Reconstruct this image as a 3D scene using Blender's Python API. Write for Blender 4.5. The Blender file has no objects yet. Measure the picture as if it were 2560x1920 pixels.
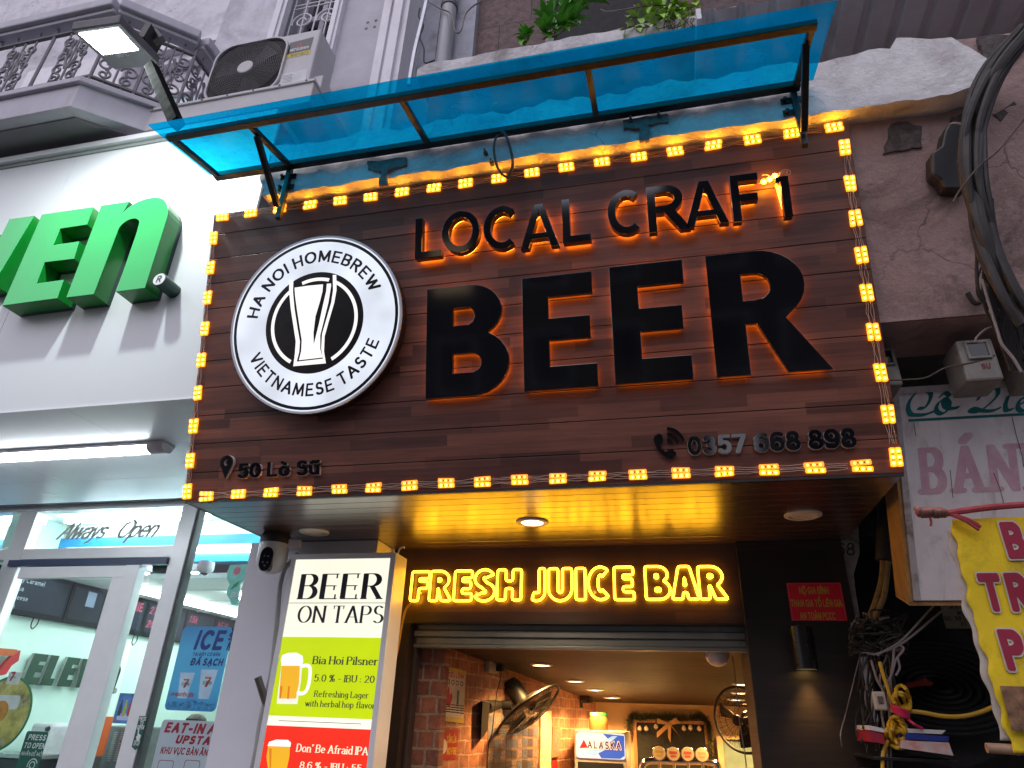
import bpy, bmesh, math, random, unicodedata
from mathutils import Vector, Matrix
from mathutils.geometry import tessellate_polygon

random.seed(7)
R = math.radians
scene = bpy.context.scene
COL = scene.collection

# ------------------------------------------------------------------ camera
CAM = Vector((0.0, 0.0, 1.6))
FOC = 1670.0                                   # focal length in photograph pixels (2560 wide)
CR = Vector(((0.9742262, 0.2230859, 0.0334069)))      # camera right, down and forward axes in the world
CD = Vector(((-0.0712634, 0.4448979, -0.8927415)))
CF = Vector(((-0.2140207, 0.8673515, 0.4493290)))
cam = bpy.data.cameras.new('camera'); cam_o = bpy.data.objects.new('camera', cam); COL.objects.link(cam_o)
cam.sensor_width = 36.0; cam.lens = FOC / 2560 * 36.0
cam.clip_start = 0.05; cam.clip_end = 500.0
cam_o.matrix_world = Matrix(((CR.x, -CD.x, -CF.x, CAM.x), (CR.y, -CD.y, -CF.y, CAM.y), (CR.z, -CD.z, -CF.z, CAM.z), (0, 0, 0, 1)))
scene.camera = cam_o

# ------------------------------------------------------------------ dusk sky, soft sun, exposure
world = bpy.data.worlds.new('World'); scene.world = world; world.use_nodes = True
wn = world.node_tree
sky = wn.nodes.new('ShaderNodeTexSky'); sky.sky_type = 'NISHITA'; sky.sun_disc = False
sky.sun_elevation = R(46); sky.sun_rotation = R(192); sky.dust_density = 1.5; sky.air_density = 1.0
wn.nodes['Background'].inputs['Strength'].default_value = 0.05
hsv = wn.nodes.new('ShaderNodeHueSaturation'); hsv.inputs['Saturation'].default_value = 0.55
tint = wn.nodes.new('ShaderNodeMix'); tint.data_type = 'RGBA'; tint.blend_type = 'MULTIPLY'; tint.inputs['Factor'].default_value = 1.0
tint.inputs['B'].default_value = (1.0, 0.93, 1.05, 1)
wn.links.new(sky.outputs[0], hsv.inputs['Color']); wn.links.new(hsv.outputs[0], tint.inputs['A'])
wn.links.new(tint.outputs['Result'], wn.nodes['Background'].inputs['Color'])
sun = bpy.data.lights.new('sun', 'SUN'); sun.energy = 0.85; sun.angle = R(95); sun.color = (0.95, 0.92, 1.0)
sun_o = bpy.data.objects.new('sun', sun); COL.objects.link(sun_o)
sun_o.rotation_euler = (R(90 - 46), 0, R(-12))
scene.view_settings.view_transform = 'Standard'; scene.view_settings.look = 'None'
scene.view_settings.exposure = 1.0; scene.view_settings.gamma = 1.0
scene.cycles.max_bounces = 8; scene.cycles.transparent_max_bounces = 12
scene.cycles.sample_clamp_indirect = 6.0
scene.cycles.use_denoising = True

# ------------------------------------------------------------------ from a point of the photograph to a point of the place
def ray(p): return CR * (p[0] - 1280.0) + CD * (p[1] - 960.0) + CF * FOC
def aty(p, y): d = ray(p); return CAM + d * ((y - CAM.y) / d.y)
def atz(p, z): d = ray(p); return CAM + d * ((z - CAM.z) / d.z)
def atx(p, x): d = ray(p); return CAM + d * ((x - CAM.x) / d.x)
def D(x, y): return (x * 1.15732, y * 1.15732)
def crop(ox, oy, s): return lambda x, y: (ox + x * s, oy + y * s)
k1 = crop(0, 0, .28933); k2 = crop(480, 0, .28933); k3 = crop(960, 0, .28933); k4 = crop(1500, 0, .28933); k5 = crop(1920, 0, .28933)
k6 = crop(0, 440, .28933); k7 = crop(0, 860, .28933); k8 = crop(0, 1200, .28933); k9 = crop(0, 1520, .24412); k10 = crop(500, 1240, .40977)
k11 = crop(960, 1360, .3375); k12 = crop(1400, 1360, .33746); k13 = crop(1900, 1280, .38574); k14 = crop(1980, 720, .34961)
l1 = crop(440, 540, .31342); l2 = crop(1000, 400, .38577); l3 = crop(1500, 380, .38577); l4 = crop(440, 1040, .36166); l5 = crop(1440, 1000, .37975)

class Frame:                                   # a plane in the place with its own right, up and outward axes
    def __init__(s, o, u, v):
        s.o = Vector(o); s.u = Vector(u).normalized(); s.v = Vector(v).normalized(); s.n = s.u.cross(s.v).normalized()
    def __call__(s, a, b, c=0.0): return s.o + s.u * a + s.v * b + s.n * c
    def hit(s, p, off=0.0):
        d = ray(p); o = s.o + s.n * off
        P = CAM + d * ((o - CAM).dot(s.n) / d.dot(s.n)); q = P - o
        return q.dot(s.u), q.dot(s.v)
    def moved(s, a, b, c=0.0): return Frame(s(a, b, c), s.u, s.v)
def front(y, x=0.0, z=0.0): return Frame((x, y, z), (1, 0, 0), (0, 0, 1))       # a facade facing the street
TILT = R(12.65)
SIGN = Frame((-2.733, 3.243, 2.672), (1, 0, 0), (0, -math.sin(TILT), math.cos(TILT)))
SW, SH = 3.803, 1.839

# ------------------------------------------------------------------ materials
MATS = {}
def nodes(name):
    m = bpy.data.materials.new(name); m.use_nodes = True
    return m, m.node_tree, m.node_tree.nodes, m.node_tree.links, m.node_tree.nodes['Principled BSDF']
def ramp(nt, fac, stops):
    r = nt.nodes.new('ShaderNodeValToRGB'); e = r.color_ramp.elements
    while len(e) < len(stops): e.new(0.5)
    for i, (p, c) in enumerate(stops): e[i].position = p; e[i].color = (*c, 1)
    nt.links.new(fac, r.inputs[0]); return r.outputs[0]
def noise(nt, scale, detail=4, rough=.6, vec=None, dist=0.0):
    n = nt.nodes.new('ShaderNodeTexNoise'); n.inputs['Scale'].default_value = scale; n.inputs['Detail'].default_value = detail
    n.inputs['Roughness'].default_value = rough; n.inputs['Distortion'].default_value = dist
    if vec is not None: nt.links.new(vec, n.inputs['Vector'])
    return n.outputs[0]
def coords(nt, scale=(1, 1, 1)):
    t = nt.nodes.new('ShaderNodeNewGeometry'); mp = nt.nodes.new('ShaderNodeMapping'); mp.inputs['Scale'].default_value = scale
    nt.links.new(t.outputs['Position'], mp.inputs['Vector']); return mp.outputs[0]
def mixc(nt, fac, a, b):
    m = nt.nodes.new('ShaderNodeMix'); m.data_type = 'RGBA'
    for s, v in (('Factor', fac), ('A', a), ('B', b)):
        if hasattr(v, 'is_linked'): nt.links.new(v, m.inputs[s])
        else: m.inputs[s].default_value = v if s == 'Factor' else (*v, 1)
    return m.outputs['Result']
def bump(nt, h, strength, dist=.01):
    b = nt.nodes.new('ShaderNodeBump'); b.inputs['Strength'].default_value = strength; b.inputs['Distance'].default_value = dist
    nt.links.new(h, b.inputs['Height']); return b.outputs[0]
def mat(name, col, rough=.5, metal=0.0, var=.18, scale=6.0, bmp=0.0, bscale=40.0, coat=0.0, dirt=None, dirtscale=2.5, stretch=(1, 1, 1)):
    if name in MATS: return MATS[name]
    m, nt, N, L, b = nodes(name)
    v = coords(nt, stretch)
    n1 = noise(nt, scale, 6, .65, v)
    lo = tuple(c * (1 - var) for c in col); hi = tuple(min(1, c * (1 + var)) for c in col)
    c = ramp(nt, n1, [(.3, lo), (.7, hi)])
    if dirt:
        n2 = noise(nt, dirtscale, 8, .7, v, .4)
        f = ramp(nt, n2, [(.52, (0, 0, 0)), (.72, (1, 1, 1))])
        c = mixc(nt, f, c, dirt)
    L.new(c, b.inputs['Base Color']) if hasattr(c, 'is_linked') else None
    b.inputs['Metallic'].default_value = metal
    rr = nt.nodes.new('ShaderNodeMapRange'); rr.inputs['To Min'].default_value = max(.02, rough * .75); rr.inputs['To Max'].default_value = min(1, rough * 1.25)
    L.new(noise(nt, scale * 3, 5, .6, v), rr.inputs['Value']); L.new(rr.outputs[0], b.inputs['Roughness'])
    b.inputs['Coat Weight'].default_value = coat; b.inputs['Coat Roughness'].default_value = .08
    if bmp: L.new(bump(nt, noise(nt, bscale, 6, .65, v), bmp), b.inputs['Normal'])
    MATS[name] = m; return m
def glow(name, col, strength, var=0.0, scale=5.0):      # only on things that give off light
    strength *= .5
    if name in MATS: return MATS[name]
    m, nt, N, L, b = nodes(name)
    b.inputs['Base Color'].default_value = (*[min(.8, c) * .3 for c in col], 1); b.inputs['Roughness'].default_value = .35
    b.inputs['Emission Color'].default_value = (*col, 1); b.inputs['Emission Strength'].default_value = strength
    if var:
        rr = nt.nodes.new('ShaderNodeMapRange'); rr.inputs['From Min'].default_value = .3; rr.inputs['From Max'].default_value = .7
        rr.inputs['To Min'].default_value = strength * (1 - var); rr.inputs['To Max'].default_value = strength * (1 + var)
        L.new(noise(nt, scale, 2, .5, coords(nt)), rr.inputs['Value']); L.new(rr.outputs[0], b.inputs['Emission Strength'])
    MATS[name] = m; return m
def see_through(name, col, gloss=.08, rough=.02, body=0.0, bodycol=(.5, .5, .5), dirt=0.0, shine=1.0):
    if name in MATS: return MATS[name]
    m = bpy.data.materials.new(name); m.use_nodes = True; nt = m.node_tree; nt.nodes.clear(); L = nt.links
    out = nt.nodes.new('ShaderNodeOutputMaterial'); t = nt.nodes.new('ShaderNodeBsdfTransparent'); t.inputs[0].default_value = (*col, 1)
    g = nt.nodes.new('ShaderNodeBsdfGlossy'); g.inputs['Roughness'].default_value = rough
    fr = nt.nodes.new('ShaderNodeFresnel'); fr.inputs[0].default_value = 1.45
    mp = nt.nodes.new('ShaderNodeMath'); mp.operation = 'MAXIMUM'; mp.inputs[1].default_value = gloss * .3; L.new(fr.outputs[0], mp.inputs[0])
    geo = nt.nodes.new('ShaderNodeNewGeometry'); inv = nt.nodes.new('ShaderNodeMath'); inv.operation = 'SUBTRACT'; inv.inputs[0].default_value = 1.0; L.new(geo.outputs['Backfacing'], inv.inputs[1]); sh = nt.nodes.new('ShaderNodeMath'); sh.operation = 'MULTIPLY'; sh.inputs[1].default_value = shine; L.new(inv.outputs[0], sh.inputs[0]); inv = sh
    mq = nt.nodes.new('ShaderNodeMath'); mq.operation = 'MULTIPLY'; L.new(mp.outputs[0], mq.inputs[0]); L.new(inv.outputs[0], mq.inputs[1]); mp = mq
    d = nt.nodes.new('ShaderNodeBsdfDiffuse'); d.inputs[0].default_value = (*bodycol, 1)
    tr = nt.nodes.new('ShaderNodeBsdfTranslucent'); tr.inputs[0].default_value = (*bodycol, 1)
    dd = nt.nodes.new('ShaderNodeMixShader'); dd.inputs[0].default_value = .75; L.new(d.outputs[0], dd.inputs[1]); L.new(tr.outputs[0], dd.inputs[2])
    m1 = nt.nodes.new('ShaderNodeMixShader')
    rr = nt.nodes.new('ShaderNodeMapRange'); rr.inputs['From Min'].default_value = .35; rr.inputs['From Max'].default_value = .7
    rr.inputs['To Min'].default_value = body; rr.inputs['To Max'].default_value = min(1, body + dirt)
    L.new(noise(nt, 3.0, 8, .68, coords(nt)), rr.inputs['Value']); L.new(rr.outputs[0], m1.inputs[0])
    L.new(t.outputs[0], m1.inputs[1]); L.new(dd.outputs[0], m1.inputs[2])
    m2 = nt.nodes.new('ShaderNodeMixShader'); L.new(mp.outputs[0], m2.inputs[0]); L.new(m1.outputs[0], m2.inputs[1]); L.new(g.outputs[0], m2.inputs[2])
    L.new(m2.outputs[0], out.inputs[0]); MATS[name] = m; return m
def wood(name, dark, light, rough, strip=.057, length=.42, spec=.5, coat=0.0, axes=(0, 2)):    # finger-jointed strips in mixed browns
    if name in MATS: return MATS[name]
    m, nt, N, L, b = nodes(name)
    g = nt.nodes.new('ShaderNodeNewGeometry'); sp = nt.nodes.new('ShaderNodeSeparateXYZ'); L.new(g.outputs['Position'], sp.inputs[0])
    cb = nt.nodes.new('ShaderNodeCombineXYZ'); L.new(sp.outputs[axes[0]], cb.inputs[0]); L.new(sp.outputs[axes[1]], cb.inputs[1])
    br = nt.nodes.new('ShaderNodeTexBrick'); L.new(cb.outputs[0], br.inputs['Vector'])
    br.inputs['Scale'].default_value = 1.0; br.inputs['Mortar Size'].default_value = 0.0; br.inputs['Brick Width'].default_value = length
    br.inputs['Row Height'].default_value = strip; br.offset = .37; br.squash = 1.35; br.squash_frequency = 3; br.inputs['Bias'].default_value = 0
    br.inputs['Color1'].default_value = (*dark, 1); br.inputs['Color2'].default_value = (*light, 1)
    mp = nt.nodes.new('ShaderNodeMapping'); mp.inputs['Scale'].default_value = (2.2, 55, 1); L.new(cb.outputs[0], mp.inputs[0])
    n = noise(nt, 1.0, 7, .7, mp.outputs[0], .8)
    gr = ramp(nt, n, [(.3, (.66, .66, .66)), (.65, (1.16, 1.14, 1.1))])
    mul = nt.nodes.new('ShaderNodeMix'); mul.data_type = 'RGBA'; mul.blend_type = 'MULTIPLY'; mul.inputs['Factor'].default_value = 1
    L.new(br.outputs['Color'], mul.inputs['A']); L.new(gr, mul.inputs['B'])
    big = ramp(nt, noise(nt, 1.7, 3, .5, cb.outputs[0]), [(.3, (.75, .75, .78)), (.7, (1.2, 1.15, 1.1))])
    mu2 = nt.nodes.new('ShaderNodeMix'); mu2.data_type = 'RGBA'; mu2.blend_type = 'MULTIPLY'; mu2.inputs['Factor'].default_value = 1
    L.new(mul.outputs['Result'], mu2.inputs['A']); L.new(big, mu2.inputs['B']); L.new(mu2.outputs['Result'], b.inputs['Base Color'])
    rr = nt.nodes.new('ShaderNodeMapRange'); rr.inputs['To Min'].default_value = rough * .75; rr.inputs['To Max'].default_value = rough * 1.3
    L.new(n, rr.inputs['Value']); L.new(rr.outputs[0], b.inputs['Roughness']); L.new(bump(nt, n, .12, .004), b.inputs['Normal'])
    b.inputs['Specular IOR Level'].default_value = spec; b.inputs['Coat Weight'].default_value = coat; b.inputs['Coat Roughness'].default_value = .27
    MATS[name] = m; return m
def bricks(name, c1, c2, mortar, w, h, axes, rough=.8, msize=.012, bmp=.5):
    if name in MATS: return MATS[name]
    m, nt, N, L, b = nodes(name)
    g = nt.nodes.new('ShaderNodeNewGeometry'); sp = nt.nodes.new('ShaderNodeSeparateXYZ'); L.new(g.outputs['Position'], sp.inputs[0])
    cb = nt.nodes.new('ShaderNodeCombineXYZ'); L.new(sp.outputs[axes[0]], cb.inputs[0]); L.new(sp.outputs[axes[1]], cb.inputs[1])
    wob = nt.nodes.new('ShaderNodeMix'); wob.data_type = 'RGBA'; wob.inputs['Factor'].default_value = .018
    nn = nt.nodes.new('ShaderNodeTexNoise'); nn.inputs['Scale'].default_value = 9; L.new(cb.outputs[0], nn.inputs['Vector'])
    L.new(cb.outputs[0], wob.inputs['A']); L.new(nn.outputs['Color'], wob.inputs['B'])
    br = nt.nodes.new('ShaderNodeTexBrick'); L.new(wob.outputs['Result'], br.inputs['Vector'])
    br.inputs['Scale'].default_value = 1.0; br.inputs['Mortar Size'].default_value = msize; br.inputs['Mortar Smooth'].default_value = .3
    br.inputs['Brick Width'].default_value = w; br.inputs['Row Height'].default_value = h; br.inputs['Bias'].default_value = -.1
    br.inputs['Color1'].default_value = (*c1, 1); br.inputs['Color2'].default_value = (*c2, 1); br.inputs['Mortar'].default_value = (*mortar, 1)
    n = noise(nt, 14, 7, .7, cb.outputs[0], .5)
    mul = nt.nodes.new('ShaderNodeMix'); mul.data_type = 'RGBA'; mul.blend_type = 'MULTIPLY'; mul.inputs['Factor'].default_value = 1
    L.new(br.outputs['Color'], mul.inputs['A']); L.new(ramp(nt, n, [(.3, (.5, .5, .5)), (.7, (1.3, 1.3, 1.3))]), mul.inputs['B'])
    L.new(mul.outputs['Result'], b.inputs['Base Color']); b.inputs['Roughness'].default_value = rough
    hh = nt.nodes.new('ShaderNodeMath'); hh.operation = 'SUBTRACT'; L.new(n, hh.inputs[0]); L.new(br.outputs['Fac'], hh.inputs[1])
    L.new(bump(nt, hh.outputs[0], bmp, .02), b.inputs['Normal']); MATS[name] = m; return m
def plaster(name, base, dark, stain, rough=.85, bmp=.5, scale=2.0):                          # weathered, chipped, stained render
    if name in MATS: return MATS[name]
    m, nt, N, L, b = nodes(name); v = coords(nt)
    c = ramp(nt, noise(nt, scale * 3, 9, .7, v, .3), [(.28, tuple(x * .7 for x in base)), (.5, base), (.75, tuple(min(1, x * 1.15) for x in base))])
    f1 = ramp(nt, noise(nt, scale, 9, .72, v, .6), [(.5, (0, 0, 0)), (.66, (1, 1, 1))]); c = mixc(nt, f1, c, dark)
    vs = coords(nt, (9, 9, 1.2)); f2 = ramp(nt, noise(nt, scale * .8, 6, .65, vs), [(.55, (0, 0, 0)), (.8, (.7, .7, .7))]); c = mixc(nt, f2, c, stain)
    vo = nt.nodes.new('ShaderNodeTexVoronoi'); vo.feature = 'DISTANCE_TO_EDGE'; vo.inputs['Scale'].default_value = 2.3
    wv = nt.nodes.new('ShaderNodeMix'); wv.data_type = 'RGBA'; wv.inputs['Factor'].default_value = .25
    nn = nt.nodes.new('ShaderNodeTexNoise'); nn.inputs['Scale'].default_value = 4; nn.inputs['Detail'].default_value = 6; L.new(v, nn.inputs['Vector'])
    L.new(v, wv.inputs['A']); L.new(nn.outputs['Color'], wv.inputs['B']); L.new(wv.outputs['Result'], vo.inputs['Vector'])
    f3 = ramp(nt, vo.outputs['Distance'], [(.002, (1, 1, 1)), (.008, (0, 0, 0))])
    f4 = nt.nodes.new('ShaderNodeMix'); f4.data_type = 'RGBA'; f4.blend_type = 'MULTIPLY'; f4.inputs['Factor'].default_value = 1; L.new(f3, f4.inputs['A'])
    L.new(ramp(nt, noise(nt, 1.4, 2, .5, v), [(.5, (0, 0, 0)), (.6, (.7, .7, .7))]), f4.inputs['B'])
    c = mixc(nt, f4.outputs['Result'], c, tuple(x * .35 for x in dark))
    L.new(c, b.inputs['Base Color']); b.inputs['Roughness'].default_value = rough
    L.new(bump(nt, noise(nt, 28, 9, .72, v), bmp, .015), b.inputs['Normal']); MATS[name] = m; return m

# ------------------------------------------------------------------ mesh building
def V(p): return Vector(p)
def arc(cx, cy, rx, ry, a0, a1, n=None):
    n = n or max(4, int(abs(a1 - a0) / 15))
    return [(cx + rx * math.cos(R(a0 + (a1 - a0) * i / n)), cy + ry * math.sin(R(a0 + (a1 - a0) * i / n))) for i in range(n + 1)]
def hull(pts):
    pts = sorted(set((round(x, 6), round(y, 6)) for x, y in pts))
    def half(ps):
        h = []
        for p in ps:
            while len(h) > 1 and (h[-1][0] - h[-2][0]) * (p[1] - h[-2][1]) - (h[-1][1] - h[-2][1]) * (p[0] - h[-2][0]) <= 0: h.pop()
            h.append(p)
        return h[:-1]
    return half(pts) + half(pts[::-1])
def area(l): return .5 * sum(l[i - 1][0] * l[i][1] - l[i][0] * l[i - 1][1] for i in range(len(l)))
def inset(loop, d):                            # moves a closed loop inward (left of a counter-clockwise loop)
    n = len(loop); out = []
    for i in range(n):
        a, b, c = Vector(loop[i - 1]), Vector(loop[i]), Vector(loop[(i + 1) % n])
        e1 = (b - a); e2 = (c - b)
        if e1.length < 1e-7 or e2.length < 1e-7: out.append(tuple(b)); continue
        e1.normalize(); e2.normalize(); n1 = Vector((-e1.y, e1.x)); n2 = Vector((-e2.y, e2.x))
        k = n1 + n2
        if k.length < 1e-4: out.append(tuple(b + n1 * d)); continue
        k.normalize(); out.append(tuple(b + k * (d / max(.45, k.dot(n1)))))
    return out

class MB:                                      # collects shapes; build() links them as ONE mesh object
    def __init__(s): s.v = []; s.f = []; s.m = []; s.cur = 0
    def add(s, vs, fs):
        k = len(s.v); s.v += [V(p) for p in vs]; s.f += [[i + k for i in f] for f in fs]; s.m += [s.cur] * len(fs)
    def hexa(s, p):                            # eight corners: bottom ring then top ring
        s.add(p, [(3, 2, 1, 0), (4, 5, 6, 7), (0, 1, 5, 4), (1, 2, 6, 5), (2, 3, 7, 6), (3, 0, 4, 7)])
    def box(s, x0, x1, y0, y1, z0, z1):
        s.hexa([(x0, y0, z0), (x1, y0, z0), (x1, y1, z0), (x0, y1, z0), (x0, y0, z1), (x1, y0, z1), (x1, y1, z1), (x0, y1, z1)])
    def fbox(s, F, a0, a1, b0, b1, c0, c1):
        s.hexa([F(a0, b0, c0), F(a1, b0, c0), F(a1, b1, c0), F(a0, b1, c0), F(a0, b0, c1), F(a1, b0, c1), F(a1, b1, c1), F(a0, b1, c1)])
    def bar(s, a, b, w, h, up=(0, 0, 1)):      # square bar from a to b
        a, b = V(a), V(b); d = (b - a).normalized(); x = d.cross(V(up))
        if x.length < 1e-4: x = d.cross(V((1, 0, 0)))
        x.normalize(); y = x.cross(d).normalized(); x *= w / 2; y *= h / 2
        s.hexa([a - x - y, a + x - y, a + x + y, a - x + y, b - x - y, b + x - y, b + x + y, b - x + y])
    def quad(s, a, b, c, d): s.add([a, b, c, d], [(0, 1, 2, 3)])
    def grid(s, fn, nu, nv):
        s.add([fn(i / nu, j / nv) for j in range(nv + 1) for i in range(nu + 1)],
              [(j * (nu + 1) + i, j * (nu + 1) + i + 1, (j + 1) * (nu + 1) + i + 1, (j + 1) * (nu + 1) + i) for j in range(nv) for i in range(nu)])
    def prism(s, F, loops, c0, c1):            # outline with holes, from depth c0 to c1 along the frame's outward axis
        loops = [l if (area(l) > 0) == (i == 0) else l[::-1] for i, l in enumerate(loops)]
        flat = [p for l in loops for p in l]; n = len(flat)
        tri = tessellate_polygon([[V((x, y, 0)) for x, y in l] for l in loops])
        vs = [F(x, y, c1) for x, y in flat] + [F(x, y, c0) for x, y in flat]; fs = []
        for a, b, c in tri:
            A, B_, C_ = flat[a], flat[b], flat[c]
            if (B_[0] - A[0]) * (C_[1] - A[1]) - (B_[1] - A[1]) * (C_[0] - A[0]) < 0: b, c = c, b
            fs += [(a, b, c)] + ([(a + n, c + n, b + n)] if c0 != c1 else [])
        if c0 == c1: vs = vs[:n]
        else:
            k = 0
            for l in loops:
                m = len(l)
                for i in range(m): j = (i + 1) % m; fs.append((k + i, k + i + n, k + j + n, k + j))
                k += m
        s.add(vs, fs)
    def tube(s, pts, r, n=8, closed=False, cap=True):
        pts = [V(p) for p in pts]; m = len(pts); rs = r if isinstance(r, (list, tuple)) else [r] * m
        rings = []; up = None
        for i, p in enumerate(pts):
            a = pts[i - 1] if (i or closed) else p; b = pts[(i + 1) % m] if (i < m - 1 or closed) else p
            d = (b - a)
            if d.length < 1e-9: d = V((0, 0, 1))
            d.normalize()
            if up is None: up = d.orthogonal().normalized()
            up = up - d * up.dot(d)
            if up.length < 1e-5: up = d.orthogonal()
            up.normalize(); w = d.cross(up)
            rings.append([p + (up * math.cos(t) + w * math.sin(t)) * rs[i] for t in [2 * math.pi * j / n for j in range(n)]])
        vs = [q for g in rings for q in g]; fs = []
        for i in range(m if closed else m - 1):
            A = i * n; B_ = ((i + 1) % m) * n
            fs += [(A + j, A + (j + 1) % n, B_ + (j + 1) % n, B_ + j) for j in range(n)]
        if cap and not closed: fs += [tuple(range(n))[::-1], tuple((m - 1) * n + j for j in range(n))]
        s.add(vs, fs)
    def lathe(s, o, axis, prof, n=20):         # profile: (radius, distance along axis)
        o, ax = V(o), V(axis).normalized(); x = ax.orthogonal().normalized(); y = ax.cross(x)
        vs = [o + ax * h + (x * math.cos(2 * math.pi * j / n) + y * math.sin(2 * math.pi * j / n)) * r for r, h in prof for j in range(n)]
        fs = [(i * n + j, i * n + (j + 1) % n, (i + 1) * n + (j + 1) % n, (i + 1) * n + j) for i in range(len(prof) - 1) for j in range(n)]
        if prof[0][0] > 1e-5: fs.append(tuple(range(n))[::-1])
        if prof[-1][0] > 1e-5: fs.append(tuple((len(prof) - 1) * n + j for j in range(n)))
        s.add(vs, fs)
    def build(s, name, mats, parent=None, smooth=False, bevel=0.0, at=None, local=False):
        me = bpy.data.meshes.new(name)
        off = V((0, 0, 0)) if local else (base_of(parent) if parent is not None else V(at or (0, 0, 0)))
        me.from_pydata([tuple(p - off) for p in s.v], [], s.f); me.validate()
        if len(me.polygons) == len(s.m): me.polygons.foreach_set('material_index', s.m)
        for m in (mats if isinstance(mats, (list, tuple)) else [mats]): me.materials.append(m)
        bm = bmesh.new(); bm.from_mesh(me)
        bmesh.ops.remove_doubles(bm, verts=bm.verts, dist=1e-6) if smooth else None
        bmesh.ops.recalc_face_normals(bm, faces=bm.faces)
        bm.to_mesh(me); bm.free()
        if smooth:
            me.polygons.foreach_set('use_smooth', [True] * len(me.polygons)); me.set_sharp_from_angle(angle=R(40))
        o = bpy.data.objects.new(name, me); COL.objects.link(o)
        if parent is not None: o.parent = parent
        else: o.location = off
        if bevel:
            md = o.modifiers.new('edge', 'BEVEL'); md.width = bevel; md.segments = 2; md.limit_method = 'ANGLE'; md.angle_limit = R(40)
        return o
def base_of(o):
    p = V((0, 0, 0))
    while o is not None: p = p + o.location; o = o.parent
    return p
def tag(o, label, cat, group=None, kind=None):
    if label: o['label'] = label
    if cat: o['category'] = cat
    if group: o['group'] = group
    if kind: o['kind'] = kind
    return o
def thing(name, loc, label, cat, group=None):
    o = bpy.data.objects.new(name, None); COL.objects.link(o); o.location = V(loc); o.empty_display_size = .1
    return tag(o, label, cat, group)
def structure(o): o['kind'] = 'structure'; return o
def copy_tree(o, parent=None):
    c = o.copy(); COL.objects.link(c)
    if parent is not None: c.parent = parent
    for ch in [x for x in bpy.data.objects if x.parent == o]: copy_tree(ch, c)
    return c
def curve(pts, n=8):                           # a smooth line through points
    pts = [V(p) for p in pts]
    if len(pts) < 3: return pts
    P = [pts[0] * 2 - pts[1]] + pts + [pts[-1] * 2 - pts[-2]]; out = []
    for i in range(1, len(P) - 2):
        a, b, c, d = P[i - 1:i + 3]
        for k in range(n):
            t = k / n
            out.append(.5 * ((2 * b) + (c - a) * t + (2 * a - 5 * b + 4 * c - d) * t * t + (3 * b - a - 3 * c + d) * t ** 3))
    return out + [pts[-1]]

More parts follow.
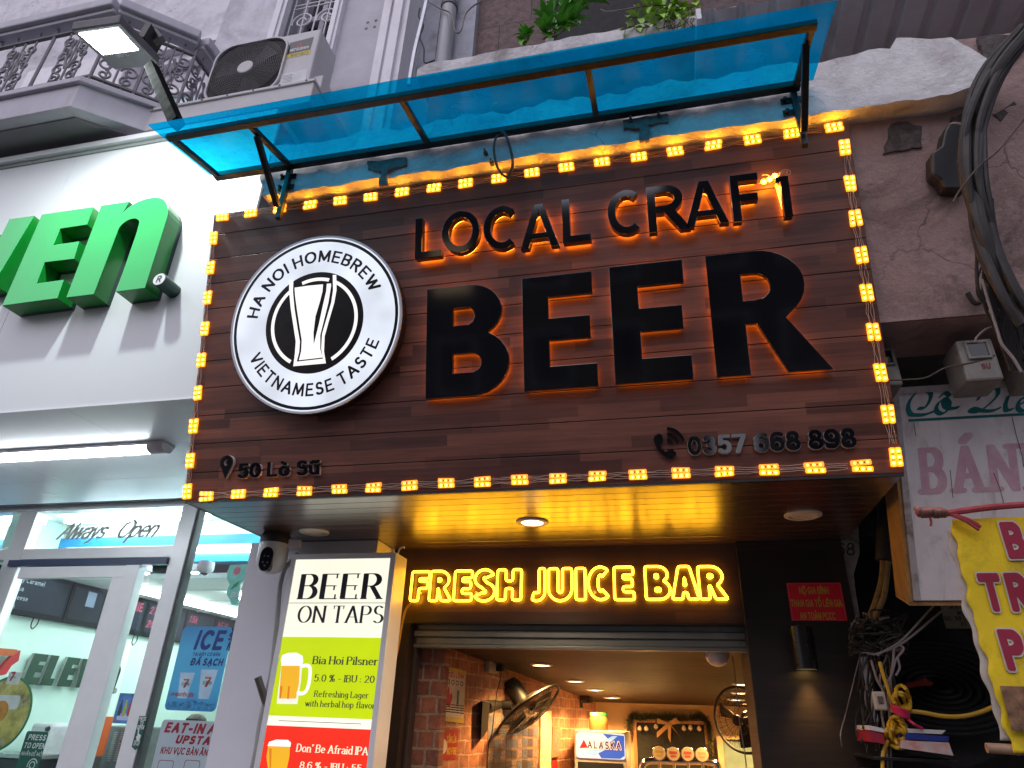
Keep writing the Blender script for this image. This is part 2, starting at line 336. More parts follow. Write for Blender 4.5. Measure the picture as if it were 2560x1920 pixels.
# ------------------------------------------------------------------ lettering drawn with a pen along skeletons
def A_(*a): return ('a',) + a
G = {
 'A': (.70, [[(0, 0), (.35, 1), (.70, 0)], [(.13, .34), (.57, .34)]]),
 'B': (.56, [[(0, 0), (0, 1), (.30, 1), A_(.30, .765, .22, .235, 90, -90), (0, .53)], [(.30, .53), A_(.30, .265, .26, .265, 90, -90), (0, 0)]]),
 'C': (.68, [[A_(.38, .5, .38, .5, 48, 312)]]),
 'D': (.64, [[(0, 0), (0, 1), (.25, 1), A_(.25, .5, .39, .5, 90, -90), (0, 0)]]),
 'E': (.52, [[(.50, 1), (0, 1), (0, 0), (.52, 0)], [(0, .52), (.44, .52)]]),
 'F': (.50, [[(.50, 1), (0, 1), (0, 0)], [(0, .52), (.42, .52)]]),
 'G': (.74, [[A_(.38, .5, .38, .5, 48, 325), (.72, .44), (.44, .44)]]),
 'H': (.62, [[(0, 0), (0, 1)], [(.62, 0), (.62, 1)], [(0, .52), (.62, .52)]]),
 'I': (.02, [[(.01, 0), (.01, 1)]]),
 'J': (.40, [[(.38, 1), (.38, .25), A_(.19, .22, .19, .22, 0, -160)]]),
 'K': (.60, [[(0, 0), (0, 1)], [(.56, 1), (.02, .42)], [(.2, .6), (.6, 0)]]),
 'L': (.48, [[(0, 1), (0, 0), (.48, 0)]]),
 'M': (.80, [[(0, 0), (.04, 1), (.40, .12), (.76, 1), (.80, 0)]]),
 'N': (.64, [[(0, 0), (0, 1), (.64, 0), (.64, 1)]]),
 'O': (.78, [[A_(.39, .5, .39, .5, 90, 450)]]),
 'P': (.54, [[(0, 0), (0, 1), (.28, 1), A_(.28, .74, .26, .26, 90, -90), (0, .48)]]),
 'Q': (.78, [[A_(.39, .5, .39, .5, 90, 450)], [(.45, .25), (.76, -.06)]]),
 'R': (.60, [[(0, 0), (0, 1), (.28, 1), A_(.28, .75, .25, .25, 90, -90), (0, .50)], [(.28, .50), (.60, 0)]]),
 'S': (.54, [[A_(.27, .755, .235, .245, 35, 270), A_(.27, .255, .265, .255, 90, -145)]]),
 'T': (.62, [[(0, 1), (.62, 1)], [(.31, 1), (.31, 0)]]),
 'U': (.60, [[(0, 1), (0, .30), A_(.30, .30, .30, .30, 180, 360), (.60, 1)]]),
 'V': (.68, [[(0, 1), (.34, 0), (.68, 1)]]),
 'W': (.98, [[(0, 1), (.25, 0), (.49, .95), (.73, 0), (.98, 1)]]),
 'X': (.64, [[(0, 1), (.64, 0)], [(.64, 1), (0, 0)]]),
 'Y': (.64, [[(0, 1), (.32, .46), (.64, 1)], [(.32, .46), (.32, 0)]]),
 'Z': (.58, [[(0, 1), (.58, 1), (0, 0), (.58, 0)]]),
 '0': (.54, [[A_(.27, .5, .27, .5, 90, 450)]]),
 '1': (.26, [[(0, .82), (.2, 1), (.2, 0)]]),
 '2': (.52, [[A_(.26, .73, .25, .27, 165, -35), (0, 0), (.52, 0)]]),
 '3': (.52, [[A_(.25, .755, .22, .245, 150, -90), (.2, .51)], [(.25, .51), A_(.25, .26, .27, .26, 90, -150)]]),
 '4': (.58, [[(.42, 0), (.42, 1), (0, .28), (.58, .28)]]),
 '5': (.52, [[(.47, 1), (.1, 1), (.06, .55), A_(.25, .32, .27, .32, 125, -145)]]),
 '6': (.54, [[A_(.32, .62, .32, .38, 50, 180), (0, .32), A_(.27, .31, .27, .31, 180, 540)]]),
 '7': (.52, [[(0, 1), (.52, 1), (.16, 0)]]),
 '8': (.54, [[A_(.27, .76, .22, .24, -90, 270)], [A_(.27, .26, .27, .26, 90, 450)]]),
 '9': (.54, [[A_(.22, .38, .32, .38, -130, 0), (.54, .68), A_(.27, .69, .27, .31, 0, 360)]]),
 '-': (.32, [[(.02, .38), (.30, .38)]]), ':': (.06, [[(.03, .06), (.03, .1)], [(.03, .5), (.03, .54)]]), '.': (.06, [[(.03, .02), (.03, .05)]]),
 "'": (.08, [[(.06, 1), (.03, .8)]]), '%': (.70, [[A_(.14, .76, .14, .22, 0, 360)], [A_(.56, .22, .14, .22, 0, 360)], [(.54, 1), (.14, 0)]]), ',': (.06, [[(.04, .06), (.0, -.12)]]),
 'a': (.46, [[A_(.23, .45, .21, .2, 150, 0), (.44, 0)], [(.44, .36), A_(.21, .18, .21, .18, 90, 330), (.44, .12)]]),
 'b': (.50, [[(0, 1.02), (0, 0)], [A_(.24, .32, .24, .32, 150, -150)]]),
 'c': (.44, [[A_(.25, .32, .25, .32, 45, 315)]]),
 'd': (.50, [[(.48, 1.02), (.48, 0)], [A_(.24, .32, .24, .32, 30, 330)]]),
 'e': (.50, [[(.02, .34), (.48, .34), A_(.25, .32, .24, .32, 5, 310)]]),
 'f': (.34, [[A_(.30, .82, .16, .2, 60, 180), (.14, 0)], [(0, .62), (.30, .62)]]),
 'g': (.48, [[A_(.24, .34, .22, .29, 20, 340)], [(.46, .62), (.46, -.06), A_(.23, -.06, .23, .24, 0, -150)]]),
 'h': (.48, [[(0, 1.02), (0, 0)], [(0, .38), A_(.23, .4, .23, .24, 170, 0), (.46, 0)]]),
 'i': (.06, [[(.03, .63), (.03, 0)], [(.03, .86), (.03, .92)]]),
 'k': (.46, [[(0, 1.02), (0, 0)], [(.42, .64), (.02, .25)], [(.14, .38), (.46, 0)]]),
 'l': (.06, [[(.03, 1.02), (.03, 0)]]),
 'm': (.80, [[(0, .63), (0, 0)], [(0, .4), A_(.2, .42, .2, .22, 170, 0), (.4, 0)], [(.4, .4), A_(.6, .42, .2, .22, 170, 0), (.8, 0)]]),
 'n': (.48, [[(0, .63), (0, 0)], [(0, .38), A_(.23, .4, .23, .24, 170, 0), (.46, 0)]]),
 'o': (.52, [[A_(.26, .32, .26, .32, 90, 450)]]),
 'p': (.50, [[(0, .63), (0, -.3)], [A_(.24, .32, .24, .32, 150, -150)]]),
 'r': (.32, [[(0, .63), (0, 0)], [(0, .36), A_(.22, .4, .22, .24, 165, 60)]]),
 's': (.40, [[A_(.2, .48, .17, .16, 30, 270), A_(.2, .16, .2, .16, 90, -150)]]),
 't': (.32, [[(.12, .88), (.12, .14), A_(.26, .14, .14, .14, 180, 290)], [(0, .62), (.30, .62)]]),
 'u': (.48, [[(0, .63), (0, .24), A_(.23, .24, .23, .24, 180, 350), (.46, .63), (.46, 0)]]),
 'v': (.46, [[(0, .63), (.23, 0), (.46, .63)]]), 'w': (.72, [[(0, .63), (.18, 0), (.36, .6), (.54, 0), (.72, .63)]]),
 'y': (.46, [[(0, .63), (.24, .02)], [(.46, .63), (.18, -.22), (.04, -.28)]]),
}
def glyph(ch):
    base = unicodedata.normalize('NFD', ch); marks = base[1:]; c = base[0]
    bar = c in 'Đđ'
    if bar: c = 'D' if c == 'Đ' else 'd'
    if c not in G: return .3, []
    w, st = G[c]; strokes = []
    for s in st:
        pl = []
        for p in s: pl += arc(*p[1:]) if p[0] == 'a' else [p]
        strokes.append(pl)
    low = c.islower() and c not in 'bdfhklt'
    if marks and c == 'i': strokes = strokes[:1]
    x = w / 2; y = .88 if low else 1.17
    if bar: strokes.append([(-.12, .5), (.26, .5)] if c == 'D' else [(.3, .82), (.62, .82)])
    for m in marks:
        if m == '\u0300': strokes.append([(x - .16, y + .14), (x + .04, y)])
        elif m == '\u0301': strokes.append([(x + .16, y + .14), (x - .04, y)])
        elif m == '\u0302': strokes.append([(x - .2, y - .02), (x, y + .1), (x + .2, y - .02)]); y += .16
        elif m == '\u0303': strokes.append([(x - .2, y), (x - .1, y + .1), (x + .08, y + .02), (x + .2, y + .11)])
        elif m == '\u0306': strokes.append(arc(x, y + .12, .17, .13, 190, 350, 6))
        elif m == '\u0309': strokes.append(arc(x, y + .14, .09, .08, 160, -60, 6) + [(x, y)])
        elif m == '\u0323': strokes.append([(x, -.22), (x, -.18)])
        elif m == '\u031b': strokes.append([(w, .55 if low else .9), (w + .12, .66 if low else 1.02)])
    return w, strokes
def pen_shape(kind, a, b):
    if kind == 'flat': return [(a * x, b * y) for x, y in ((1, .62), (.62, 1), (-.62, 1), (-1, .62), (-1, -.62), (-.62, -1), (.62, -1), (1, -.62))]
    return [(a * math.cos(R(30 * i)), b * math.sin(R(30 * i))) for i in range(12)]
def stroke_into(mb, place, strokes, pen, depth, k0=0):
    k = k0
    for s in strokes:
        for p, q in zip(s, s[1:]):
            h = hull([(p[0] + x, p[1] + y) for x, y in pen] + [(q[0] + x, q[1] + y) for x, y in pen])
            e = 2e-5 * (k % 60); k += 1; n = len(h)
            if n < 3: continue
            if depth: mb.add([place(x, y, depth + e) for x, y in h] + [place(x, y, -e) for x, y in h],
                             [tuple(range(n))] + [(j, j + n, (j + 1) % n + n, (j + 1) % n) for j in range(n)])
            else: mb.add([place(x, y, e) for x, y in h], [tuple(range(n))])
    return k
def text_width(s, gap): return sum(.34 if c == ' ' else glyph(c)[0] + gap for c in s) - gap
def write(mb, F, s, h, weight=.11, pen='flat', thin=None, gap=None, serif=0.0, shear=0.0, depth=0.0, align='l', a=0.0, b=0.0, c=.001, fit=None, each=None, circle=None):
    # draws the words in frame F: cap height h, baseline at (a, b); fit squeezes the line to that width
    thin = weight if thin is None else thin; gap = (.16 + weight) if gap is None else gap
    pw = pen_shape(pen, weight / 2, thin / 2); W = text_width(s, gap)
    sx = 1.0 if not fit else fit / (W * h)
    x = 0.0 if align == 'l' else (-W / 2 if align == 'c' else -W)
    for ch in s:
        if ch == ' ': x += .34; continue
        w, st = glyph(ch)
        if serif:
            ex = []
            for l in st:
                for e, o in ((l[0], l[1]), (l[-1], l[-2])):
                    if abs(e[1] - o[1]) > abs(e[0] - o[0]) * .8 and (abs(e[1]) < .02 or abs(e[1] - 1) < .03 or abs(e[1] - .63) < .02 or e[1] < -.25):
                        lo = serif if not (ch.islower() and e[1] > .5) else serif * .8
                        ex.append([(e[0] - lo, e[1]), (e[0] + (lo if not (ch.islower() and e[1] > .5) else 0), e[1])])
                    elif abs(e[0] - o[0]) > .05 and abs(e[1] - o[1]) < .02 and ch in 'EFTLZ': ex.append([(e[0], e[1] - (.16 if e[1] > .5 else 0)), (e[0], e[1] + (.16 if e[1] < .1 else 0))])
        def place(px, py, pz, x0=x):
            X = (x0 + px + shear * py) * h; Y = py * h
            if circle:                          # (centre a, centre b, radius, angle of the text's middle, -1 when read along the bottom)
                cx, cy, r, mid, sg = circle; rr = r + sg * Y; t = R(mid) - sg * (X * (sx if fit else 1)) / r
                return F(cx + rr * math.cos(t), cy + rr * math.sin(t), c + pz)
            return F(a + X * sx, b + Y, c + pz)
        tgt = each() if each else mb
        k = stroke_into(tgt[0] if each else mb, place, st, pw, depth)
        if serif and ex: stroke_into(tgt[0] if each else mb, place, ex, pen_shape('round', thin * .8, thin / 2), depth, k)
        if each: tgt[1](ch)
        x += w + gap

# ------------------------------------------------------------------ thick letters as outlines with holes (cap height 1)
def bold(ch, w, t, tv=None):                   # w width, t thickness of the arms, tv of the stems
    tv = tv or t
    if ch == 'I': return [[(0, 0), (w, 0), (w, 1), (0, 1)]]
    if ch == 'L': return [[(0, 0), (w, 0), (w, t), (tv, t), (tv, 1), (0, 1)]]
    if ch == 'E': return [[(0, 0), (w, 0), (w, t), (tv, t), (tv, .5 - t * .42), (w * .93, .5 - t * .42), (w * .93, .5 + t * .58), (tv, .5 + t * .58), (tv, 1 - t), (w * .98, 1 - t), (w * .98, 1), (0, 1)]]
    if ch == 'F': return [[(0, 0), (tv, 0), (tv, .42), (w * .93, .42), (w * .93, .42 + t), (tv, .42 + t), (tv, 1 - t), (w, 1 - t), (w, 1), (0, 1)]]
    if ch == 'T': return [[(w / 2 - tv / 2, 0), (w / 2 + tv / 2, 0), (w / 2 + tv / 2, 1 - t), (w, 1 - t), (w, 1), (0, 1), (0, 1 - t), (w / 2 - tv / 2, 1 - t)]]
    if ch == 'H': return [[(0, 0), (tv, 0), (tv, .5 - t / 2), (w - tv, .5 - t / 2), (w - tv, 0), (w, 0), (w, 1), (w - tv, 1), (w - tv, .5 + t / 2), (tv, .5 + t / 2), (tv, 1), (0, 1)]]
    if ch == 'V': return [[(w / 2 - tv * .52, 0), (w / 2 + tv * .52, 0), (w, 1), (w - tv * 1.05, 1), (w / 2, .3), (tv * 1.05, 1), (0, 1)]]
    if ch == 'A':
        k = tv * 1.08; s = (w / 2 - k * .5)
        xi = lambda y: k + (w / 2 - k) * (y / (1 - t * .9)) if y < 1 else w / 2
        y0, y1 = .2, .2 + t * .85; top = 1 - t * 1.25
        il = lambda y: k + (w / 2 - k) * y / top
        return [[(0, 0), (k, 0), (il(y0), y0), (w - il(y0), y0), (w - k, 0), (w, 0), (w / 2 + k * .52, 1), (w / 2 - k * .52, 1)], [(il(y1), y1), (w - il(y1), y1), (w / 2, top)]]
    if ch == 'O': return [arc(w / 2, .5, w / 2, .5, 0, 345, 28), arc(w / 2, .5, w / 2 - tv, .5 - t, 0, 345, 28)]
    if ch == 'C': return [arc(w * .52, .5, w * .52, .5, 52, 308, 24) + arc(w * .52, .5, w * .52 - tv, .5 - t, 308, 52, 24)]
    if ch == 'U':
        r = w / 2
        return [[(0, 1), (0, r * .95)] + arc(r, r * .95, r, r * .95, 180, 360, 16)[1:-1] + [(w, r * .95), (w, 1), (w - tv, 1), (w - tv, r * .95)] + arc(r, r * .95, r - tv, r * .95 - t, 360, 180, 14)[1:-1] + [(tv, r * .95), (tv, 1)]]
    if ch == 'J':
        r = w * .62; cx = w - r
        return [[(w, 1), (w - tv, 1), (w - tv, r)] + arc(cx, r, r - tv, r - t, 0, -80, 8)[1:] + [(cx - r * .35, t * .95), (cx - r * .55, t * .1)] + arc(cx, r, r, r, -100, 0, 10)]
    if ch == 'S':
        A1 = arc(w * .5, .71, w * .46, .29, 25, 90, 6) + arc(w * .5, .71, w * .46, .29, 90, 255, 14)[1:] + arc(w * .5, .29, w * .5 - tv, .29 - t, 75, -90, 14) + arc(w * .5, .29, w * .5 - tv, .29 - t, -90, -150, 5)[1:]
        B1 = arc(w * .5, .29, w * .5, .29, 210, 270, 6) + arc(w * .5, .29, w * .5, .29, -90, 75, 14)[1:] + arc(w * .5, .71, w * .46 - tv, .29 - t, 255, 90, 14) + arc(w * .5, .71, w * .46 - tv, .29 - t, 90, 25, 5)[1:]
        return [A1 + B1]
    if ch == 'B':
        y = .54; r1 = (1 - y) / 2 + t * .0; 
        o = [(0, 0)] + [(w * .55, 0)] + arc(w * .55, .29, w * .45, .29, -90, 62, 12)[1:] + arc(w * .52, .755, w * .40, .245, -52, 90, 12) + [(0, 1)]
        h1 = [(tv, t), (w * .55, t)] + arc(w * .55, .29, w * .45 - tv, .29 - t, -90, 90, 10)[1:] + [(tv, .58 - t)]
        h2 = [(tv, .56 + t * .35), (w * .50, .56 + t * .35)] + arc(w * .50, (1.56 - t * .65) / 2, w * .42 - tv, (.44 - t * 1.35) / 2, -90, 90, 10)[1:] + [(tv, 1 - t)]
        return [o, h1, h2]
    if ch == 'R':
        o = [(0, 0), (tv, 0), (tv, .40), (w * .40, .40), (w - tv * 1.22, 0), (w, 0), (w * .66, .43)] + arc(w * .44, .70, w * .42, .30, -50, 90, 12) + [(0, 1)]
        h = [(tv, .40 + t), (w * .42, .40 + t)] + arc(w * .42, (1.40) / 2, max(.03, w * .44 - tv), (.60 - 2 * t) / 2, -90, 90, 10)[1:] + [(tv, 1 - t)]
        return [o, h]
    if ch == 'n':                               # rounded small n at cap height
        r = w / 2
        return [[(0, 0), (tv, 0), (tv, 1 - r)] + arc(r, 1 - r, r - tv, r - t * .9, 180, 0, 14)[1:-1] + [(w - tv, 1 - r), (w - tv, 0), (w, 0), (w, 1 - r)] + arc(r, 1 - r, r, r, 0, 115, 12) + [(tv * .9, 1), (0, 1)]]
    if ch == '7': return [[(0, 1), (0, 1 - t), (w - tv * 1.5, 1 - t), (w * .2, 0), (w * .2 + tv * 1.1, 0), (w, 1 - t * .6), (w, 1)]]
    raise KeyError(ch)
def scaled(loops, sx, sy, shear=0.0, a=0.0, b=0.0): return [[(a + x * sx + shear * y * sy, b + y * sy) for x, y in l] for l in loops]

# ================================================================== THE BAR: leaning sign box, soffit, LED strings
M_wood = wood('sign wood', (.086, .033, .026), (.225, .086, .058), .42, spec=.4)
M_soff = wood('soffit wood', (.045, .020, .014), (.085, .038, .024), .30, strip=.09, length=1.9, spec=1.0, coat=1.0, axes=(0, 1))
M_black = mat('black acrylic', (.006, .006, .008), .07, var=.1, coat=1.0)
M_blackside = mat('black return', (.012, .011, .011), .3, var=.2)
M_halo = glow('halo light', (1.0, .32, .02), 15)
M_steel = mat('black steel', (.018, .018, .02), .38, metal=.3, var=.4, scale=12)
M_white_metal = mat('white metal', (.62, .63, .66), .4, var=.06)

sign = thing('fascia_sign', SIGN(SW / 2, 0, 0), 'large leaning brown plank sign with backlit black letters above the bar door', 'sign')
mb = MB()
# core of the box, then planks laid on its face
yb = 4.49
pts = [(3.255, 2.68), (3.255 - 1.83 * math.sin(TILT), 2.68 + 1.83 * math.cos(TILT)), (yb, 4.46), (yb, 2.68)]
x0, x1 = -2.733, 1.07
vs = [(x0, y, z) for y, z in pts] + [(x1, y, z) for y, z in pts]
mb.add(vs, [(0, 1, 2, 3), (7, 6, 5, 4), (0, 4, 5, 1), (1, 5, 6, 2), (2, 6, 7, 3), (3, 7, 4, 0)])
mb.build('box', M_blackside, sign)
mb = MB(); edges = [0.0] + [round(.162 + .170 * i, 3) for i in range(10)] + [SH]
for b0, b1 in zip(edges, edges[1:]): mb.fbox(SIGN, 0, SW, b0 + .0022, b1 - .0022, -.008, 0)
mb.build('plank_panel', M_wood, sign, bevel=.0015)
# soffit planks
soffit = thing('soffit', (-.83, 3.9, 2.672), 'glossy dark plank ceiling under the leaning sign', 'soffit')
mb = MB(); y = 3.262; k = 0
while y < 4.5:
    w = .105; mb.box(-2.72, 1.06, y + .002, min(y + w - .002, 4.498), 2.664, 2.676); y += w; k += 1
mb.build('plank_panel', M_soff, soffit, bevel=.002)
mb = MB(); mb.box(-2.728, 1.066, 3.244, 3.262, 2.660, 2.679); mb.box(-2.728, -2.716, 3.262, 4.4, 2.662, 2.679); mb.build('edge_trim', M_blackside, soffit)

def raised(loops, F, a, b, c0, c1, face=M_black, halo=True, bev=.0025, hin=.012):
    m = MB(); m.prism(F.moved(a, b), loops, c0, c1)
    o = m.build('letter', face, sign, bevel=bev)
    if halo:
        h = MB(); L = []
        for i, l in enumerate(loops):
            l = l if area(l) > 0 else l[::-1]
            L.append(inset(l, hin if i == 0 else -hin))
        h.prism(F.moved(a, b), L, .004, c0 - .002)
        ho = h.build('backlight', M_halo, o)
    return o
def sc(loops, sx, sy): return [[(x * sx, y * sy) for x, y in l] for l in loops]

def place_letter(ch, crp, bl, br, top, t, tv, c0, c1, n_fix=None):
    off = c1
    a0, b0 = SIGN.hit(crp(*bl), off); a1, b1 = SIGN.hit(crp(*br), off); a2, b2 = SIGN.hit(crp(*top), off)
    w = a1 - a0; h = b2 - b0
    raised(sc(bold(ch, w / h, t, tv), h, h), SIGN, a0, b0, c0, c1, hin=.01 if h < .4 else .016)
    return a0, b0, w, h
# BEER: wide black plates; (bottom left, right extent, top) read off the photograph on the letters' own plane
aB = place_letter('B', l2, (162, 1548), (712, 1520), (175, 838), .205, .245, .016, .045)
aE = place_letter('E', l2, (803, 1498), (1287, 1478), (792, 768), .195, .225, .016, .045)
aF = place_letter('E', l3, (98, 1505), (610, 1478), (74, 745), .195, .225, .016, .045)
aR = place_letter('R', l3, (757, 1458), (1512, 1400), (693, 672), .190, .250, .016, .045)
# LOCAL CRAFT: slimmer, deeper letters
t1, t2 = .155, .165
for ch, crp, bl, br, top in (('L', l2, (95, 641), (266, 618), (92, 380)), ('O', l2, (268, 615), (516, 590), (270, 345)),
        ('C', l2, (540, 590), (778, 560), (545, 312)), ('A', l2, (780, 580), (1033, 552), (788, 298)), ('L', l2, (1056, 540), (1240, 520), (1047, 256)),
        ('C', l3, (56, 543), (300, 512), (58, 258)), ('R', l3, (318, 524), (592, 490), (310, 228)), ('A', l3, (556, 488), (840, 462), (556, 200)),
        ('F', l3, (866, 456), (1056, 440), (846, 152))):
    place_letter(ch, crp, bl, br, top, t1, t2, .022, .072)
# the broken T: only its stem with a stub is left, its light chain hanging out
a0, b0 = SIGN.hit(l3(1199, 420), .072); a1, b1 = SIGN.hit(l3(1253, 412), .072); a2, b2 = SIGN.hit(l3(1185, 156), .072)
w = a1 - a0; h = b2 - b0
raised([[(0, 0), (w, 0), (w, h), (-w * .5, h), (-w * .75, h * .84), (0, h * .88)]], SIGN, a0, b0, .022, .072)
chain = thing('loose_led_chain', SIGN(*SIGN.hit(l3(1100, 175), .03), .03), 'three lit bulbs on a wire hanging out of the broken letter', 'led chain')
M_wire = mat('clear wire', (.55, .42, .33), .35, var=.2)
mb = MB(); mb.tube(curve([SIGN(*SIGN.hit(l3(*p), .06), .06) for p in ((1050, 150), (1090, 150), (1140, 185), (1180, 120), (1225, 118), (1232, 140), (1190, 160))]), .0022, 6); 
mb.tube(curve([SIGN(*SIGN.hit(l3(*p), .055), .055) for p in ((1030, 205), (1062, 190), (1100, 174), (1135, 152), (1190, 125), (1215, 125), (1205, 158))]), .0022, 6); mb.build('wire', M_wire, chain)
M_bulb = glow('warm bulb', (1.0, .40, .010), 80.0)
M_body = glow('module body', (1.0, .31, .015), 2.0)
for p in ((1062, 190), (1100, 174), (1134, 152)):
    m = MB(); P = SIGN(*SIGN.hit(l3(*p), .062), .062); m.lathe(P - SIGN.n * .006, SIGN.n, [(.013, 0), (.013, .004), (.009, .010), (.004, .013), (0, .014)], 12); m.build('bulb', M_bulb, chain, smooth=True)

# round light box with the pub's emblem
DC = Vector((-1.920, 0, 3.62)); dd = DC - SIGN.o
ca = dd.dot(SIGN.u); cb_ = SIGN.hit(l1(1092, 845), .09)[1]; ca = SIGN.hit(l1(1098, 845), .09)[0]
RD = .542
disc = thing('round_emblem', SIGN(ca, cb_, 0), 'round white illuminated emblem with a beer glass on the brown sign', 'lightbox')
FD = SIGN.moved(ca, cb_)
M_face = glow('lit acrylic', (.82, .88, 1.0), .92, var=.2, scale=3.2)
M_rim = mat('pale rim', (.66, .67, .72), .35, metal=.0, var=.06)
M_soff.node_tree.nodes['Principled BSDF'].inputs['Coat IOR'].default_value = 1.9
M_ink = mat('black vinyl', (.006, .006, .009), .25, var=.1)
M_glassface = glow('lit cream acrylic', (1.0, .98, .94), 1.0)
circ = lambda r, n=72: [(r * math.cos(2 * math.pi * i / n), r * math.sin(2 * math.pi * i / n)) for i in range(n)]
m = MB(); m.prism(FD, [circ(RD - .004)], .003, .082); m.build('can', M_blackside, disc)
m = MB(); m.prism(FD, [circ(RD), circ(RD - .012)], .075, .0905); m.build('rim', M_rim, disc)
m = MB(); m.prism(FD, [circ(RD - .012)], .080, .0875); face = m.build('face', M_face, disc)
m = MB(); m.prism(FD, [circ(RD * .962), circ(RD * .928)], .0875, .0882); m.build('ring', M_ink, face)
m = MB(); m.prism(FD, [circ(RD * .572)], .0875, .0882); m.build('dark_disc', M_ink, face)
def ringpart(r0, r1, a0, a1, n=26):
    return [[(r0 * math.cos(R(a0 + (a1 - a0) * i / n)), r0 * math.sin(R(a0 + (a1 - a0) * i / n))) for i in range(n + 1)] + [(r1 * math.cos(R(a1 + (a0 - a1) * i / n)), r1 * math.sin(R(a1 + (a0 - a1) * i / n))) for i in range(n + 1)]]
m = MB()
for a0, a1 in ((125, 240), (-62, 62), (72, 110)): m.prism(FD, ringpart(RD * .470, RD * .508, a0, a1), .0882, .0888)
m.build('white_ring', M_glassface, face)
gl = lambda *q: [(lambda t: (t[0] - ca, t[1] - cb_))(SIGN.hit(l1(*p), .089)) for p in q]
lft = gl((903, 510), (902, 600), (915, 740), (940, 900), (955, 1000), (948, 1100), (935, 1198)); rgt = gl((1195, 1175), (1180, 1080), (1185, 960), (1215, 850), (1262, 690), (1280, 590), (1278, 470))
lin = gl((936, 510), (932, 600), (945, 740), (970, 900), (988, 1000), (982, 1085), (962, 1162)); rin = gl((1172, 1138), (1158, 1060), (1165, 940), (1200, 820), (1238, 690), (1253, 590), (1250, 470))
m = MB()
for A, B_ in ((lft, lin), (rin, rgt)):
    pass
outer = lft + rgt + rin[::-1] + lin[::-1]
m.prism(FD, [outer], .0882, .0888)
inn = gl((945, 572), (950, 640), (965, 750), (985, 880), (1003, 990), (998, 1080), (980, 1150), (1170, 1128), (1150, 1060), (1150, 950), (1180, 830), (1215, 690), (1236, 560), (1236, 538), (1203, 540), (1198, 600), (1170, 720), (1140, 860), (1098, 1028), (1096, 930), (1112, 800), (1148, 680), (1168, 600), (1172, 545), (1050, 556))
m.prism(FD, [inn], .0882, .0888)
m.build('beer_glass', M_glassface, face)
m = MB()
write(m, FD, 'HA NOI HOMEBREW', RD * .118, .19, 'flat', gap=.36, circle=(0, 0, RD * .70, 97, 1), align='c', c=.0884, fit=RD * .70 * R(146))
write(m, FD, 'VIETNAMESE TASTE', RD * .118, .19, 'flat', gap=.36, circle=(0, 0, RD * .805, 272, -1), align='c', c=.0884, fit=RD * .805 * R(134))
m.build('lettering', M_ink, face)

# address and telephone number in small raised letters
M_cutside = mat('cut acrylic', (.60, .50, .46), .3, var=.2)
def raised_text(s, crp, bl, br, top, wgt, c1=.02, kind='letter', gap=.28):
    a0, b0 = SIGN.hit(crp(*bl), c1); a1, b1 = SIGN.hit(crp(*br), c1); a2, b2 = SIGN.hit(crp(*top), c1)
    st = {}
    def each():
        st['m'] = MB(); return st['m'], lambda ch: [st['m'].build('digit' if ch.isdigit() else 'letter', M_black, sign)]
    write(None, SIGN, s, b2 - b0, wgt, 'flat', gap=gap, depth=c1, a=a0, b=b0, c=.001, fit=a1 - a0, each=each)
    # pale cut edge of the acrylic showing under each letter
    m = MB(); write(m, SIGN, s, b2 - b0, wgt + .03, 'flat', gap=gap, depth=c1 * .72, a=a0, b=b0 - .002, c=.0005, fit=a1 - a0); m.build('acrylic_edge', M_cutside, sign)
raised_text('50 Lò Sũ', l4, (432, 422), (980, 404), (430, 338), .20)
raised_text('0357 668 898', l5, (752, 352), (1838, 312), (750, 250), .20)
a0, b0 = SIGN.hit(l4(340, 432), .02); a1, b1 = SIGN.hit(l4(352, 272), .02); hh = b1 - b0; r = hh * .31
pin = [(0, 0)] + arc(0, hh - r, r, r, -22, 202, 22); hole = arc(0, hh - r, r * .45, r * .45, 0, 345, 16)
m = MB(); m.prism(SIGN.moved(a0 + .005, b0), [pin, hole], 0.0005, .016); m.build('acrylic_edge', M_cutside, sign)
m = MB(); m.prism(SIGN.moved(a0, b0), [pin, hole], .017, .022); m.build('map_pin', M_black, sign)
ph = lambda *q: [SIGN.hit(l5(*p), .02) for p in q]
hs = ph((510, 262), (516, 238), (545, 220), (566, 232), (572, 262), (556, 276), (548, 285), (562, 318), (590, 342), (604, 332), (634, 324), (660, 346), (655, 366), (628, 386), (596, 380), (556, 350), (526, 306))
m = MB(); m.prism(SIGN, [hs], .0005, .02); m.build('phone_icon', M_black, sign)
for rr in ((40, .2), (80, .2), (118, .2)):
    o0 = SIGN.hit(l5(600, 290), .02); s0 = SIGN.hit(l5(600 + rr[0], 290), .02); q = s0[0] - o0[0]
    m = MB(); m.prism(SIGN.moved(*o0), ringpart(q * 1.0, q - .012, 10, 86, 12), .0005, .02); m.build('signal_wave', M_black, sign)

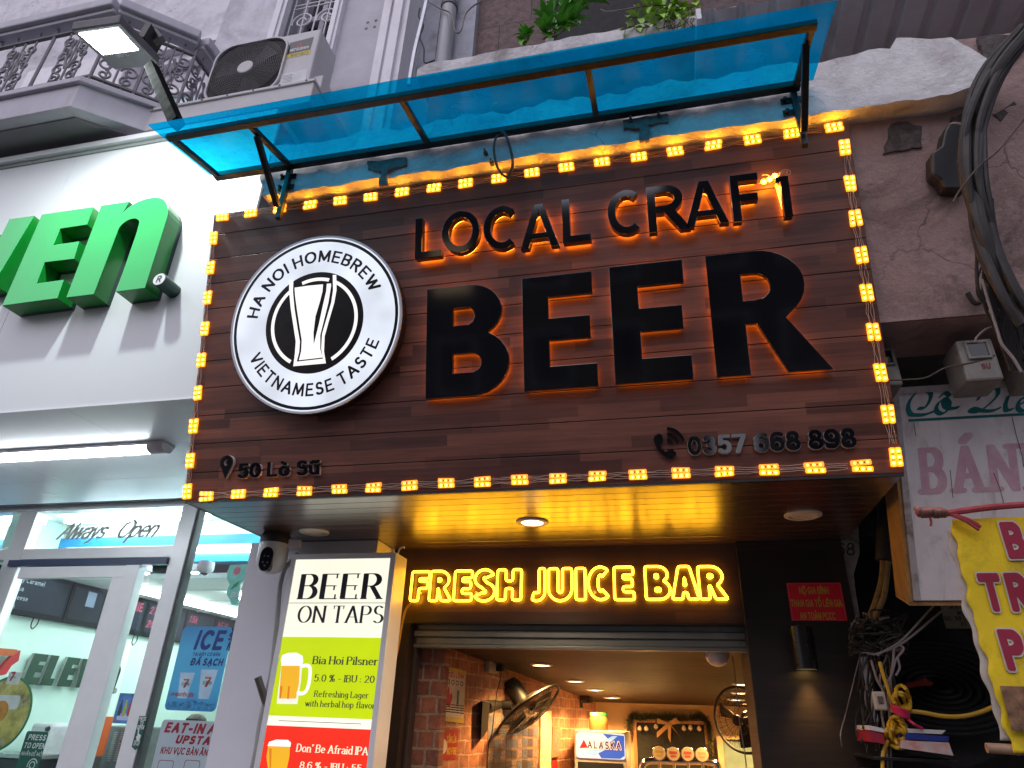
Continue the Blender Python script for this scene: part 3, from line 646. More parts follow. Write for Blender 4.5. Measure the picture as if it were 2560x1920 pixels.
# ------------------------------------------------------------------ strings of small LED modules round the sign's edge
def led_string(label, spots, direction, pair, seed, dim=999):
    rnd = random.Random(seed); mid = spots[len(spots) // 2]
    st = thing('led_string', SIGN(mid[0], mid[1], 0), label, 'led string', 'strings of amber LED modules framing the sign'); B0 = base_of(st)
    if not hasattr(led_string, 'me'):
        m = MB(); L, W, H = .0445, .0125, .009
        o = [(-L, -W * .6), (-L * .93, -W), (L * .93, -W), (L, -W * .6), (L, W * .6), (L * .93, W), (-L * .93, W), (-L, W * .6)]
        FF = Frame((0, 0, 0), (1, 0, 0), (0, 1, 0)); m.prism(FF, [o], 0, H)
        m.cur = 1
        for x in (-.028, 0, .028): m.lathe((x, 0, H), (0, 0, 1), [(.0068, 0), (.006, .003), (.0035, .005), (0, .006)], 10)
        m.cur = 2
        for x in (-.014, .014): m.prism(FF, [[(x - .004, -.004), (x + .004, -.004), (x + .004, .004), (x - .004, .004)]], H, H + .0012)
        M_dark = mat('module resistor', (.35, .13, .02), .5)
        led_string.me = m.build('led_module', [M_body, M_bulb, M_dark], st, local=True)
        first = led_string.me
        m2 = MB(); m2.v, m2.f, m2.m = m.v[:], m.f[:], [0 if k == 1 else k for k in m.m]
        md_ = led_string.me.data.copy(); md_.materials[1] = glow('dim bulb', (1.0, .40, .06), 5.0); md_.materials[0] = glow('dim body', (1.0, .30, .03), 1.6); led_string.dimdata = md_
    else: first = None
    for i, (a, b) in enumerate(spots):
        for sgn in (-1, 1):
            if first is not None and i == 0 and sgn == -1: o = first
            else: o = led_string.me.copy(); COL.objects.link(o)
            o.parent = st
            ang = rnd.uniform(-.05, .05) + (0 if direction == 'h' else math.pi / 2)
            if i >= dim and sgn == 1: o.data = led_string.dimdata
            aa = a + (0 if direction == 'h' else sgn * pair); bb = b + (sgn * pair if direction == 'h' else 0)
            X = SIGN.u * math.cos(ang) + SIGN.v * math.sin(ang); Yv = SIGN.n.cross(X)
            rot = Matrix((X, Yv, SIGN.n)).transposed().to_quaternion().to_euler()
            o.rotation_euler = rot; o.location = SIGN(aa + rnd.uniform(-.003, .003), bb + rnd.uniform(-.002, .002), .006) - B0
    m = MB()
    for q in (-1.5, -.6, .5, 1.4):
        pl = []
        for (a, b), (a2, b2) in zip(spots, spots[1:]):
            dx, dy = (a2 - a), (b2 - b)
            for t in (0, .3, .5, .7):
                wob = 0 if t == 0 else rnd.uniform(-.004, .004)
                off = q * pair * (1.0 if t == 0 else .72) + wob
                pl.append(SIGN(a + dx * t + (0 if direction == 'h' else off), b + dy * t + (off if direction == 'h' else 0), .007 + (0 if t == 0 else rnd.uniform(0, .008))))
        m.tube(curve(pl, 3), .0013, 5)
    m.build('wire', M_wire, st)
    return st
def spots_on(dpts): return [SIGN.hit(D(*p), .01) for p in dpts]
top_sp = spots_on([(480, 469), (541, 460), (605, 451), (670, 442), (735, 433), (801, 425), (868, 415), (937, 406), (1005, 396), (1077, 385), (1149, 373), (1223, 361), (1300, 350), (1379, 339), (1458, 327), (1541, 314), (1626, 302), (1712, 288), (1802, 275)])
bot_sp = spots_on([(445, 1072), (515, 1067), (585, 1064), (658, 1060), (733, 1056), (807, 1053), (884, 1049), (963, 1044), (1042, 1041), (1122, 1037), (1205, 1033), (1290, 1029), (1378, 1025), (1470, 1022), (1565, 1018), (1660, 1014), (1760, 1010), (1862, 1006)])
lef_sp = spots_on([(461, 514), (454, 578), (448, 643), (442, 710), (435, 778), (427, 849), (418, 920), (411, 995), (404, 1062)])
rig_sp = spots_on([(1826, 318), (1836, 396), (1848, 471), (1861, 551), (1873, 632), (1887, 717), (1902, 805), (1918, 894), (1935, 987)])
led_string('string of amber LED modules along the sign\'s top edge', top_sp, 'h', .0135, 1)
led_string('string of amber LED modules along the sign\'s bottom edge', bot_sp, 'h', .0135, 2, 3)
led_string('string of amber LED modules down the sign\'s left edge', lef_sp, 'v', .0135, 3)
led_string('string of amber LED modules down the sign\'s right edge', rig_sp, 'v', .0135, 4)

# ================================================================== ABOVE THE SIGN
M_beam = plaster('beam plaster', (.78, .77, .77), (.40, .36, .36), (.55, .50, .50), bmp=.9, scale=1.1)
M_cement = mat('bare cement', (.17, .165, .16), .9, var=.35, scale=30, bmp=.6)
M_stucco = plaster('old stucco', (.42, .285, .262), (.13, .088, .08), (.20, .125, .11), bmp=1.0, scale=1.7)
M_dirtywhite = plaster('dirty white paint', (.60, .585, .64), (.42, .40, .44), (.44, .41, .43), bmp=.15, scale=.9)
M_paint = mat('white gloss paint', (.68, .66, .71), .45, var=.06, scale=2, dirt=(.52, .48, .50))
M_greypaint = mat('grey house paint', (.42, .41, .46), .6, var=.12, scale=3, dirt=(.36, .35, .38))
M_iron = mat('painted iron', (.10, .095, .10), .5, var=.3, scale=14)
M_cable = mat('black cable', (.020, .016, .014), .65, var=.3)
M_rust = mat('rusty iron', (.10, .07, .055), .8, var=.4, scale=20)
M_glassd = see_through('window glass', (.55, .60, .62), .2, .02)
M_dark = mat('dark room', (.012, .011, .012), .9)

# ---- the concrete beam over the sign
rnd = random.Random(3)
beam = thing('concrete_beam', (-.3, 2.76, 4.48), 'rough pale concrete beam with a broken right end above the sign', 'beam')
zb0 = 4.485
xs = [-2.365 + i * .05 for i in range(int((1.755 + 2.365) / .05) + 1)]
def top_z(x):
    x = x / .876; z = 5.36 + .02 * math.sin(x * 9) + .012 * math.sin(x * 31 + 1)
    if x > 1.0: z += -.045 + .05 * math.sin((x - 1.0) * 5.2)
    if x > 1.55: z += .10
    if x > 1.90: z -= (x - 1.90) * 2.4
    return 1.6 + (z - 1.6) * .876
F = front(2.76)
mb = MB()
fr = []; bk = []
NV = 10
def beam_pt(x, t, y):
    j = (math.sin(x * 37.1 + t * 5) + math.sin(x * 17.3 + 2)) * .0045
    lo = zb0 + (math.sin(x * 7) + math.sin(x * 19 + 1)) * .0035
    if x > 1.4: lo += (x - 1.4) * .10 * (1 + .3 * math.sin(x * 40))
    return Vector((x + (.03 * math.sin(t * 9 + 1) if x < -2.29 or x > 1.68 else 0), y + (j if y < 2.8 else 0), lo + (top_z(x) - lo) * t))
n = len(xs)
vs = [beam_pt(x, k / NV, 2.76) for k in range(NV + 1) for x in xs] + [beam_pt(x, k, 3.30) for k in (0, 1) for x in xs]
fs = [(k * n + i, k * n + i + 1, (k + 1) * n + i + 1, (k + 1) * n + i) for k in range(NV) for i in range(n - 1)]
b0 = (NV + 1) * n
fs += [(b0 + i, b0 + i + 1, i + 1, i) for i in range(n - 1)] + [(NV * n + i, NV * n + i + 1, b0 + n + i + 1, b0 + n + i) for i in range(n - 1)]
for e in (0, n - 1): fs.append(tuple([k * n + e for k in range(NV + 1)] + [b0 + n + e, b0 + e]))
mb.add(vs, fs); mb.build('beam_body', M_beam, beam, smooth=True)
# two T-shaped patches of bare cement where brackets were taken off, with their old bolts
for T in (((200, 1040), (585, 990), (588, 1050), (420, 1085), (425, 1210), (335, 1228), (345, 1105), (200, 1110), k4), ((1520, 1400), (1850, 1360), (1850, 1420), (1690, 1480), (1690, 1590), (1610, 1600), (1640, 1490), (1520, 1465), k2)):
    crp = T[-1]; pl = []
    q = list(T[:-1])
    for a, b in zip(q, q[1:] + q[:1]):
        for t in (0, .25, .5, .75):
            p = crp(a[0] + (b[0] - a[0]) * t + rnd.uniform(-7, 7), a[1] + (b[1] - a[1]) * t + rnd.uniform(-7, 7)); P = aty(p, 2.747); pl.append((P.x, P.z))
    m = MB(); m.prism(front(2.747), [pl], -.012, .004); m.build('bare_patch', M_cement, beam)
for p in (k4(265, 1050), k4(508, 1015), k3(880, 1330), k3(935, 1415), k3(2135, 1055)):
    P = aty(p, 2.75); m = MB(); m.lathe(P, (0, -1, 0), [(.013, -.01), (.013, .014), (.006, .016), (.006, .04), (0, .041)], 8); m.build('old_bolt', M_rust, beam)
wl = thing('wire_loop', aty(k3(1000, 1150), 2.72), 'loop of thin cable hanging below the blue canopy', 'cable')
m = MB()
m.tube(curve([aty(k3(*p), y) for p, y in (((905, 1170), 2.72), ((985, 1140), 2.71), ((1040, 1150), 2.69), ((1090, 1280), 2.69), ((1112, 1420), 2.70), ((1075, 1530), 2.74))]), .008, 8)
m.tube(curve([aty(k3(*p), y) for p, y in (((1115, 1155), 2.72), ((990, 1165), 2.71), ((950, 1270), 2.70), ((975, 1430), 2.70), ((1040, 1520), 2.72), ((1150, 1535), 2.76))]), .007, 8)
m.build('cable', M_rust, wl, smooth=True)

# ---- blue canopy
can = thing('blue_canopy', (-.92, 2.5, 4.62), 'sloping translucent blue canopy in a black steel frame over the sign', 'canopy')
M_blue = see_through('blue polycarbonate', (.10, .77, .92), .12, .25, .16, (.0, .40, .72), .26, .06)
xl, xr = -2.69, .845
YB, ZB, YF, ZF = 2.716, 4.666, 2.295, 4.570      # the frame's back and front
def cz(y): return ZF + (ZB - ZF) * (y - YF) / (YB - YF)
m = MB(); ys = []
m.hexa([(xl - .05, 2.19, cz(2.19) + .022), (xr + .07, 2.19, cz(2.19) + .022), (xr + .07, YB, cz(YB) + .022), (xl - .05, YB, cz(YB) + .022),
        (xl - .05, 2.19, cz(2.19) + .028), (xr + .07, 2.19, cz(2.19) + .028), (xr + .07, YB, cz(YB) + .028), (xl - .05, YB, cz(YB) + .028)])
m.build('blue_sheet', M_blue, can)
B = lambda a, b, nm, w=.04, h=.036, mt=None: (lambda mm: (mm.bar(a, b, w, h), mm.build(nm, mt or M_steel, can, bevel=.003)))(MB())
B((xl, YF, ZF), (xr, YF, ZF), 'front_bar', .04, .036)
B((xl, YB, ZB), (xr, YB, ZB), 'back_bar', .045, .04)
for x in (xl + .02, -2.164, -1.244, -.2365, xr - .02): B((x, YF + .02, cz(YF + .02)), (x, YB - .022, cz(YB - .022)), 'rib' if xl + .1 < x < xr - .1 else 'side_bar', .031, .031)
for x in (-2.164, xr - .035):
    B((x, YF + .09, cz(YF + .09) - .02), (x, 2.703, 4.316), 'brace', .032, .032)
    B((x, 2.735, 4.25), (x, 2.735, 4.655), 'wall_strut', .031, .031)
    for z in (4.517, 4.605): m = MB(); m.box(x - .066, x + .04, 2.748, 2.757, z - .018, z + .018); m.lathe((x - .048, 2.748, z), (0, -1, 0), [(.01, 0), (.01, .02), (0, .021)], 8); m.build('fixing_plate', M_steel, can)

# ---- right-hand old wall with its fittings
wall = thing('old_wall', (1.9, 3.25, 4.1), 'stained pinkish stucco wall right of the lit sign', 'wall')
m = MB()
WALLF = SIGN.moved(0, 0, -.03)
def wall_pt(u, v):
    x = 1.0 + u * 2.4; z = 3.40 + v * 1.60; y = 3.243 - (min(z, 4.45) - 2.672) * math.tan(TILT) + .03
    return Vector((x, y + .010 * math.sin(u * 21 + v * 9) * math.sin(v * 17), z))
m.grid(wall_pt, 26, 26)
m.hexa([wall_pt(0, 0) + V((0, .012, 0)), wall_pt(1, 0) + V((0, .012, 0)), V((3.4, 3.5, 3.4)), V((1.0, 3.5, 3.4)), wall_pt(0, 1) + V((0, .012, 0)), wall_pt(1, 1) + V((0, .012, 0)), V((3.4, 3.5, 5.0)), V((1.0, 3.5, 5.0))]); m.build('wall_face', M_stucco, wall, smooth=True)
M_rough = mat('exposed masonry', (.075, .062, .058), .95, var=.5, scale=18, bmp=1.0, dirt=(.22, .17, .16), dirtscale=7)
def blob(crp, pts, y, name, mt, par, th=.02, jit=6):
    pl = []
    for a, b in zip(pts, pts[1:] + pts[:1]):
        for t in (0, .34, .67):
            pl.append(y.hit(crp(a[0] + (b[0] - a[0]) * t + rnd.uniform(-jit, jit), a[1] + (b[1] - a[1]) * t + rnd.uniform(-jit, jit))))
    m = MB(); m.prism(y, [pl], -.02, th); return m.build(name, mt, par, bevel=.004)
blob(k5, [(1050, 1070), (1210, 1065), (1320, 1110), (1320, 1290), (1230, 1300), (990, 1340), (1010, 1260)], WALLF, 'broken_patch', M_rough, wall, .012, 14)
blob(k5, [(1600, 1010), (1760, 960), (1770, 1060), (1640, 1080), (1575, 1050)], WALLF, 'damp_patch', M_rough, wall, .004, 16)
blob(k5, [(1800, 330), (2212, 290), (2212, 420), (2000, 560), (1880, 640), (1850, 480)], front(2.848), 'damp_patch', M_rough, wall, .006, 16)
blob(k5, [(1950, 1000), (2130, 880), (2160, 920), (2010, 1050)], WALLF, 'damp_patch', M_rough, wall, .004, 14)
fit = thing('cable_box', WALLF(*WALLF.hit(k5(1540, 1350))), 'black weatherproof cable box hanging on the old stucco wall', 'cable box')
m = MB()
o = [WALLF.hit(k5(*p), .05) for p in ((1500, 1160), (1540, 1100), (1640, 1110), (1670, 1150), (1650, 1230), (1620, 1380), (1610, 1440), (1690, 1450), (1670, 1560), (1720, 1600), (1700, 1659), (1500, 1659), (1470, 1590), (1390, 1540), (1385, 1360), (1470, 1300))]
m.prism(WALLF, [o], .0, .09); m.build('casing', mat('black plastic', (.02, .02, .022), .5, var=.3), fit, bevel=.012)
m = MB(); m.tube(curve([WALLF(*WALLF.hit(k5(*p), .06), .06) for p in ((1560, 1110), (1600, 1075), (1680, 1085), (1740, 1080))]), .012, 8); m.build('connector', M_stucco, fit, smooth=True)
hk = thing('hook', aty(k14(1320, 100), 2.95), 'short black hose end hooked on the old wall', 'hook')
m = MB(); m.tube(curve([WALLF(*WALLF.hit(k14(*p), .03), .03) for p in ((1255, 35), (1290, 90), (1320, 110), (1365, 80), (1385, 20), (1395, -60))]), .012, 8); m.build('hose', M_cable, hk, smooth=True)

def cable(name, label, crp, pts, r, mt, grp=None, cat='cable', ys=None, y=3.0):
    P = [aty(crp(*p), (ys[i] if ys else y)) for i, p in enumerate(pts)]
    t = thing(name, P[len(P) // 2], label, cat, grp); m = MB(); m.tube(curve(P), r, 8); m.build('cable_run', mt, t, smooth=True); return t
# thick bundle of black cables sweeping down the right edge
bun = thing('cable_bundle', aty(D(2120, 260), 2.64), 'thick black cable bundle sweeping down at the photo\'s right edge', 'cables')
main = [(2230, 60), (2170, 130), (2135, 190), (2112, 260), (2105, 320), (2106, 390), (2118, 450), (2130, 500), (2150, 560), (2190, 640), (2230, 700)]
for i in range(16):
    dx, dy = rnd.uniform(-26, 22), rnd.uniform(-8, 8)
    m = MB(); m.tube(curve([aty(D(x + dx * (1 + .25 * math.sin(k + i)), y + dy), 2.64 + .03 * math.sin(i * 2.1 + k)) for k, (x, y) in enumerate(main)]), rnd.choice((.008, .010, .013, .017)), 8)
    m.build('cable_run', M_cable, bun, smooth=True)
for i in range(34):
    x0 = 2105 + rnd.uniform(-10, 30); m = MB()
    m.tube(curve([aty(D(x0 + rnd.uniform(-14, 14), 430), 2.64), aty(D(x0 + 12 + rnd.uniform(-10, 25), 540), 2.68), aty(D(x0 + 30 + rnd.uniform(-20, 30), 640), 2.72), aty(D(2170 + rnd.uniform(-20, 40), 720), 2.76), aty(D(2185 + rnd.uniform(-10, 40), 800), 2.8)]), rnd.choice((.0035, .005, .007)), 6)
    m.build('cable_run', M_cable, bun, smooth=True)
M_greyw = mat('grey wire', (.20, .17, .16), .6, var=.3)
cable('thin_wire', 'thin brown wire slanting across the old wall', k5, [(2230, 1010), (1990, 1300), (1830, 1430), (1660, 1640), (1600, 1750)], .004, M_rust, y=2.58)
cable('thin_wire', 'pale thin wire dropping past the meter boxes to the banner\'s knot', k14, [(1360, -60), (1420, 150), (1470, 310), (1500, 400), (1580, 500), (1640, 600)], .006, M_greyw, y=2.66)
cable('thin_wire', 'pale thin wire bent sideways over the meter box', k14, [(1660, 225), (1520, 268), (1400, 290), (1330, 345), (1315, 375), (1345, 390), (1380, 382)], .005, M_greyw, y=2.78)
cable('thin_wire', 'rusty wire crossing below the meter boxes', k14, [(700, 660), (830, 655), (960, 640), (1100, 570), (1300, 530), (1450, 480)], .004, M_rust, y=3.2)

# ---- electricity meter boxes under the wall
M_meter = mat('meter plastic', (.22, .20, .17), .6, var=.25, scale=9, dirt=(.05, .045, .04))
def meter(label, p0, p1, y, words=None):
    P0 = aty(p0, y); P1 = aty(p1, y); F = front(y); t = thing('meter_box', ((P0.x + P1.x) / 2, y, P1.z), label, 'meter box', 'electricity meter boxes under the old wall')
    w = P1.x - P0.x; h = P0.z - P1.z; F = Frame((P0.x, y, P1.z), (1, 0, 0), (0, 0, 1))
    m = MB(); m.fbox(F, 0, w, 0, h, -.2, 0); m.build('case', M_meter, t, bevel=.012)
    m = MB(); m.prism(F, [[(w * .2, h * .50), (w * .85, h * .50), (w * .85, h * .94), (w * .2, h * .94)], [(w * .27, h * .56), (w * .78, h * .56), (w * .78, h * .88), (w * .27, h * .88)]], 0, .012); m.build('window_frame', M_meter, t, bevel=.004)
    m = MB(); m.fbox(F, w * .27, w * .78, h * .56, h * .88, .0005, .004); m.build('window', mat('dark glass', (.01, .01, .012), .08), t)
    if words: m = MB(); write(m, F, words, h * .10, .2, a=w * .5, b=h * .28, c=.002); m.build('lettering', mat('dark red print', (.22, .02, .03), .7), t)
meter('meter box with dark window above the shop board', k14(1165, 375), k14(1525, 650), 3.2, 'SỰ')
meter('meter box half hidden behind the lit right edge of the sign', k14(560, 430), k14(800, 690), 3.3)
meter('meter box cut off by the photo\'s right edge', k14(1580, 370), k14(1900, 640), 3.25)
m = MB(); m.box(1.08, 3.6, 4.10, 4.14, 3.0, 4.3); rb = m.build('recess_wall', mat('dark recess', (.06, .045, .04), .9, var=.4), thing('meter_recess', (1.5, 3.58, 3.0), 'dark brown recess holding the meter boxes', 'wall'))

# ---- corrugated awning overhead at the right
M_corr = mat('corrugated steel', (.60, .62, .66), .5, metal=.05, var=.12, scale=3, dirt=(.40, .38, .42))
aw = thing('corrugated_awning', (1.3, 3.2, 5.65), 'underside of a corrugated metal awning at the top right', 'awning')
m = MB()
xa0, xa1 = .43, 3.2; NX = 150
def corr(u, v):
    x = xa0 + (xa1 - xa0) * u; t = (x / .19) % 1
    h = .035 * (0 if t < .42 else min(1, (t - .42) / .08) if t < .66 else max(0, 1 - (t - .66) / .08))
    y = 3.62 - .72 * v
    return Vector((x, y, 5.62 + .03 * v + h))
m.grid(corr, NX * 2, 2); m.build('sheet', M_corr, aw)
m = MB(); m.box(xa0 - .03, xa0, 2.9, 3.6, 5.60, 5.70); m.build('edge_trim', M_corr, aw)

# ---- upper storey behind the canopy: ledge with plants, brown tiled wall, openings
M_ledge = plaster('ledge concrete', (.60, .58, .59), (.32, .29, .29), (.38, .34, .33), bmp=.9, scale=3)
M_brown = bricks('brown slabs', (.17, .11, .105), (.115, .08, .08), (.07, .052, .052), .62, .42, (0, 2), .85, .006, .35)
old = thing('old_house', (-.3, 4.1, 5.4), 'dim old brown house front above the blue canopy', 'house')
m = MB(); m.box(-1.55, 4.4, 4.10, 4.4, 5.3, 9.5); m.build('wall', M_brown, old)
P = aty(k3(750, 0), 4.09)
m = MB(); m.box(-.72, .35, 4.06, 4.12, 6.55, 8.6); m.build('dark_opening', M_dark, old)
m = MB(); m.box(-.8, -.72, 4.03, 4.12, 6.5, 8.6); m.build('opening_frame', M_iron, old); m = MB(); m.box(.35, .42, 4.03, 4.12, 6.5, 8.6); m.build('opening_frame', M_iron, old)
led = thing('planter_ledge', (-.5, 3.3, 5.9), 'chipped concrete ledge carrying plants above the blue canopy', 'ledge')
la = aty(k3(295, 560), 3.3); lb = aty(k4(885, 130), 3.3); lz0 = aty(k3(295, 670), 3.3).z
nx = 60
def ledge_pt(u, k):
    x = la.x + (lb.x + .35 - la.x) * u; j = .006 * math.sin(x * 11) * .6 + .002 * math.sin(x * 37)
    zt = la.z + .02 + j; zl = lz0 + j * .8
    rr = .05 * max(0, 1 - u * 30)
    return [Vector((x, 3.30 + j, zl)), Vector((x, 3.30 - j, zt - .03 - rr)), Vector((x, 3.325, zt - rr)), Vector((x, 3.7, zt - rr)), Vector((x, 3.7, zl - .0)), Vector((x, 3.42, zl + .0))][k]
vs = [ledge_pt(i / nx, k) for i in range(nx + 1) for k in range(6)]
fs = [(i * 6 + k, (i + 1) * 6 + k, (i + 1) * 6 + (k + 1) % 6, i * 6 + (k + 1) % 6) for i in range(nx) for k in range(6)] + [(5, 4, 3, 2, 1, 0), tuple(nx * 6 + k for k in range(6))]
m = MB(); m.add(vs, fs); m.build('ledge_slab', M_ledge, led, smooth=True)
m = MB(); m.box(la.x + .06, lb.x + .3, 3.45, 4.08, lz0 - .35, lz0 + .01); m.build('slab_root', M_rough, led)
# plants: leaves with a folded midrib on thin stems
def leaf_mat(name, c, c2):
    if name in MATS: return MATS[name]
    mm, nt, N, L, b = nodes(name); L.new(ramp(nt, noise(nt, 9, 4, .6, coords(nt)), [(.3, c), (.7, c2)]), b.inputs['Base Color'])
    b.inputs['Roughness'].default_value = .35; b.inputs['Transmission Weight'].default_value = 0; b.inputs['Subsurface Weight'].default_value = 0
    MATS[name] = mm; return mm
M_leaf = leaf_mat('glossy leaf', (.05, .22, .015), (.14, .46, .04)); M_leafy = leaf_mat('young leaf', (.16, .38, .03), (.40, .60, .07)); M_stem = mat('plant stem', (.09, .07, .03), .7)
def leaf(m, p, d, up, L, W):
    p, d = V(p), V(d).normalized(); s = d.cross(V(up))
    if s.length < .05: s = d.orthogonal()
    s.normalize(); n = s.cross(d).normalized()
    st = [(0, .05, 0), (.2, .75, .03), (.45, 1, .05), (.7, .75, .03), (.9, .3, -.03), (1, 0.02, -.08)]
    vs = []
    for t, w, z in st:
        c = p + d * (L * t) + n * (L * z); vs += [c - s * (W * w / 2) + n * (W * w * .16), c, c + s * (W * w / 2) + n * (W * w * .16)]
    fs = []
    for i in range(5):
        a = i * 3; fs += [(a, a + 1, a + 4, a + 3), (a + 1, a + 2, a + 5, a + 4)]
    m.add(vs, fs)
def plant(name, label, base, stems, nleaf, L, W, mt, seed, spread=.5, droop=0.0, cat='plant'):
    rn = random.Random(seed); t = thing(name, base, label, cat); ml = MB(); ms = MB(); B0 = V(base)
    for tip in stems:
        tip = V(tip); mid = (B0 + tip) / 2 + V((rn.uniform(-.05, .05), rn.uniform(-.04, .04), .03)); c = curve([B0 + V((rn.uniform(-.06, .06), 0, 0)), mid, tip], 6); ms.tube(c, .005, 5)
        dirn = (tip - mid).normalized()
        for k in range(nleaf):
            tt = .35 + .65 * (k + 1) / nleaf; p = c[min(len(c) - 1, int(tt * (len(c) - 1)))]; a = k * 2.4 + rn.uniform(-.3, .3)
            o = dirn.orthogonal().normalized(); o2 = dirn.cross(o)
            d = (o * math.cos(a) + o2 * math.sin(a)) * spread + dirn * (1 - spread * .6) + V((0, 0, -droop)); sz = rn.uniform(.75, 1.15)
            leaf(ml, p, d, (0, -.6, 1), L * sz, W * sz)
    ms.build('stem', M_stem, t, smooth=True); ml.build('foliage', mt, t); return t
y = 3.45
plant('leafy_plant', 'bushy green plant with broad pointed leaves on the ledge', aty(k3(1430, 330), y), [aty(k3(*q), y + dy) for q, dy in (((1400, 170), -.05), ((1560, 60), 0), ((1480, 20), .05), ((1680, 40), 0), ((1570, 190), -.12), ((1400, 250), -.1), ((1640, 160), -.1), ((1760, 20), .05))], 8, .19, .07, M_leaf, 5)
plant('small_plant', 'small green rosette plant at the ledge\'s left', aty(k3(1230, 370), y), [aty(k3(*q), y - .05) for q in ((1190, 290), (1250, 280), (1200, 340))], 7, .10, .04, M_leaf, 6)
plant('climbing_vine', 'yellow green vine spilling over the ledge beside the corrugated sheet', aty(k4(700, 140), y), [aty(k4(*q), y - d) for q, d in (((560, 10), 0), ((420, 30), .05), ((330, 60), .1), ((650, 40), .1), ((760, 60), .12), ((830, 20), .1), ((620, 140), .2), ((480, 130), .2), ((240, 150), .15), ((370, 240), .25), ((180, 260), .2), ((740, 150), .22))], 9, .10, .06, M_leafy, 8, .8, .5)
mm = MB()
for i in range(16): a = k4(560 + i * 20 + rnd.uniform(-20, 20), 150); mm.tube(curve([aty(a, 3.3), aty((a[0] + rnd.uniform(-15, 15), a[1] + 14), 3.24), aty((a[0] + rnd.uniform(-30, 30), a[1] + 30), 3.27)]), .003, 5)
mm.build('dry_stem', M_stem, [o for o in bpy.data.objects if o.name == 'climbing_vine'][0], smooth=True)
cable('thin_wire', 'thin twine strung between the plants over the ledge', k3, [(1870, 80), (1930, 100), (2050, 85), (2212, 55)], .004, M_greyw, y=3.4)

# ================================================================== WHITE HOUSE WITH BALCONY (upper left)
YW = 3.8
wh = thing('white_house', (-3.2, YW, 6.0), 'pale lilac painted house front with pilasters at the upper left', 'house')
X = lambda crp, x, y=0, Y_=YW: aty(crp(x, y), Y_).x
xa, xb, xc, xd, xe = X(k2, 355), X(k2, 745), X(k2, 1340), X(k2, 1690), X(k2, 1930)
m = MB(); m.box(xa, xb + .02, YW, 4.6, 5.0, 12.5); m.build('wall', M_dirtywhite, wh)
m = MB(); m.box(xc - .02, xd + .03, YW + .03, 4.6, 5.0, 12.5); m.build('wall', M_greypaint, wh)
wz0 = aty(k2(900, 330), YW).z - .6
m = MB(); m.box(xb + .02, xc - .02, YW + .05, 4.6, 5.0, wz0); m.build('wall', M_dirtywhite, wh)
m = MB()
m.box(xd + .03, xe, YW - .10, 4.6, 5.0, 9.6); m.box(xd + .09, xd + .13, YW - .13, YW - .1, 5.0, 9.6); m.box(xe - .14, xe - .05, YW - .14, YW - .1, 5.0, 9.6); m.box(xd + .16, xd + .17, YW - .115, YW - .1, 5.0, 9.6)
m.build('pilaster', M_paint, wh, bevel=.008)
m = MB(); m.box(xe, -1.5, 4.02, 4.6, 5.0, 9.6); m.build('wall', mat('blue grey render', (.32, .33, .39), .7, var=.15, scale=4, dirt=(.13, .13, .15)), wh)
for p in ((1520, 195), (1590, 178), (1505, 248), (1578, 232)):
    P = aty(k2(*p), YW + .03); m = MB(); m.lathe(P, (0, -1, 0), [(.016, -.01), (.016, .003), (.009, .004), (0, .001)], 10); m.build('bolt_hole', M_iron, wh)
# window with curled grille over the air conditioner
wt = 9.4
win = MB()
F = front(YW)
win.prism(F, [[(xb + .02, wz0), (xc - .02, wz0), (xc - .02, wt), (xb + .02, wt)], [(xb + .15, wz0 + .1), (xc - .12, wz0 + .1), (xc - .12, wt - .05), (xb + .15, wt - .05)]], -.05, .03)
win.prism(F, [[(xb + .06, wz0 + .02), (xc - .05, wz0 + .02), (xc - .05, wt - .01), (xb + .06, wt - .01)], [(xb + .11, wz0 + .07), (xc - .09, wz0 + .07), (xc - .09, wt - .03), (xb + .11, wt - .03)]], .03, .05)
wf = win.build('window', M_paint, wh, bevel=.006)
m = MB(); m.box(xb + .1, xc - .08, YW + .30, YW + .32, wz0, wt); m.build('pane', mat('dim window glass', (.05, .06, .065), .12, var=.3, scale=2), wf)
m = MB(); m.box(xb + .15, xb + .22, YW + .22, YW + .30, wz0, wt); m.box(xc - .19, xc - .12, YW + .22, YW + .30, wz0, wt); xm = (xb + xc) / 2; m.box(xm - .03, xm + .03, YW + .23, YW + .30, wz0, wt); m.box(xb + .15, xc - .12, YW + .225, YW + .30, 8.25, 8.33); m.build('sash', M_greypaint, wf)
m = MB(); gy = YW + .1; gx0, gx1 = xb + .15, xc - .12
for z in (8.36, 8.30): m.tube([(gx0, gy, z), (gx1, gy, z)], .009, 6)
for i in range(5): x = gx0 + (gx1 - gx0) * i / 4; m.tube([(x, gy, wz0), (x, gy, wt)], .008, 6)
def spiral(c, r0, r1, a0, a1, n=26): return [(c[0] + (r0 + (r1 - r0) * i / n) * math.cos(R(a0 + (a1 - a0) * i / n)), c[1] + (r0 + (r1 - r0) * i / n) * math.sin(R(a0 + (a1 - a0) * i / n))) for i in range(n + 1)]
gw = (gx1 - gx0) / 2
for i in range(2):
    c = (gx0 + gw * (i + .5), 8.08)
    m.tube([(x, gy, z) for x, z in spiral(c, gw * .46, .03, 200, 200 - 560)], .011, 6)
m.build('grille', M_paint, wf, smooth=True)
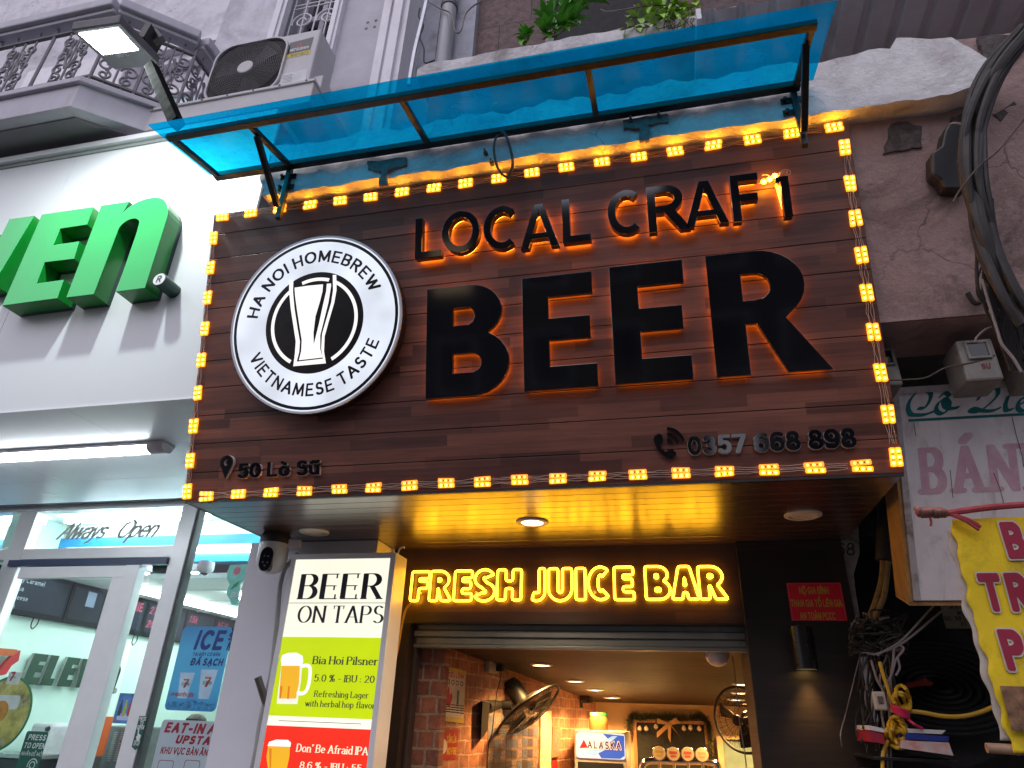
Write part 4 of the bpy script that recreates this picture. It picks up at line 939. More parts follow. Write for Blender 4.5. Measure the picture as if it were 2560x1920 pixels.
# recessed wall and glazed door behind the balcony
m = MB(); m.box(-16, xa - .02, 5.0, 5.3, 5.6, 14.5); m.build('wall', M_dirtywhite, wh)
m = MB(); m.box(xa - .04, xa, YW, 5.0, 5.2, 12.5); m.build('return_wall', M_dirtywhite, wh)
m = MB(); m.prism(front(4.98), [[(-6.35, 6.2), (-4.75, 6.2), (-4.75, 8.9), (-6.35, 8.9)], [(-6.25, 6.25), (-4.85, 6.25), (-4.85, 8.8), (-6.25, 8.8)]], -.02, .05); wf2 = m.build('window', M_paint, wh, bevel=.006)
m = MB(); m.box(-6.25, -4.85, 4.985, 4.995, 6.25, 8.8); m.build('pane', mat('pale teal glass', (.50, .68, .70), .12, var=.25, scale=1.5), wf2)
m = MB(); m.prism(front(4.98), [[(-8.2, 9.35), (-4.4, 9.35), (-4.4, 9.5), (-8.2, 9.5)]], 0, .12); m.prism(front(4.98), [[(-8.2, 9.5), (-4.4, 9.5), (-4.4, 9.62), (-8.2, 9.62)]], 0, .22); m.build('cornice', M_paint, wh, bevel=.01)
# white chamfered volumes to the far left (shutter housing seen over the rail)
m = MB(); m.box(-8.2, -6.5, 4.6, 5.0, 8.2, 9.4); m.build('shutter_box', M_paint, wh, bevel=.02)

# ---- balcony
bal = thing('balcony', (-4.6, 3.4, 5.9), 'grey faceted balcony with a scrolled iron railing at the upper left', 'balcony')
A0, A1, A2, A3 = (-9.5, 2.88), (-4.46, 2.88), (-3.93, 3.31), (-3.93, 4.2)
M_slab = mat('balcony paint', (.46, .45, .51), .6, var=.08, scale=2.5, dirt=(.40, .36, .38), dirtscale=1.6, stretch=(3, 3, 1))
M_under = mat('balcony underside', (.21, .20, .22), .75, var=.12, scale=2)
HZ = Frame((0, 0, 0), (1, 0, 0), (0, 1, 0))
def grow(d):
    s = d * .45
    return [(A0[0], A0[1] - d), (A1[0] + s, A1[1] - d), (A2[0] + d, A2[1] - s), (A3[0] + d, A3[1]), (A3[0], 5.0), (A0[0], 5.0)]
m = MB(); m.prism(HZ, [grow(0)], 5.90, 6.16); m.build('slab', M_slab, bal, bevel=.008)
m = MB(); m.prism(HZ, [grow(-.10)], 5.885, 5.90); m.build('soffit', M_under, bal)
m = MB(); m.prism(HZ, [grow(.035)], 6.155, 6.215); m.build('slab_lip', M_slab, bal, bevel=.01)
rail = [(A0[0], A0[1] + .04), (A1[0], A1[1] + .04), (A2[0] - .03, A2[1] + .04), (A3[0] - .03, 4.0)]
zr = 7.17
for a, b in zip(rail, rail[1:]):
    m = MB(); m.bar((*a, zr), (*b, zr), .20, .11); m.bar((*a, zr - .075), (*b, zr - .075), .12, .05); m.build('handrail', M_slab, bal, bevel=.015)
    m = MB(); m.bar((*a, 6.98), (*b, 6.98), .03, .02); m.bar((*a, 6.30), (*b, 6.30), .03, .02); m.build('flat_rail', M_iron, bal)
M_ironw = mat('grey painted iron', (.20, .19, .21), .5, var=.25, scale=12)
def scroll_panel(o, u, w, h, z, r=.008):        # mirrored S-curls with a spindle between two bars
    o = V((*o, z)); u = V((*u, 0)); m = MB()
    P = lambda a, b: o + u * a + V((0, 0, b))
    for s in (1, -1):
        c = w / 2
        q = [(c + s * x, y * h) for x, y in ((.02, .28), (.05, .45), (.03, .55), (.05, .68), (.02, .80))]
        m.tube(curve([P(*t) for t in q], 5), r, 6)
        for (cx, cy, a0, tr, rr) in ((.09, .26, 180, -460, .07), (.10, .82, 180, 460, .07), (.105, .50, 150, -420, .05), (.085, .63, 210, 420, .045), (.085, .10, 90, 430, .055)):
            m.tube([P(c + s * (cx + x), cy * h + y) for x, y in [(rr * (1 - .75 * i / 22) * math.cos(R(a0 + tr * i / 22)), rr * (1 - .75 * i / 22) * math.sin(R(a0 + tr * i / 22))) for i in range(23)]], r * .9, 6)
    m.tube([P(w / 2, 0), P(w / 2, h)], r * .8, 6)
    return m
for (a, b), npan in ((rail[0:2], 8), (rail[1:3], 2), (rail[2:4], 2)):
    a, b = V((*a, 0)), V((*b, 0)); L = (b - a).length; u = (b - a) / L; pw = L / npan
    for i in range(npan):
        st = a + u * (pw * i)
        for f in ((0, .014), (.30, .008), (.70, .008)):
            m = MB(); p = st + u * (pw * f[0]); m.tube([p + V((0, 0, 6.2)), p + V((0, 0, 7.1))], f[1], 6); m.build('baluster', M_ironw, bal, smooth=True)
        m = scroll_panel((st + u * pw * .32)[:2], u[:2], pw * .36, .66, 6.31, .0115); m.build('scrollwork', M_ironw, bal, smooth=True)
# ---- air conditioner on its shelf
YA = 3.30
TL = aty(k2(285, 430), YA); BL = aty(k2(135, 930), YA); TR = aty(k2(1075, 228), YA); BR = aty(k2(985, 760), YA)
x0, x1 = (TL.x + BL.x) / 2, (TR.x + BR.x) / 2 + .03; z0, z1 = BL.z, TL.z + .03
M_ac = mat('air conditioner shell', (.50, .485, .50), .5, var=.06, scale=4, dirt=(.46, .43, .42))
ac = thing('air_conditioner', ((x0 + x1) / 2, YA, z0), 'grey outdoor air conditioner unit with a round fan grille on a shelf', 'air conditioner')
F = Frame((x0, YA, z0), (1, 0, 0), (0, 0, 1)); W, H = x1 - x0, z1 - z0
m = MB(); m.fbox(F, 0, W, 0, H, -.30, 0); m.build('casing', M_ac, ac, bevel=.018)
fcx, fcy = (lambda P: (P.x - x0, P.z - z0))(aty(k2(478, 607), YA)); fr = H * .46
rect = lambda cx, cy, a, b, r, n=6: arc(cx + a - r, cy - b + r, r, r, -90, 0, n) + arc(cx + a - r, cy + b - r, r, r, 0, 90, n) + arc(cx - a + r, cy + b - r, r, r, 90, 180, n) + arc(cx - a + r, cy - b + r, r, r, 180, 270, n)
m = MB(); m.prism(F, [rect(fcx, fcy, fr * 1.02, fr * 1.02, fr * .5), rect(fcx, fcy, fr * .97, fr * .97, fr * .48)], .0, .022); m.build('grille_frame', M_ac, ac, bevel=.004)
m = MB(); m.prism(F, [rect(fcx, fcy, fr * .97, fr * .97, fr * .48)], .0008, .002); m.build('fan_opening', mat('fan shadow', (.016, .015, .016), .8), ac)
gr = MB(); pf = lambda a, b, c: F(a, b, c)
for i in range(16):
    r = fr * (.22 + .74 * i / 15); gr.tube([F(fcx + r * math.cos(2 * math.pi * k / 40), fcy + r * math.sin(2 * math.pi * k / 40), .022 + .012 * (1 - i / 15)) for k in range(40)], .0028, 4, closed=True)
for k in range(40):
    a = 2 * math.pi * k / 40; gr.tube([F(fcx + fr * .2 * math.cos(a), fcy + fr * .2 * math.sin(a), .034), F(fcx + fr * .96 * math.cos(a + .25), fcy + fr * .96 * math.sin(a + .25), .018)], .0025, 4)
gr.build('fan_grille', mat('grille wire', (.045, .043, .045), .5, var=.3), ac)
m = MB(); m.lathe(F(fcx, fcy, .02), F.n, [(fr * .21, 0), (fr * .21, .016), (fr * .19, .02), (0, .02)], 28); m.build('fan_hub', M_ac, ac)
for k in range(3):
    a = R(120 * k + 20); m = MB(); m.add([F(fcx + r * fr * math.cos(a + t), fcy + r * fr * math.sin(a + t), .003 + z) for r, t, z in ((.2, 0, .0), (.85, .1, .012), (.9, .8, .004), (.25, .9, .0))], [(0, 1, 2, 3)]); m.build('fan_blade', mat('fan blade', (.05, .05, .055), .5), ac)
def acp(*q): return [(lambda P: (P.x - x0, P.z - z0))(aty(k2(*p), YA)) for p in q]
m = MB(); m.prism(F, [acp((1052, 320), (1020, 432), (815, 475), (850, 372))], .0006, .002); lab = m.build('brand_plate', mat('black label', (.012, .01, .014), .3), ac)
m = MB(); m.prism(F, [acp((1027, 430), (1017, 466), (812, 507), (822, 475))], .0006, .0021); m.build('yellow_strip', mat('yellow label', (.55, .43, .02), .5), lab)
bl = acp((850, 448))[0]; br = acp((1005, 415))[0]
m = MB(); write(m, F, 'MITSUBISHI', .030, .2, a=bl[0], b=bl[1], c=.0026, fit=(br[0] - bl[0])); m.build('lettering', mat('white print', (.7, .7, .7), .5), lab)
bl = acp((850, 492))[0]; br = acp((1000, 460))[0]
m = MB(); write(m, F, 'HEAVY DUTY', .026, .2, a=bl[0], b=bl[1], c=.0026, fit=(br[0] - bl[0]), shear=.2); m.build('lettering', M_ink, lab)
cc = acp((935, 395))[0]; m = MB()
for a in (90, 210, 330):
    u = V((math.cos(R(a)), math.sin(R(a)))); n2 = V((-u.y, u.x)); c = V(cc); s = .020
    m.prism(F, [[tuple(c), tuple(c + u * s + n2 * s * .58), tuple(c + u * s * 2), tuple(c + u * s - n2 * s * .58)]], .0022, .0028)
m.build('emblem', mat('red print', (.35, .015, .02), .4), lab)
m = MB(); m.prism(F, [acp((995, 597), (985, 690), (755, 735), (775, 645))], .0006, .002); sp = m.build('rating_label', mat('paper label', (.6, .6, .62), .5), ac)
m = MB()
for i in range(6):
    q0, q1 = acp((790 + i * -2, 660 + i * 12), (870 + i * -2, 645 + i * 12)); m.fbox(F, q0[0], q1[0], q0[1], q0[1] + .004, .0021, .0024)
m.build('small_print', M_ink, sp)
m = MB(); m.box(x1, x1 + .004, YA + .06, YA + .25, z0 + .12, z1 - .06); m.build('side_panel', M_ac, ac, bevel=.003)
m = MB(); m.box(x1, x1 + .09, YA + .05, YA + .2, z0 + .02, z0 + .22); m.build('valve_cover', M_ac, ac, bevel=.01)
sh = thing('metal_shelf', ((x0 + x1) / 2, YA, z0 - .25), 'boxed grey metal shelf under the air conditioner', 'shelf')
m = MB(); m.box(x0 - .55, x1 + .12, YA - .08, YA + .5, z0 - .26, z0 - .02); m.build('apron', M_ac, sh, bevel=.006)
m = MB(); m.box(x0 - .56, x1 + .13, YA - .095, YA + .52, z0 - .035, z0 - .005); m.build('top_plate', M_ac, sh, bevel=.004)
for i in range(7): P = V((x0 - .45 + i * .24, YA - .096, z0 - .02)); m = MB(); m.lathe(P, (0, -1, 0), [(.008, 0), (.008, .004), (0, .006)], 8); m.build('screw', M_iron, sh)
# pipes and wires on the blue grey strip
pp = thing('drain_pipe', aty(k3(590, 200), 3.95), 'fat grey drain pipe beside the brown slab wall', 'pipe')
xp = aty(k3(560, 100), 3.95).x; m = MB(); m.tube([(xp, 3.95, 5.5), (xp, 3.95, 9.6)], .075, 18); m.build('pipe_run', mat('grey pipe', (.30, .30, .33), .35, var=.1, scale=3), pp, smooth=True)
m = MB(); zc = aty(k3(560, 60), 3.95).z; m.lathe((xp, 3.95, zc - .03), (0, 0, 1), [(.085, 0), (.085, .06)], 18); m.build('pipe_clip', M_iron, pp)
cable('black_pipe', 'thin black pipe left of the fat drain pipe', k3, [(520, 0), (495, 180), (465, 420), (455, 530)], .018, M_cable, cat='pipe', y=3.92)
cable('bright_pipe', 'thin shiny metal conduit leaning beside the white pilaster', k3, [(375, -20), (330, 180), (265, 450), (215, 740)], .02, mat('bare conduit', (.5, .5, .55), .3, metal=.6), cat='pipe', y=3.6)
cable('loose_wire', 'grey wire hooked in a loop under the brown slab wall', k3, [(380, 10), (480, 70), (570, 110), (600, 180), (610, 260), (640, 285), (670, 250), (700, 130), (760, 60), (840, 10)], .008, M_greyw, y=3.85)
cable('loose_wire', 'black wire tangled down the shiny conduit', k3, [(310, 70), (300, 140), (340, 220), (310, 320), (345, 420), (350, 540), (440, 520)], .007, M_cable, y=3.6)

# ---- floodlight on its arm
fl = thing('floodlight', aty(k1(950, 400), 2.42), 'square floodlight glowing white on a black arm', 'floodlight')
M_fl = glow('floodlight panel', (.90, .99, 1.0), 40.0)
M_flbody = mat('floodlight housing', (.10, .09, .11), .45, var=.2, scale=5)
o = aty(k1(940, 380), 2.42); n_ = V((-.10, .26, -1)).normalized(); u_ = V((1, 0, 0)); u_ = (u_ - n_ * u_.dot(n_)).normalized(); v_ = n_.cross(u_)
FL = Frame(o, u_, v_)
hp = lambda *q: [FL.hit(k1(*p)) for p in q]
hs = hp((610, 262), (1030, 200), (1370, 555), (1340, 580), (985, 600), (950, 575))
em = hp((680, 288), (1020, 238), (1195, 430), (890, 470))
m = MB(); m.prism(FL, [hs], -.07, 0.0); m.build('housing', M_flbody, fl, bevel=.01)
m = MB(); m.prism(FL, [em], .0008, .003); m.build('lit_panel', M_fl, fl)
ec = FL.hit(k1(960, 345)); ll = bpy.data.lights.new('floodlight_beam', 'SPOT'); ll.energy = 100; ll.color = (.90, 1.0, .98); ll.spot_size = R(168); ll.spot_blend = 1.0; ll.shadow_soft_size = .05
lo_ = bpy.data.objects.new('floodlight_beam', ll); COL.objects.link(lo_); lo_.location = FL(ec[0], ec[1], .10) - base_of(fl); lo_.parent = fl; lo_.rotation_euler = FL.n.to_track_quat('-Z', 'Y').to_euler()
t0 = FL.hit(k1(1030, 492)); t1 = FL.hit(k1(1115, 478)); m = MB()
write(m, Frame(FL(*t0, .002), FL(*t1) - FL(*t0), (FL.n).cross(FL(*t1) - FL(*t0))), 'MPE', .035, .18, fit=(V(t1) - V(t0)).length); m.build('lettering', mat('grey print', (.3, .3, .32), .5), fl)
m = MB(); cb0 = FL(*FL.hit(k1(1250, 480)), -.075); m.bar(cb0 + V((-.14, 0, 0)), cb0 + V((.05, .03, .16)), .05, .12); m.bar(cb0, aty(k1(1330, 290), 2.55), .16, .05); m.build('bracket', M_steel, fl)
m = MB(); m.bar(aty(k1(1310, 575), 2.44), aty(k1(1530, 1075), 2.33), .07, .07); MB_ARM = mat('matt black arm', (.003, .003, .0035), .9); MB_ARM.node_tree.nodes['Principled BSDF'].inputs['Specular IOR Level'].default_value = .03; m.build('arm', MB_ARM, fl, bevel=.004)

# ================================================================== CONVENIENCE STORE (left)
M_fascia = mat('white fascia panel', (.66, .69, .70), .38, var=.02, scale=1.5)
M_soffw = mat('white soffit panel', (.72, .72, .76), .32, var=.05, scale=1.2)
M_alu = mat('aluminium frame', (.74, .75, .77), .34, metal=.15, var=.05, scale=3)
M_seam = mat('dark joint', (.08, .08, .085), .8)
M_green = mat('green acrylic', (.0, .43, .085), .14, var=.06, scale=2, coat=.35)
M_greenside = mat('green return', (.004, .20, .022), .3, var=.15, scale=4)
M_darkgreen = mat('dark green', (.004, .05, .03), .35, var=.15)
M_glass = see_through('clear glass', (.90, .96, .95), .10, .01)
store = thing('convenience_shop', (-4.8, 5.36, 2.0), 'brightly lit white shop front with aluminium frames beneath the green letters', 'shop front')
fas = thing('store_fascia', (-4.5, 3.2, 3.33), 'tall white fascia board carrying thick green letters', 'fascia')
YFc = 3.2
xs = (-9.0, -6.15, -4.62, -2.735)
m = MB()
for a, b in zip(xs, xs[1:]): m.box(a + .002, b - .002, YFc, YFc + .02, 3.33, 5.70)
m.build('panel', M_fascia, fas)
m = MB(); m.box(-9, -2.735, YFc + .021, 3.5, 3.34, 5.72); m.build('backing', M_seam, fas)
m = MB(); m.box(-9, -2.735, YFc - .05, 3.5, 5.735, 5.79); m.build('top_flashing', M_alu, fas, bevel=.004)
m = MB(); m.box(-9, -2.735, YFc - .012, YFc + .03, 5.701, 5.735)
for i in range(150): x = -6.4 + i * .024; m.box(x, x + .012, YFc - .014, YFc - .0125, 5.708, 5.728)
m.build('perforated_strip', mat('perforated strip', (.34, .36, .36), .5, var=.2), fas)
YL = 3.05; F = front(YL)
def fl_letter(name, pts, label=None):
    pl = [(lambda P: (P.x, P.z))(aty(k6(*p), YL)) for p in pts]
    m = MB(); m.prism(F, [pl], -.118, -.0005); o = m.build(name, M_greenside, fas)
    m = MB(); m.prism(F, [pl], -.0005, .004); m.build('face', M_green, o, bevel=.002)
    m = MB(); m.prism(F, [pl], -.149, -.118); m.build('base', M_darkgreen, o)
    return o
def rounded(pts, ctrl):                        # smooth the listed stretch of an outline
    return pts
fl_letter('letter', [(365, 335), (808, 270), (755, 422), (523, 458), (463, 600), (688, 566), (642, 718), (388, 748), (320, 930), (555, 898), (498, 1058), (22, 1122)])
arch_o = [(1062, 322), (1095, 290), (1140, 255), (1185, 230), (1230, 211), (1280, 196), (1330, 188), (1370, 189), (1405, 200), (1432, 220), (1450, 250), (1458, 290), (1455, 330), (1440, 385)]
arch_i = [(1180, 500), (1197, 440), (1205, 405), (1202, 388), (1190, 376), (1172, 371), (1150, 371), (1118, 380), (1085, 398), (1058, 420), (1035, 447), (1020, 478), (1008, 512)]
fl_letter('letter', [(878, 258), (1120, 222)] + arch_o + [(1255, 970), (1005, 1003)] + arch_i + [(812, 1024), (575, 1053)])
fl_letter('letter', [(85, 375), (298, 345), (-55, 935), (-215, 960), (-270, 450), (-110, 425), (-60, 660)])
P = aty(k6(1378, 893), YL - .0); Pb = aty(k6(1430, 893), YL).x - P.x
m = MB(); m.lathe((P.x, YFc, P.z), (0, -1, 0), [(Pb * 1.05, 0), (Pb * 1.05, YFc - YL)], 32); rr = m.build('trademark_stub', M_darkgreen, fas, smooth=True)
m = MB(); m.lathe((P.x, YL - .0003, P.z), (0, -1, 0), [(Pb * .94, 0), (Pb * .94, .003)], 32); m.build('white_face', mat('white acrylic', (.75, .77, .76), .2, coat=.5), rr)
m = MB(); write(m, front(YL - .0038, P.x - Pb * .3, P.z - Pb * .46), 'R', Pb * .95, .17, shear=.1); m.build('lettering', M_darkgreen, rr)

# ---- soffit with joints and a tube light
sf = thing('store_soffit', (-4.8, 4.2, 3.325), 'pale panelled soffit below the white fascia', 'soffit')
m = MB(); ys = (YFc, 3.87, 4.55, 5.12); xq = (-9.0, -7.1, -5.55, -3.80, -2.735)
for i, (a, b) in enumerate(zip(ys, ys[1:])):
    for c, d in zip(xq, xq[1:]):
        s = .45 if i % 2 else 0
        if d < -2.8: m.box(c + .002 + s, d - .002 + s, a + .002, b - .002, 3.324, 3.334)
        else: m.box(c + .002 + s, d, a + .002, b - .002, 3.324, 3.334)
m.build('panel', M_soffw, sf); m = MB(); m.box(-9, -2.735, YFc + .001, 5.12, 3.3345, 3.35); m.build('backing', M_seam, sf)
m = MB(); m.box(-9.0, -2.735, YFc - .004, YFc + .012, 3.318, 3.332); m.build('edge_bead', M_alu, sf)
tl = thing('tube_light', (-4.4, 3.86, 3.3), 'long lit white tube light under the shop soffit', 'light')
ta = atz(k7(1440, 870), 3.30); tb = atz(k7(1310, 888), 3.30)
m = MB(); m.box(-6.4, ta.x, 3.80, 3.93, 3.295, 3.324); m.build('housing', M_paint, tl, bevel=.008)
m = MB(); HX = Frame((0, 3.865, 3.296), (0, 1, 0), (0, 0, 1))
m.prism(Frame((tb.x, 3.865, 3.297), (0, 1, 0), (0, 0, 1)), [arc(0, 0, .058, .045, 180, 360, 12)], -(tb.x + 6.35), 0); m.build('diffuser', glow('tube light', (.88, .95, 1.0), 22.0), tl, smooth=True)
m = MB(); m.prism(Frame((tb.x, 3.865, 3.297), (0, 1, 0), (0, 0, 1)), [arc(0, 0, .062, .05, 180, 360, 12)], .0, ta.x - tb.x - .01); m.build('end_cap', M_paint, tl, bevel=.006)

# ---- glazing frame
YG = 5.36; F = front(YG)
gx = lambda x, y: F.hit(k8(x, y))
lm0, lm1 = gx(215, 310)[0], gx(352, 310)[0]; rm0, rm1 = gx(1605, 270)[0], gx(1758, 262)[0]
zt0 = gx(800, 268)[1]; zh = gx(800, 225)[1]; tr_t, tr_b = gx(900, 592)[1], gx(880, 685)[1]
XE = -2.3
fr = lambda a, b, c, d, nm='frame', dep=.05, mt=None, pr=store, bv=.004: (lambda m: (m.fbox(F, a, b, c, d, -dep, dep), m.build(nm, mt or M_alu, pr, bevel=bv))[1])(MB())
fr(-9, XE, zt0, zh + .03, 'head_frame', .06)
fr(lm0, lm1, 0, zt0, 'mullion'); fr(rm0, rm1 - .03, 0, zt0, 'mullion', .052); fr(rm1 - .03, rm1, 0, zt0, 'gasket', .045, M_seam)
fr(lm1, rm0, tr_b, tr_t, 'transom', .048); fr(-9, lm0, tr_b, tr_t, 'transom', .046)
m = MB(); m.box(-9, XE, 5.10, 5.42, zh + .03, zh + .20) if False else m.box(-9, XE, 5.22, 5.5, zh + .032, 3.36); m.build('header', mat('grey header', (.20, .205, .235), .5, var=.06), store)
m = MB(); m.box(-9, XE, 5.12, 5.22, 3.345, 3.36); m.build('dark_slot', M_seam, store)
def pane(a, b, c, d, off=0.0, pr=store):
    m = MB(); m.fbox(F, a, b, c, d, off - .004, off + .004); return m.build('window_pane', M_glass, pr)
tp = pane(lm1, rm0, tr_t, zt0); pane(-9, lm0, tr_t, zt0); pane(rm1, XE, .1, zt0); pane(-9, lm0, .1, tr_b)
# written in grey script on the fanlight
M_script = mat('frosted script', (.36, .40, .38), .6, var=.1)
m = MB(); s0 = gx(440, 500); s1 = gx(1380, 445); h_ = gx(640, 330)[1] - gx(560, 500)[1]
write(m, F, 'Always', h_ * .8, .19, 'round', thin=.12, gap=.12, shear=.62, a=gx(500, 500)[0], b=gx(500, 510)[1], c=.006, fit=gx(950, 470)[0] - gx(560, 500)[0])
write(m, F, 'Open', h_ * .82, .18, 'round', thin=.13, gap=.14, shear=.62, a=gx(1000, 500)[0], b=gx(1050, 496)[1], c=.006, fit=gx(1330, 470)[0] - gx(1010, 480)[0])
m.build('lettering', M_script, tp)
# sliding door
dr = thing('sliding_door', (-5.4, 5.30, 0), 'glass sliding door in a wide aluminium frame', 'door'); FDr = front(5.30)
dq = lambda x, y: FDr.hit(k8(x, y))
dt, db = dq(600, 752)[1], dq(600, 850)[1]; s0, s1, s2 = dq(995, 820)[0], dq(1120, 745)[0], dq(1240, 745)[0]; dl = dq(180, 860)[0]
m = MB(); m.fbox(FDr, dl - .02, s1, db, dt, -.03, .03); m.build('top_rail', M_alu, dr, bevel=.004)
m = MB(); m.fbox(FDr, s0, s1 - .012, 0, db, -.03, .03); m.build('stile', M_alu, dr, bevel=.004)
m = MB(); m.fbox(FDr, s1 - .01, s1, 0, db, -.028, .02); m.build('gasket', M_seam, dr)
m = MB(); m.fbox(FDr, s1, s2 - .0, 0, dt, -.05, .05); m.build('stile', M_alu, dr, bevel=.004)
m = MB(); m.fbox(FDr, dl, s0, .1, db, -.004, .004); dglass = m.build('window_pane', M_glass, dr)
m = MB(); m.fbox(FDr, dl - .2, rm0 - .001, dt + .012, tr_b - .01, -.05, .02); m.build('door_track', mat('navy track', (.02, .045, .11), .4), dr)
pane(s2 + .0, rm0, .1, tr_b - .02, -.06)

# ---- interior shell
ZC = 2.80
M_in = mat('mint wall', (.62, .80, .74), .5, var=.03)
M_ceil = mat('white ceiling', (.72, .75, .74), .55, var=.03)
M_blueband = mat('blue bulkhead', (.03, .27, .58), .35, var=.06)
inn_ = thing('store_interior', (-5, 8, 0), 'pale mint shop interior behind the glass', 'room')
m = MB(); m.box(-6.62, -6.5, 5.46, 12, 0, 3.4); m.build('side_wall', M_in, inn_)
m = MB(); m.box(-6.5, -2.4, 11.9, 12, 0, 3.4); m.build('back_wall', M_in, inn_)
m = MB(); m.box(-2.5, -2.4, 5.46, 11.9, 0, 3.4); m.build('side_wall', M_in, inn_)
m = MB(); m.box(-9, -6.62, 7.0, 7.1, 0, 3.4); m.build('back_wall', M_in, inn_)
m = MB(); m.box(-9, -2.4, 5.46, 12, 3.36, 3.42); m.build('upper_ceiling', M_ceil, inn_)
m = MB(); m.box(-6.5, -2.5, 6.14, 11.9, ZC, ZC + .05)
for y in (6.8, 7.6, 8.4, 9.2): m.box(-6.49, -2.51, y, y + .03, ZC - .012, ZC - .001)
m.build('ceiling', M_ceil, inn_)
bb = lambda x, y: front(6.0).hit(k8(x, y))
b_t, b_b = bb(700, 500)[1], bb(1900, 705)[1]
m = MB(); m.box(-8.9, -2.52, 6.0, 6.12, b_b, b_t); m.build('bulkhead', M_blueband, inn_, bevel=.004)
m = MB(); m.box(-8.9, -2.52, 6.02, 6.1, b_t + .001, 3.36); m.build('upper_panel', M_ceil, inn_)
m = MB(); m.box(-9, -2.4, 5.46, 12, -.02, 0); m.build('floor', mat('shop tiles', (.5, .5, .5), .25), inn_)
M_tube = glow('shop tube', (.90, 1.0, .97), 25.0)
zt = bb(1900, 612)[1]
def tube_lamp(label, x0, x1, y, z, w=.06, along='x', y1=None):
    t = thing('tube_light', ((x0 + x1) / 2, y, z), label, 'light', 'lit tubes inside the mint shop')
    m = MB()
    if along == 'x': m.box(x0, x1, y - w / 2, y + w / 2, z, z + .05)
    else: m.box(x0, x0 + w, y, y1, z, z + .05)
    m.build('tube', M_tube, t); m = MB()
    if along == 'x': m.box(x0 - .02, x1 + .02, y - w / 2 - .01, y + w / 2 + .01, z + .051, z + .075)
    else: m.box(x0 - .01, x0 + w + .01, y - .02, y1 + .02, z + .051, z + .075)
    m.build('batten', M_paint, t)
tube_lamp('lit tube light running along the blue band', -6.3, -2.6, 5.97, zt - .02, .05)
for i, (x, ya, yb_) in enumerate(((-5.9, 6.6, 8.6), (-4.9, 6.9, 9.2), (-3.9, 6.6, 9.0))): tube_lamp(['lit ceiling tube above the menu boards', 'lit ceiling tube over the middle of the shop', 'lit ceiling tube near the grey party wall'][i], x, x, ya, ZC - .06, .09, 'y', yb_)
tube_lamp('lit tube above the glass fanlight', -6.2, -4.5, 5.72, 3.30, .07)
tube_lamp('lit tube above the right-hand glass bay', -4.2, -2.6, 5.72, 3.30, .07)
tube_lamp('lit tube above the left-hand glass bay', -8.6, -6.5, 5.72, 3.30, .07)
for i, p in enumerate(((1255, 785), (1685, 780))):
    P = atz(k8(*p), ZC - .05); t = thing('spotlight', P, ['small round ceiling spot beside the door stile', 'small round ceiling spot in the right-hand bay'][i], 'light'); m = MB(); m.lathe(P + V((0, 0, .05)), (0, 0, -1), [(.05, 0), (.06, .05), (.045, .07)], 14); m.build('housing', M_paint, t, smooth=True)
    m = MB(); m.lathe(P + V((0, 0, -.02)), (0, 0, -1), [(.044, 0), (.03, .01), (0, .012)], 14); m.build('lens', M_tube, t)
P = atz(k8(1775, 765), ZC - .06); t = thing('dome_camera', P, 'white dome camera on the shop ceiling', 'camera'); m = MB(); m.lathe(P + V((0, 0, .06)), (0, 0, -1), [(.07, 0), (.075, .06), (.06, .09), (.03, .105)], 16); m.build('housing', M_paint, t, smooth=True); m = MB(); m.lathe(P + V((0, 0, -.02)), (0, 0, -1), [(.045, .0), (.03, .035), (0, .045)], 12); m.build('lens', M_black, t, smooth=True)

# ---- menu boards and letters on the mint side wall
SWL = Frame((-6.47, 0, 0), (0, 1, 0), (0, 0, 1))
mbx = thing('menu_boards', (-6.45, 7, 2.35), 'dark menu boards hung in a row along the mint wall', 'menu board')
wl_ = lambda x, y: SWL.hit(k8(x, y), .05)
ya = wl_(60, 1145)[0] - .6; z_b = wl_(60, 1150)[1]; z_t = z_b + .42
M_mdark = mat('dim menu board', (.010, .013, .018), .65, var=.2, scale=2); M_mpanel = mat('menu panel', (.022, .028, .042), .65, var=.15, scale=3)
for q_ in (M_mdark, M_mpanel): q_.node_tree.nodes['Principled BSDF'].inputs['Specular IOR Level'].default_value = .1
M_mtxt = mat('menu print', (.25, .27, .3), .6); M_mred = mat('menu red print', (.30, .03, .08), .6); M_morange = mat('menu picture', (.28, .14, .10), .5, var=.6, scale=9)
seams = [ya, wl_(530, 1240)[0], wl_(840, 1300)[0], wl_(1200, 1355)[0], wl_(1550, 1440)[0], wl_(1800, 1500)[0], wl_(1800, 1500)[0] + 1.6]
cont = [('g', ['Trái Cây Caramel', 'Sữa Chua', 'Kem Cheese', 'Đào Trà']), ('p', []), ('r', ['SMOOTHIE', 'QUICK', '35k']), ('o', ['27k', '20k']), ('o', ['15k', '18k']), ('o', ['NEW'])]
